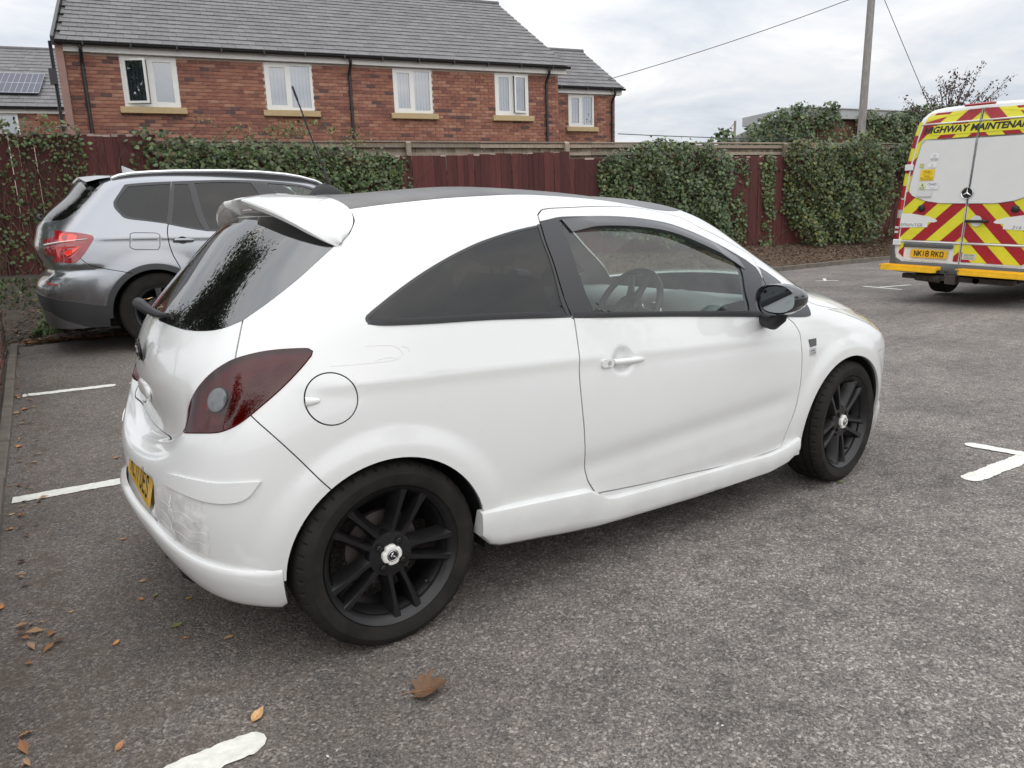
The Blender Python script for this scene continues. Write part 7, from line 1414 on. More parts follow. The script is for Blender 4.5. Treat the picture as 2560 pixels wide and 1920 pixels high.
def srib(l, w, closed=False):
    a, b = ribbon(SUV, l, w, closed); return [('gap', np.concatenate([a, a[:1], b[:1], b[::-1]]) if closed else np.concatenate([a, b[::-1]]))]
sq = sdense(SL['quarter_win'], True); sqi = sdense(SL['quarter_in'], True); stl = sdense(SL['tail_light'], True)
regs = [('hole', s_ar), ('hole', s_af), ('hole', np.array([(6.0, 0), (8.4, 0), (8.4, .5), (6.0, .5)]))]
regs += srib(sdense(SL['door_seam']), .009)+srib(sdense(SL['fuel'], True), .006, True)+srib(sdense(SL['bumper_seam']), .006)+srib(sdense([(9.62, 7.0), (9.66, 5), (9.62, 3), (9.5, 1.6)]), .008)+srib(sdense([(12.2, 7.6), (12.1, 5), (11.9, 3)]), .008)
regs += srib(sdense([(4.08, 12.0), (4.35, 11.2), (4.33, 10.2)]), .006)
regs += [('lamp', stl), ('qglass', sqi), ('qtrim', sq), ('g1', sg1), ('g2', sg2), ('g3', sg3), ('sframe', s_side), ('rglass', s_rg), ('refl', sdense(SL['reflector'], True)),
         ('diff', np.array([(0, .0), (5.2, 0), (4.4, .35), (2.8, .95), (0, 1.0)])), ('clad', np.array([(0, 2.05), (1.7, 1.95), (3.05, 1.87), (4.74, 1.58), (5.99, 1.23), (6.6, 1.4), (11, 1.4), (17, 2.0), (17, 0), (0, 0)])), ('clad', s_aro), ('clad', s_afo),
         ('roof', s_roof), ('screen', s_scr), ('bumper', np.concatenate([[(0, 4.6), (3.2, 4.75)], sdense(SL['bumper_seam']), [(6.7, 2.0), (6.5, 0), (0, 0)]]))]
sparts = shell(SUV, regs, gu=.05, gv=.028)
suv = tag(empty('parked_car', (.20, 5.94, .25)), 'silver-grey SUV with roof rails parked beyond the empty bay', 'car')
def sboth(nm, key, mat, **k): return [panel(SUV, nm, sparts[key], mat, suv, side=s_, **k) for s_ in ('right', 'left')]
sboth('body_side', 'rest', SUVP, flange=.014); panel(SUV, 'rear_bumper', sparts['bumper'], SUVP, suv, flange=.014); sboth('wheel_arch_cladding', 'clad', CLAD, off=.006, flange=.02); panel(SUV, 'rear_skid_trim', sparts['diff'], DIFF, suv, off=.008, flange=.02)
panel(SUV, 'roof', sparts['roof'], SUVP, suv); panel(SUV, 'rear_window', sparts['rglass'], G_REAR, suv, flange=0); panel(SUV, 'windscreen', sparts['screen'], G_CLEAR, suv, flange=0)
sboth('quarter_window', 'qglass', G_DARK, off=-.002, flange=0); sboth('window_trim', 'qtrim', BLACKTRIM, off=.003, flange=.01); sboth('window_frame', 'sframe', BLACKTRIM, off=.003, flange=.01)
sboth('rear_door_window', 'g1', G_DARK, off=-.002, flange=0); sboth('rear_door_window', 'g2', G_DARK, off=-.002, flange=0); sboth('front_door_window', 'g3', G_LIGHT, off=-.002, flange=0)
sboth('reflector', 'refl', M('dark_red_reflector', (.30, .015, .02), rough=.2, coat=1), off=.003)
SL_R = bpy.data.materials.new('red_suv_lens'); SL_R.use_nodes = True; _p = SL_R.node_tree.nodes['Principled BSDF']; _p.inputs['Base Color'].default_value = (.25, .010, .016, 1); _p.inputs['Roughness'].default_value = .12; _p.inputs['Coat Weight'].default_value = 1
for sd, ym in (('right', -1), ('left', 1)):
    lo = panel(SUV, 'tail_light', sparts['lamp'], SL_R, suv, off=.006, flange=.02, side=sd); K = np.array([1, ym, 1.])
    def patch(uvs, off, mat, nm):
        b = MB(); uvs = curve(uvs, True, .08); P_ = [(SUV.p(u, v)+SUV.n(u, v)*off)*K for u, v in uvs]; b.add(P_, [tuple(range(len(P_)))]); b.build(nm, mat, lo)
    BR_ = M('bright_red_lens', (.85, .045, .025), rough=.12, coat=1); MR_ = M('mid_red_lens', (.48, .018, .020), rough=.12, coat=1)
    patch([(3.95, 7.05), (4.7, 6.95), (5.0, 6.75), (4.95, 6.3), (4.1, 6.25)], .009, BR_, 'lens_segment'); patch([(3.9, 5.95), (4.4, 5.95), (5.25, 5.95), (5.0, 5.45), (4.6, 5.1), (3.8, 5.0)], .009, MR_, 'lens_segment'); patch([(4.3, 5.55), (5.15, 5.90), (4.95, 5.6), (4.5, 5.25)], .0105, BR_, 'lens_segment')
    b = MB(); L_ = [(SUV.p(u, v)+SUV.n(u, v)*.010)*K for u, v in zip(np.linspace(2.9, 5.45, 20), np.linspace(6.12, 6.50, 20))]; b.tube(L_, [.011-.0004*i for i in range(20)], 6); b.build('white_light_bar', M('pale_lens', (.62, .58, .54), rough=.2, coat=1), lo, smooth=True)
fl = [sparts[k] for k in ('rest', 'bumper', 'clad', 'gap', 'lamp', 'sframe', 'qtrim', 'roof', 'diff') if k in sparts]; n0 = 0; uvs = []; fcs = []
for uv_, f_ in fl: uvs.append(uv_); fcs.append(f_+n0); n0 += len(uv_)
panel(SUV, 'inner_trim', (np.concatenate(uvs), np.concatenate(fcs)), DARKIN, suv, off=-.03, flange=0)
for arp, cx in ((s_ar, .06), (s_af, 2.87)):
    for ym in (-1, 1):
        b = MB(); V = []; Q = SUV.raw(arp[:, 0], arp[:, 1]); Q = Q[Q[:, 2] > .27]; n_ = len(Q)
        for q in Q:
            d_ = np.array([q[0]-cx, q[2]-.37]); d_ /= np.linalg.norm(d_)
            for yy, dr in ((q[1]-.002, .001), (q[1]-.05, .01), (.72, .02), (.58, -.02), (.57, -.30)): V.append((q[0]+d_[0]*dr, ym*yy, q[2]+d_[1]*dr))
        b.add(V, [(i*5+j, i*5+j+1, (i+1)*5+j+1, (i+1)*5+j) for i in range(n_-1) for j in range(4)]); b.build('wheel_arch', DARKIN, suv, smooth=True, sharp=50)
SRIM = M('dark_silver_alloy', (.12, .12, .125), rough=.3, metal=.8)
sw0 = make_wheel(suv, R=.368, rimr=.232, width=.245, spoke=5, nlug=5, rimmat=SRIM, capmat=SRIM, det=False, style='single'); sw0.location = (.085, -.80, .368)
for x_, y_, rz_ in ((2.87, -.80, 0), (.085, .80, math.pi), (2.87, .80, math.pi)): q_ = copy_tree(sw0, suv); q_.location = (x_, y_, .368); q_.rotation_euler = (0, x_, rz_)
for ym in (-1, 1):
    b = MB(); P_ = [(-.155, .585, 1.655), (-.09, .585, 1.682), (.02, .582, 1.702), (.187, .58, 1.716), (.42, .578, 1.728), (.9, .575, 1.735), (1.26, .572, 1.726), (1.52, .568, 1.706), (1.70, .562, 1.680), (1.88, .553, 1.635), (1.95, .55, 1.60)]
    V = []; m_ = 8
    for (x_, y_, z_) in P_: V += [(x_, ym*(y_+.020*math.cos(a)), z_-.016+.017*math.sin(a)) for a in np.linspace(0, 2*math.pi, m_+1)[:-1]]
    b.add(V, [(i*m_+j, i*m_+(j+1) % m_, (i+1)*m_+(j+1) % m_, (i+1)*m_+j) for i in range(len(P_)-1) for j in range(m_)]); b.build('roof_rail', SAT, suv, smooth=True)
    # bonded rail foot under the bar
    b = MB(); V = [];
    for (x_, y_, z_) in P_: V += [(x_, ym*(y_+.012), z_-.02), (x_, ym*(y_-.012), z_-.02), (x_, ym*(y_-.012), z_-.075), (x_, ym*(y_+.012), z_-.075)]
    b.add(V, [(i*4+j, i*4+(j+1) % 4, (i+1)*4+(j+1) % 4, (i+1)*4+j) for i in range(len(P_)-1) for j in range(4)]); b.build('rail_foot', BLACKTRIM, suv)
    u0, v0 = SUV.solve(.355, 1.035, 7.7, 6.3); c, t, w, n = frame(SUV, u0, v0, ym); c = c+n*.03; hd = MB(); V = []
    for x_, hh, th in ((-.085, .010, .004), (-.075, .0145, .018), (-.03, .0155, .024), (.05, .014, .024), (.095, .011, .018), (.11, .006, .004)): V += [(x_, hh*math.sin(a), -.004+th*(.5+.5*math.cos(a))) for a in np.linspace(-math.pi, math.pi, 15)[:-1]]
    hd.add(V, [(i*14+j, i*14+(j+1) % 14, (i+1)*14+(j+1) % 14, (i+1)*14+j) for i in range(5) for j in range(14)]+[tuple(range(14))[::-1], tuple(70+j for j in range(14))]); hs2 = place_mb(hd, (c, t, w, n), 'door_handle', SUVP, suv, True)
    cupb = MB(); cupb.lathe([(0, -.026), (.03, -.024), (.036, -.0235)], 24, 'z'); cupb.v = [(p[0]*1.25, p[1]*1.0, p[2]) for p in cupb.v]; place_mb(cupb, (c, t, w, n), 'handle_cup', BLACKTRIM, hs2)
b = MB(); f_ = [(-.155, 0, 1.700), (-.155, .34, 1.688), (-.158, .50, 1.672), (-.165, .585, 1.650)]; r_ = [(-.395, 0, 1.688), (-.415, .34, 1.664), (-.430, .50, 1.650), (-.375, .60, 1.605)]; w_ = [(-.27, 0, 1.60), (-.28, .34, 1.585), (-.30, .50, 1.56), (-.29, .60, 1.53)]
for k in (-1, 1):
    V = []
    for f, r, w in zip(f_, r_, w_):
        f, r, w = np.array(f), np.array(r), np.array(w); K = np.array([1, k, 1.]); V += [f*K, ((f+r)/2+[0, 0, .006])*K, r*K, (r+[.004, 0, -.022])*K, w*K, (w+[.08, 0, .03])*K]
    b.add(V, [(i*6+j, i*6+j+1, (i+1)*6+j+1, (i+1)*6+j) for i in range(3) for j in range(5)])
b.build('spoiler', SUVP, suv, smooth=True, sharp=35)
b = MB(); V = []
for t_ in np.linspace(0, 1, 9): x_ = .02+.22*t_; h_ = .105*(1-t_)**.9*(1 if t_ > .02 else .99); w_ = .022*math.sin(math.pi*(.15+.8*t_)); V += [(x_+(.03*0), -w_, 1.695), (x_, -w_*.3, 1.70+h_), (x_, w_*.3, 1.70+h_), (x_, w_, 1.695)]
b.add(V, [(i*4+j, i*4+j+1, (i+1)*4+j+1, (i+1)*4+j) for i in range(8) for j in range(3)]+[(0, 1, 2, 3), (35, 34, 33, 32)]); b.build('shark_fin', SUVP, suv, smooth=True, sharp=50)
b = MB(); b.tube([(-.745, -.02, 1.255), (-.79, -.02, 1.30), (-.775, .05, 1.325), (-.74, .12, 1.31)], [.018, .02, .014, .008], 8); b.build('rear_wiper', PLASTIC, suv, smooth=True)
b = MB(); b.box((0, 0, .30), (1.6, 1.3, .12)); b.box((1.4, 0, .30), (3.4, 1.2, .1)); b.box((-.45, 0, .36), (.5, 1.2, .14)); b.build('underbody', DARKIN, suv)
for yy in (-.42, .42): b = MB(); b.box((1.30, yy, .95), (.16, .5, .62), bev=.06); b.box((1.27, yy, 1.36), (.10, .26, .19), bev=.045); b.box((1.55, yy, .62), (.5, .5, .16), bev=.05); b.build('seat', SEATC, suv, smooth=True, sharp=50)
b = MB(); b.box((.35, 0, .95), (.16, 1.3, .60), bev=.06); 
for yy in (-.42, .42): b.box((.31, yy, 1.33), (.09, .26, .15), bev=.04)
b.build('rear_seat', SEATC, suv, smooth=True, sharp=50)
b = MB(); b.box((2.35, 0, 1.02), (.5, 1.5, .2), bev=.06); b.build('dashboard', CAB, suv)
for k, ch in enumerate('X3'):
    c = SUV.p(1.9+.22*k, 7.15); n = SUV.n(1.9, 7.15); me = text_mesh(ch, .055, 'model_badge'); me.materials.append(SAT); K = np.array([1, -1, 1.])
    n = n*K; t = np.cross([0, 0, 1.], n); t /= np.linalg.norm(t); w = np.cross(n, t); x = obj('model_badge', me, None, suv); x.matrix_local = Matrix(((*[t[0], w[0], n[0]], (c*K)[0]+n[0]*.004), (t[1], w[1], n[1], (c*K)[1]+n[1]*.004), (t[2], w[2], n[2], (c*K)[2]+n[2]*.004), (0, 0, 0, 1)))
# ------------------------------------------------------------------ highway maintenance van; local axes: x forward, y left, z up, rear doors at x = 0
VANW = M('white_van_paint', (.72, .72, .70), rough=.35, coat=.8, coat_r=.08, var=.03); add_dirt(VANW, .4, 1.4, (.30, .28, .24), .3)
VY = M('fluorescent_yellow_vinyl', (.66, .62, .03), rough=.4, var=.08, vscale=5); VR = M('red_reflective_vinyl', (.33, .014, .022), rough=.35, var=.12, vscale=7)
STEP = M('yellow_step_paint', (.82, .46, .012), rough=.5, var=.14, vscale=9); VGREY = M('van_bumper_plastic', (.085, .088, .09), rough=.6, var=.15, vscale=8); DECK = M('black_vinyl_letters', (.016, .018, .02), rough=.45)
van = tag(empty('maintenance_van', (10.2, 2.345, 0)), 'white high-roof van with red and yellow chevrons on its rear doors at the right edge', 'van')
van.rotation_euler = (math.radians(2.2), 0, 0)
HWB = lambda z: float(np.interp(z, [.5, .9, 1.4, 1.9, 2.3, 2.5, 2.62, 2.69, 2.72, 2.735], [.965, .985, .975, .945, .895, .855, .80, .70, .55, 0]))      # half width of the body by height
XR = lambda z: float(np.interp(z, [.5, .9, 1.5, 2.3, 2.6, 2.70, 2.74], [.0, .0, .01, .05, .085, .14, .25]))                                  # rear face leans forward
zs = [.48, .62, .9, 1.2, 1.5, 1.8, 2.1, 2.35, 2.5, 2.58, 2.64, 2.69, 2.715, 2.73]
b = MB(); V = []; LEN = 5.9; rc = .10
secs = [(0, -.0), (.012, -.0), (.05, .03), (.12, .012)]
prof = []                                                  # outline from right sill up over the roof to the left sill
for z in zs: prof.append((-HWB(z), z))
for z in zs[::-1]: prof.append((HWB(z), z))
def vsec(xoff, inset):
    return [(XR(z)+xoff, y*(1-inset/max(.3, abs(y))) if abs(y) > .01 else y, z-(inset*.6 if z > 2.6 else 0)) for y, z in prof]
secs = [vsec(0, .075), vsec(.006, .040), vsec(.022, .016), vsec(.05, .004), vsec(.085, 0), vsec(1.0, 0), [(x if x < 9 else x, y, z) for x, y, z in vsec(3.9, 0)], [(4.3+.25*(z < 1.6)-.35*max(0, z-1.6), y*.985, z*(.985 if z > 2 else 1)) for _, y, z in vsec(4.2, 0)], [(4.9+.9*(z < 1.25)-.55*max(0, z-1.25)*1.0, y*.93, min(z, 1.25+(z-1.25)*.80)) for _, y, z in vsec(4.2, 0)], [(5.55 if z < 1.2 else 5.15-.6*max(0, z-1.2), y*.80, min(z, 1.15+(z-1.15)*.60)) for _, y, z in vsec(4.2, 0)]]
m_ = len(prof); V = [p for s in secs for p in s]; F = [(i*m_+j, i*m_+j+1, (i+1)*m_+j+1, (i+1)*m_+j) for i in range(len(secs)-1) for j in range(m_-1)]; F += [tuple(range(m_))[::-1], tuple((len(secs)-1)*m_+j for j in range(m_))]
b.add(V, F); me = b.mesh('body', True, 40); me.materials.append(VANW); obj('body', me, None, van)
def onr(y, z, off=0.): return (XR(z)-off, y, z)
def flat(poly, off, mat, nm, par, th=.0):
    """a thin panel that follows the lean of the rear face; poly in (y, z)"""
    b_ = MB(); n = len(poly); V = [onr(y, z, off) for y, z in poly]; b_.add(V, [tuple(range(n))])
    if th: b_.add([onr(y, z, off) for y, z in poly]+[onr(y, z, off-th) for y, z in poly], [(k, (k+1) % n, n+(k+1) % n, n+k) for k in range(n)])
    return b_.build(nm, mat, par)
def clip(poly, inside, inter):
    out_ = []
    for i in range(len(poly)):
        a, b_ = poly[i-1], poly[i]; ia, ib = inside(a), inside(b_)
        if ib:
            if not ia: out_.append(inter(a, b_))
            out_.append(b_)
        elif ia: out_.append(inter(a, b_))
    return out_
def half(poly, f):        # keep f(p) >= 0, f linear
    return clip(poly, lambda p: f(p) >= 0, lambda a, c: tuple(np.array(a)+(np.array(c)-np.array(a))*f(a)/(f(a)-f(c)))) if poly else poly
doors = []
for sd in (1, -1):       # +1 is the left-hand door in the picture
    y0 = .006*sd
    outl = [(y0, .565), (y0, 2.655)]+[(sd*(HWB(z)-.085-.0*z), z) for z in (2.62, 2.55, 2.45, 2.3, 2.0, 1.6, 1.2, .9, .68)]+[(sd*.80, .585)]
    dd = flat(outl, .006, VANW, 'rear_door', van, .02); doors.append(dd)
    zones = []            # convex areas that carry the chevron vinyl
    E_ = lambda z: sd*(HWB(z)-.10)
    zones.append([(sd*.018, 2.50), (sd*.018, 2.645), (E_(2.62)-.0*sd, 2.635), (E_(2.55), 2.55), (E_(2.50), 2.50)])
    zones.append([(sd*.018, 2.285), (sd*.018, 2.478), (E_(2.478), 2.478), (E_(2.285), 2.285)])
    # lower field between window curve and rib, split for the concave top edge
    zones.append([(sd*.018, .875), (sd*.018, 1.395), (sd*.40, 1.40), (sd*.60, 1.46), (sd*.60, .875)]); zones.append([(sd*.60, .875), (sd*.60, 1.46), (sd*.72, 1.53), (E_(1.56), 1.58), (E_(1.2), 1.2), (E_(.875), .875)])
    zones.append([(E_(1.62)-sd*.055, 1.58), (E_(2.25)-sd*.055, 2.285), (E_(2.285), 2.285), (E_(1.95), 1.95), (E_(1.58), 1.58)])
    if sd < 0: zones.append([(-.018, .60), (-.018, .838), (E_(.838), .838), (E_(.66), .66), (-.78, .60)])
    else: zones += [[(.018, .60), (.018, .838), (.085, .838), (.085, .60)], [(.80, .62), (.80, .838), (E_(.838), .838), (E_(.68), .68)]]
    for zi, zn in enumerate(zones):
        lo_ = [p for p in zn]
        flat(lo_, .0085+.0001*zi, VY, 'yellow_vinyl', dd)
        per = .415
        for k in range(-6, 12):   # red bars: z + |y| constant bands (chevron pointing up)
            c0 = 1.38-.0+k*per-3*per; c1 = c0+per*.5
            pr = half(half(lo_, lambda p: p[1]+abs(p[0])*1.0-c0), lambda p: c1-(p[1]+abs(p[0])*1.0))
            if len(pr) > 2: flat(pr, .0105+.0001*zi, VR, 'red_vinyl', dd)
    # blanked window panel with its rounded lower edge
    wp_ = [(sd*.012, 1.40), (sd*.012, 2.262), (sd*.70, 2.262), (sd*.745, 2.23), (sd*.80, 1.9), (sd*.835, 1.62), (sd*.825, 1.56), (sd*.77, 1.505), (sd*.58, 1.435), (sd*.36, 1.402)]
    flat(wp_, .014, M('door_panel_white', (.66, .66, .645), rough=.45, coat=.4, coat_r=.2, var=.03, vscale=3), 'window_blank', dd, .006)
    b = MB(); b.tube([onr(y, z, .015) for y, z in wp_[2:]+wp_[:2]], .0045, 6); b.build('panel_seal', M('panel_edge_grey', (.30, .31, .32), rough=.5), dd)
    for zz, e_ in ((2.490, .78), (.856, .88)): b = MB(); b.tube([onr(sd*.012, zz, .012), onr(sd*.4, zz, .014), onr(sd*e_, zz, .012)], .012, 8); b.build('door_rib', VANW, dd, smooth=True)
    # scalloped white handle moulding
    flat([(sd*.90, 1.255), (sd*.72, 1.250), (sd*.50, 1.215), (sd*.39, 1.175), (sd*.37, 1.150), (sd*.41, 1.135), (sd*.50, 1.135), (sd*.50, 1.065), (sd*.905, 1.050)], .0135, VANW, 'side_moulding', dd, .004)
    b = MB(); b.lathe([(.048, .012), (.045, .035), (.030, .045), (0, .046)], 20, 'x'); b.v = [(XR(1.33)-p[0], p[1]+sd*.615, p[2]+1.33) for p in b.v]; b.build('door_buffer', PLASTIC, dd, smooth=True, sharp=45)
    for zz in (1.905, .835): b = MB(); b.box((XR(zz)-.018, sd*(HWB(zz)-.07), zz), (.03, .12, .085), bev=.006); hg = b.build('hinge', VANW, dd); 
b = MB(); b.tube([onr(0, .57, .008), onr(0, 1.6, .008), onr(0, 2.65, .008)], .0045, 6); b.build('door_seal', PLASTIC, van)
# handle on the right-hand door
b = MB(); b.lathe([(.075, .012), (.06, .010), (.03, .002), (0, .001)], 28, 'x'); b.v = [(XR(1.16)-.012-p[0]*.9, p[1]-.155, p[2]+1.165) for p in b.v]; b.build('handle_recess', VANW, doors[1], smooth=True)
b = MB(); b.tube([(XR(1.16)-.025, -.015, 1.162), (XR(1.16)-.045, -.05, 1.162), (XR(1.16)-.048, -.15, 1.162), (XR(1.16)-.045, -.27, 1.165), (XR(1.16)-.022, -.305, 1.167)], [.014, .021, .019, .021, .014], 10); b.build('handle', PLASTIC, doors[1], smooth=True)
# three-pointed star roundel
b = MB(); b.lathe([(0, .020), (.066, .020), (.074, .012)], 40, 'x'); b.v = [(XR(1.54)-p[0]-.008, p[1]+.015, p[2]+1.54) for p in b.v]; em = b.build('star_badge', GLOSSB, van, smooth=True, sharp=35)
b = MB(); b.lathe([(.070, .020), (.075, .026), (.080, .018)], 40, 'x')
for a in (90, 210, 330): a = math.radians(a); t_ = np.array([math.cos(a), math.sin(a)]); s_ = np.array([-t_[1], t_[0]]); b.add([(.024, *(s_*.010)), (.024, *(t_*.070)), (.024, *(-s_*.010)), (.030, *(t_*.004))], [(0, 1, 3), (1, 2, 3), (0, 3, 2)])
b.v = [(XR(1.54)-p[0]-.008, p[1]+.015, p[2]+1.54) for p in b.v]; b.build('star_emblem', CHROME, em)
# lettering
def put_text(txt, size, y, z, par, mat, off=.013, shear=0., sx=1., bold=0., nm='lettering', rotd=0.):
    me = text_mesh(txt, size, nm, .0004, shear, bold=bold)
    bm = bmesh.new(); bm.from_mesh(me); bm.to_mesh(me); bm.free()
    for v in me.vertices: v.co.x *= sx
    me.materials.append(mat); o = obj(nm, me, None, par); lean = math.atan2(XR(z+.1)-XR(z-.1), .2); c_, s_ = math.cos(rotd), math.sin(rotd)
    # text x -> -y (reads left to right from behind), text y -> up
    X = Vector((0, -1, 0)); Yv = Vector((math.sin(lean), 0, math.cos(lean))); Zv = X.cross(Yv); p = onr(y, z, off)
    o.matrix_local = Matrix(((X[0], Yv[0], Zv[0], p[0]), (X[1], Yv[1], Zv[1], p[1]), (X[2], Yv[2], Zv[2], p[2]), (0, 0, 0, 1))); return o
flat([(.625, 2.335), (.625, 2.462), (.012, 2.462), (.012, 2.335)], .0125, VY, 'lettering_panel', doors[0]); flat([(-.012, 2.335), (-.012, 2.462), (-.60, 2.462), (-.60, 2.335)], .0125, VY, 'lettering_panel', doors[1])
put_text('HIGHWAY MAINTENANCE', .118, -.01, 2.402, van, DECK, .0148, .20, 1.06, bold=.0045)
pcn = (XR(.69)-.022, .425, .690); b = MB(); b.box(pcn, (.008, .525, .118)); vp = b.build('number_plate', PLATEY, doors[0]); plate_text('NK18 RKO', vp, INK, ((pcn[0]-.0045, pcn[1], pcn[2]), (0, -1., 0), (0, 0, 1.), (-1., 0, 0)))
b = MB(); b.box((XR(.80)-.018, .455, .805), (.03, .71, .058), bev=.012); b.build('plate_lamp_bar', VGREY, doors[0])
put_text('SPRINTER', .062, .735, 1.092, doors[0], CHROME, .0185, .2, 1.25); put_text('316 CDI', .062, -.74, 1.092, doors[1], CHROME, .0185, .2, 1.25)
for k_, (y_, w_, h_, z_, c_, tx) in enumerate(((.60, .20, .155, 1.795, (.80, .55, .02), None), (.645, .115, .10, 1.64, (.62, .64, .45), None), (.505, .165, .105, 1.645, (.70, .70, .70), 'CHAS'), (.605, .21, .10, 1.53, (.60, .60, .585), None))):
    st = flat([(y_-w_/2, z_-h_/2), (y_-w_/2, z_+h_/2), (y_+w_/2, z_+h_/2), (y_+w_/2, z_-h_/2)], .0205, M('sticker_%s' % 'abcd'[k_], c_, rough=.4), 'sticker', doors[0])
    if tx: put_text(tx, .05, y_+.005, z_+.018, st, M('purple_ink', (.12, .06, .17), rough=.5), .022); b = MB(); b.tube([onr(y_-.04*math.cos(a)*-1, z_-.012-.022*math.sin(a), .0215) for a in np.linspace(.2, math.pi-.2, 9)], .0018, 4); b.build('sticker_mark', M('purple_ink2', (.08, .05, .12), rough=.5), st)
    if k_ == 0:
        put_text('Cyclists', .026, y_, z_-.015, st, INK, .022); put_text('Beware of passing this', .020, y_, z_-.040, st, INK, .022); put_text('vehicle on the inside', .020, y_, z_-.062, st, INK, .022)
        b = MB()
        for yy in (-.038, .038): b.tube([onr(y_+yy+.024*math.cos(a), z_+.030+.024*math.sin(a), .0220) for a in np.linspace(0, 6.283, 17)], .0016, 4)
        for p_, q_ in (((-.038, .03), (-.012, .062)), ((-.012, .062), (.03, .060)), ((.03, .060), (.038, .03)), ((-.012, .062), (.005, .028)), ((.005, .028), (.030, .058)), ((.005, .028), (-.038, .03))): b.tube([onr(y_+p_[0], z_+p_[1], .022), onr(y_+q_[0], z_+q_[1], .022)], .0014, 4)
        b.build('bicycle_symbol', INK, st)
    if k_ == 1: put_text('Drive with', .018, y_, z_-.020, st, INK, .022); put_text('care only', .018, y_, z_-.036, st, INK, .022); b = MB(); b.add([onr(y_-.02, z_, .022), onr(y_+.02, z_, .022), onr(y_, z_+.038, .022)], [(0, 1, 2)]); b.build('sticker_mark', M('olive_ink', (.2, .2, .05), rough=.5), st)
    if k_ == 3: put_text('Constructionline', .030, y_, z_-.037, st, M('grey_ink', (.25, .26, .27), rough=.5), .022)
for (y_, z_, rr_, sx_, tx) in ((.530, 2.045, .062, 1, ''), (.545, 1.925, .050, 1.25, '')):
    n_ = 28; st = flat([(y_+rr_*sx_*math.cos(a), z_+rr_*.85*math.sin(a)) for a in np.linspace(0, 2*math.pi, n_+1)[:-1]], .0205, M('round_sticker', (.74, .74, .73), rough=.4), 'sticker', doors[0])
    b = MB()
    if sx_ == 1:
        for a in range(5): a_ = 2*math.pi*a/5+.3; b.tube([onr(y_+.022*math.cos(a_), z_+.012+.020*math.sin(a_), .0215), onr(y_+.012*math.cos(a_+.5), z_+.012+.012*math.sin(a_+.5), .0215)], .0035, 5)
        for q in range(3): b.tube([onr(y_-.045, z_-.022-.009*q, .0215), onr(y_+.045, z_-.022-.009*q, .0215)], .002, 4)
    else: b.tube([onr(y_+.015, z_-.005, .0215), onr(y_+.010, z_+.015, .0215), onr(y_-.008, z_-.002, .0215), onr(y_-.012, z_+.018, .0215)], .003, 5); b.tube([onr(y_+.03, z_-.022, .0215), onr(y_-.03, z_-.022, .0215)], .003, 4)
    b.build('sticker_mark', M('grey_ink_mark', (.28, .29, .30), rough=.5), st)
b = MB(); st = flat([(.665, 1.895), (.665, 1.955), (.725, 1.955), (.725, 1.895)], .0205, M('olive_sticker', (.45, .46, .18), rough=.5), 'sticker', doors[0])
st = flat([(-.03, .635), (-.03, .715), (-.215, .715), (-.215, .635)], .0125, M('caution_sticker', (.55, .56, .50), rough=.5), 'sticker', doors[1]); put_text('CAUTION', .030, -.122, .700, st, INK, .0142)
b = MB()
for q in range(4): b.tube([onr(-.05, .680-.010*q, .0138), onr(-.195, .680-.010*q, .0138)], .0018, 4)
b.build('small_print', M('print_grey', (.35, .35, .34), rough=.6), st)
# lamps, roof lamp, bumper, steps, towing gear
for sd in (1, -1):
    for z0_, z1_, c_ in ((1.31, 1.455, (.42, .012, .018)), (1.19, 1.305, (.42, .36, .33)), (.87, 1.185, (.26, .010, .018))):
        b = MB(); V = []
        for z in np.linspace(z0_, z1_, 5): V += [(XR(z)-.003, sd*(HWB(z)-.085), z), (XR(z)-.010, sd*(HWB(z)-.03), z), (XR(z)+.02, sd*(HWB(z)+.006), z), (XR(z)+.11, sd*(HWB(z)+.010), z), (XR(z)+.14, sd*(HWB(z)-.01), z)]
        b.add(V, [(i*5+j, i*5+j+1, (i+1)*5+j+1, (i+1)*5+j) for i in range(4) for j in range(4)]); lp_ = b.build('tail_light', M('van_lamp_%d' % int(z0_*100), c_, rough=.15, coat=1), van, smooth=True)
        if z0_ < 1:
            for zz in (.985, 1.05): b = MB(); b.box((XR(zz)+.004, sd*(HWB(zz)-.035), zz), (.03, .06, .032), rz=-sd*.3); b.build('lamp_number', M('lamp_white_patch', (.6, .6, .6), rough=.4), lp_)
b = MB(); b.box((.075, .04, 2.700), (.05, .40, .034), bev=.012); b.build('roof_brake_light', M('roof_lamp_red', (.36, .012, .03), rough=.2, coat=1), van)
b = MB(); V = []
for y in np.linspace(-1.02, 1.02, 21):
    k_ = abs(y)/1.02; x_ = -.03+.10*max(0, k_-.86)/.14+(.0); top_ = .565+(.33*max(0, k_-.88)/.12 if k_ > .88 else 0); V += [(x_+.06, y, top_), (x_-.02, y, top_-.01), (x_-.045, y, .50), (x_-.03, y, .42), (x_+.06, y, .40)]
b.add(V, [(i*5+j, i*5+j+1, (i+1)*5+j+1, (i+1)*5+j) for i in range(20) for j in range(4)]+[tuple(range(5))[::-1], tuple(100+j for j in range(5))]); b.build('rear_bumper', VGREY, van, smooth=True, sharp=50)
for y0_, y1_ in ((.20, 1.03), (-1.05, -.085)):
    b = MB(); b.prism([(-.30, y0_+.03), (-.24, y0_-.0), (.02, y0_), (.02, y1_), (-.20, y1_), (-.28, y1_-.06)], .475, .515, 'z'); b.prism([(-.305, y0_+.035), (-.24, y0_), (-.20, y0_), (-.20, y1_), (-.285, y1_-.06)], .445, .475, 'z'); stp = b.build('rear_step', STEP, van)
    b = MB(); n_ = int((y1_-y0_)/.030)
    for i in range(n_):
        for j in range(3): b.box((-.255+.09*j, y0_+.025+i*.030, .5175), (.05, .012, .010))
    tag(b.build('step_tread', STEP, stp), kind='stuff')
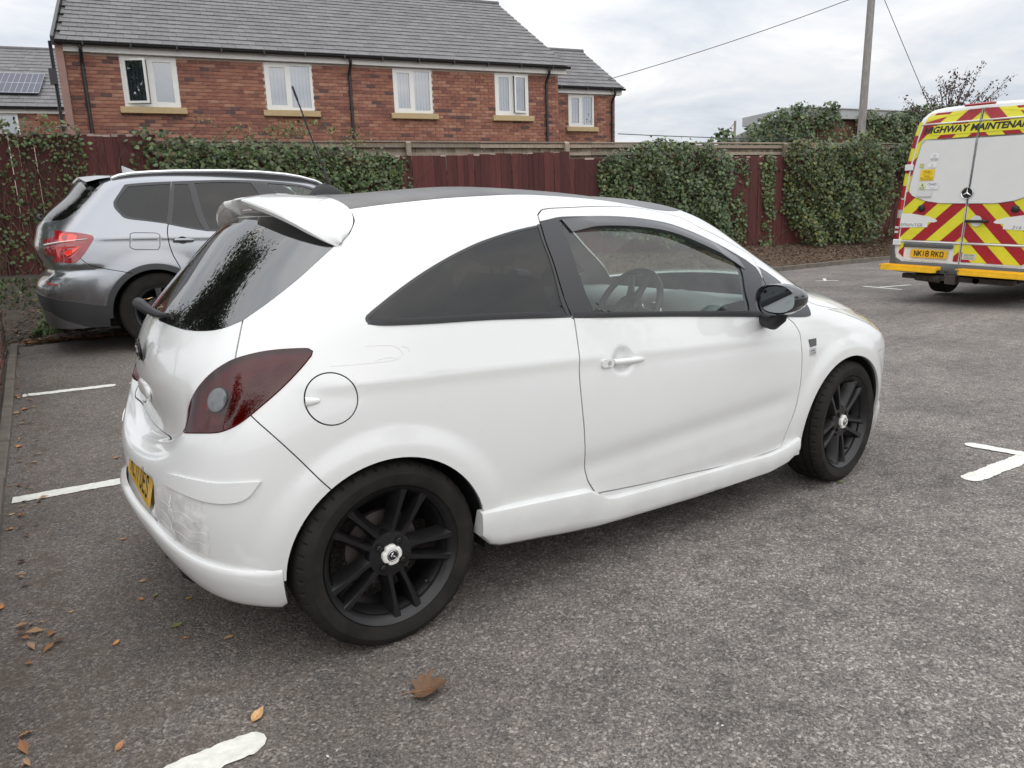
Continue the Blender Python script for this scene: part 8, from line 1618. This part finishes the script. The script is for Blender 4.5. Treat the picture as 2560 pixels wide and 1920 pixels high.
b = MB(); b.box((-.02, .0, .36), (.10, 1.5, .07)); b.box((-.10, .02, .355), (.12, .14, .12)); b.box((-.02, .10, .40), (.05, .05, .16)); b.tube([(-.13, .09, .34), (-.15, .09, .40), (-.15, .09, .46)], [.018, .016, .018], 10); b.lathe([(0, .50), (.022, .495), (.030, .475), (.022, .455), (.012, .45)], 14, 'z', (-.15, .09, 0)); b.tube([(-.05, -.28, .36), (-.07, -.28, .36)], .045, 12); b.tube([(-.05, .55, .35), (-.09, .20, .34)], .05, 8); b.build('tow_bar', M('rusty_steel', (.055, .045, .038), rough=.8, var=.5, vscale=30), van)
b = MB(); b.box((1.0, 0, .40), (1.6, 1.4, .12)); b.tube([(1.05, -.75, .36), (1.05, .75, .36)], .09, 14); b.box((3.4, 0, .40), (4.0, 1.5, .14)); b.lathe([(0, -.02), (.16, -.02), (.19, .08), (.19, .25), (.16, .30), (0, .30)], 24, 'z', (.55, -.25, .30)); b.build('underbody', DARKIN, van)
vw = make_wheel(van, R=.345, rimr=.215, width=.235, spoke=5, nlug=5, rimmat=VGREY, capmat=VGREY, det=False, style='single'); vw.location = (1.30, -.80, .345); vw.rotation_euler = (0, .3, 0)
for x_, y_, rz_ in ((1.30, .80, math.pi), (4.9, -.80, 0), (4.9, .80, math.pi)): q_ = copy_tree(vw, van); q_.location = (x_, y_, .345); q_.rotation_euler = (0, x_, rz_)
# chevron panels on the corner pillars
for sd in (1, -1):
    for k in range(7):
        z0_ = 1.47+.175*k; z1_ = z0_+.165; mt = VR if k % 2 == 0 else VY
        if z1_ > 2.62: break
        b = MB(); V = []
        for z in np.linspace(z0_, z1_+.008, 4): V += [(XR(z)+.0003, sd*(HWB(z)-.075), z), (XR(z)+.0050, sd*(HWB(z)-.034), z+.006), (XR(z)+.022, sd*(HWB(z)-.010), z+.012), (XR(z)+.052, sd*(HWB(z)+.001), z+.02)]
        V = [(p[0]-.0035, p[1]+sd*.0025, p[2]) for p in V]; b.add(V, [(i*4+j, i*4+j+1, (i+1)*4+j+1, (i+1)*4+j) for i in range(3) for j in range(3)]); b.build('pillar_vinyl', mt, van, smooth=True)
# ------------------------------------------------------------------ fallen leaves one can tell apart on the tarmac
LB = {k: M('fallen_leaf_'+k, c, rough=.7, var=.3, vscale=60) for k, c in (('ochre', (.50, .30, .13)), ('tan', (.42, .27, .15)), ('rust', (.34, .15, .065)), ('green', (.15, .17, .065)), ('brown', (.13, .068, .035)), ('yellow', (.55, .33, .05)), ('orange', (.50, .22, .075)))}
MAPLE = [(0, 0), (.10, .10), (.42, -.02), (.36, .16), (.62, .30), (.48, .38), (.60, .66), (.36, .58), (.26, .64), (.22, .92), (.10, .84), (0, 1.08), (-.10, .84), (-.22, .92), (-.26, .64), (-.36, .58), (-.60, .66), (-.48, .38), (-.62, .30), (-.36, .16), (-.42, -.02), (-.10, .10)]
OVAL = [(0, 0), (.20, .12), (.32, .34), (.30, .58), (.16, .82), (0, 1.05), (-.16, .82), (-.30, .58), (-.32, .34), (-.20, .12)]
def fallen(x, y, size, rz, col, shape, curl, label, stalk=.3, fold=0., lift=.004):
    o = tag(empty('fallen_leaf', (x, y, float(G(x, y)))), label, 'leaf'); P_ = MAPLE if shape == 'maple' else OVAL; r = random.Random(int(x*1000)+int(y*770)); V = []; rings = (1., .72, .42, .12); n = len(P_); c_ = (0, .42)
    for k in rings:
        for px, py in P_:
            qx, qy = c_[0]+(px-c_[0])*k, c_[1]+(py-c_[1])*k; z = lift/size+curl*(abs(qx)**1.5)*1.6+curl*.8*max(0, qy-.5)**2+fold*max(0, qy-.35)+r.uniform(-.03, .03)*k+.02*math.cos(9*qy)*k; V.append((qx, qy, max(.01, z)))
    b = MB(); b.add([(p[0]*size, p[1]*size, p[2]*size) for p in V], [(i*n+j, i*n+(j+1) % n, (i+1)*n+(j+1) % n, (i+1)*n+j) for i in range(3) for j in range(n)]+[tuple(3*n+j for j in range(n))]); me = b.mesh('blade', True, 60); me.materials.append(LB[col]); q = obj('blade', me, None, o)
    b = MB(); b.tube([(0, -stalk*size, .004), (0.02*size, -stalk*.5*size, .008), (0, .05*size, V[-1][2]*size+.002)], .0009, 5); b.tube([(0, .05*size, V[-1][2]*size+.001), (0, .6*size, V[-n//2][2]*size+.002)], .0006, 4); b.build('stalk', LB['rust'], o)
    o.rotation_euler = (0, 0, rz); return o
fallen(-0.089, -1.108, 0.108, -2.0, 'brown', 'maple', 0.3, 'large brown curled maple leaf lying alone in front of the rear wheel', fold=0.3)
fallen(-0.513, -0.958, 0.050, -0.9, 'ochre', 'oval', 0.5, 'ochre curled leaf just behind the broad white line end', fold=0.3)
fallen(-0.583, -0.270, 0.036, 0.4, 'green', 'maple', 0.1, 'dull green leaf in the shadow below the bumper corner', fold=0.0)
fallen(-0.442, -0.448, 0.035, 1.9, 'tan', 'oval', 0.2, 'tan leaf nearest to the rear tyre', fold=0.0)
fallen(-0.504, -0.067, 0.027, 2.4, 'yellow', 'oval', 0.3, 'small bright yellow leaf under the bumper lip', fold=0.2)
fallen(-0.620, 0.018, 0.034, -0.3, 'green', 'oval', 0.3, 'pale green curled leaf beside a little rust one', fold=0.0)
fallen(-0.657, 0.020, 0.027, 0.6, 'rust', 'oval', 0.3, 'little rust leaf touching the pale green one', fold=0.2)
fallen(-0.880, 0.086, 0.023, 1.2, 'tan', 'oval', 0.1, 'pale tan triangular leaf alone on the open tarmac', fold=0.0)
fallen(-0.791, -0.265, 0.027, -1.0, 'orange', 'oval', 0.4, 'orange rolled leaf in the middle of the dark tarmac', fold=0.3)
fallen(-0.623, 0.191, 0.029, 1.4, 'tan', 'oval', 0.2, 'light brown oval leaf left of the bumper skirt', fold=0.0)
fallen(-0.575, -0.369, 0.017, 0.8, 'orange', 'oval', 0.2, 'tiny orange leaf between the green and the tan leaf', fold=0.0)
fallen(-0.845, -0.858, 0.032, -0.6, 'rust', 'oval', 0.4, 'rust and white leaf left of the broad white line', fold=0.3)
fallen(-0.525, 0.394, 0.037, -1.8, 'brown', 'maple', 0.2, 'dark brown leaf half under the car bumper', fold=0.0)
fallen(-0.634, 0.708, 0.025, 1.7, 'orange', 'oval', 0.3, 'orange leaf farther left of the bumper skirt', fold=0.2)
fallen(-0.691, 0.375, 0.014, 0.9, 'rust', 'oval', 0.1, 'tiny rust speck of a leaf left of the light brown oval leaf', fold=0.0)
fallen(-0.989, 0.426, 0.015, 2.2, 'rust', 'oval', 0.1, 'tiny rust leaf out by itself near the left edge', fold=0.0)
fallen(-1.101, 0.276, 0.036, 0.9, 'orange', 'maple', 0.4, 'curled orange leaf cut by the left edge', fold=0.2)
fallen(-0.530, 2.123, 0.034, -1.2, 'rust', 'maple', 0.3, 'rust leaf beside the number plate on the far tarmac', fold=0.1)
fallen(-0.577, 3.396, 0.023, -1.4, 'tan', 'oval', 0.2, 'tan leaf in the empty bay between the two white lines', fold=0.0)
fallen(-0.317, 4.171, 0.021, -1.4, 'orange', 'oval', 0.2, 'small orange leaf just beyond the far white line', fold=0.0)
fallen(-1.028, 2.742, 0.042, -1.1, 'orange', 'maple', 0.3, 'bright orange leaf against the kerb in the empty bay', fold=0.2)
fallen(-0.970, 3.616, 0.047, -1.3, 'rust', 'maple', 0.3, 'large rust leaf heaped at the kerb', fold=0.2)
fallen(-1.012, 3.546, 0.047, 0.4, 'tan', 'maple', 0.3, 'tan leaf under the large rust leaf at the kerb', fold=0.1)
fallen(-1.082, 1.411, 0.032, -1.2, 'tan', 'oval', 0.1, 'pale dry leaf at the kerb just below the near white line', fold=0.0)
fallen(-1.083, 1.193, 0.029, -2.2, 'orange', 'maple', 0.3, 'shredded orange leaf at the kerb below the pale dry leaf', fold=0.2)
fallen(-1.080, 1.937, 0.021, -1.2, 'rust', 'oval', 0.3, 'small rust leaf at the kerb above the near white line', fold=0.1)
fallen(-0.948, 1.495, 0.019, 1.2, 'tan', 'oval', 0.2, 'small tan leaf just below the near white line', fold=0.0)
fallen(2.489, -0.854, 0.032, 1.5, 'green', 'maple', 0.1, 'olive leaf on the tarmac at the foot of the front tyre', fold=0.0)
fallen(2.526, -0.814, 0.019, 0.3, 'tan', 'oval', 0.3, 'thin tan leaf leaning on the front tyre', fold=0.2)
# two scraps caught on the wiper
for (x, y, z, c, lb) in ((-.512, -.02, 1.128, 'ochre', 'ochre leaf scrap caught on the rear wiper'), (-.487, -.115, 1.104, 'tan', 'small tan leaf scrap on the glass beside the rear wiper')):
    o = fallen(x, y, .026 if c == 'ochre' else .016, -1.3, c, 'oval', .4, lb, fold=.3); o.location = (x, y, z)
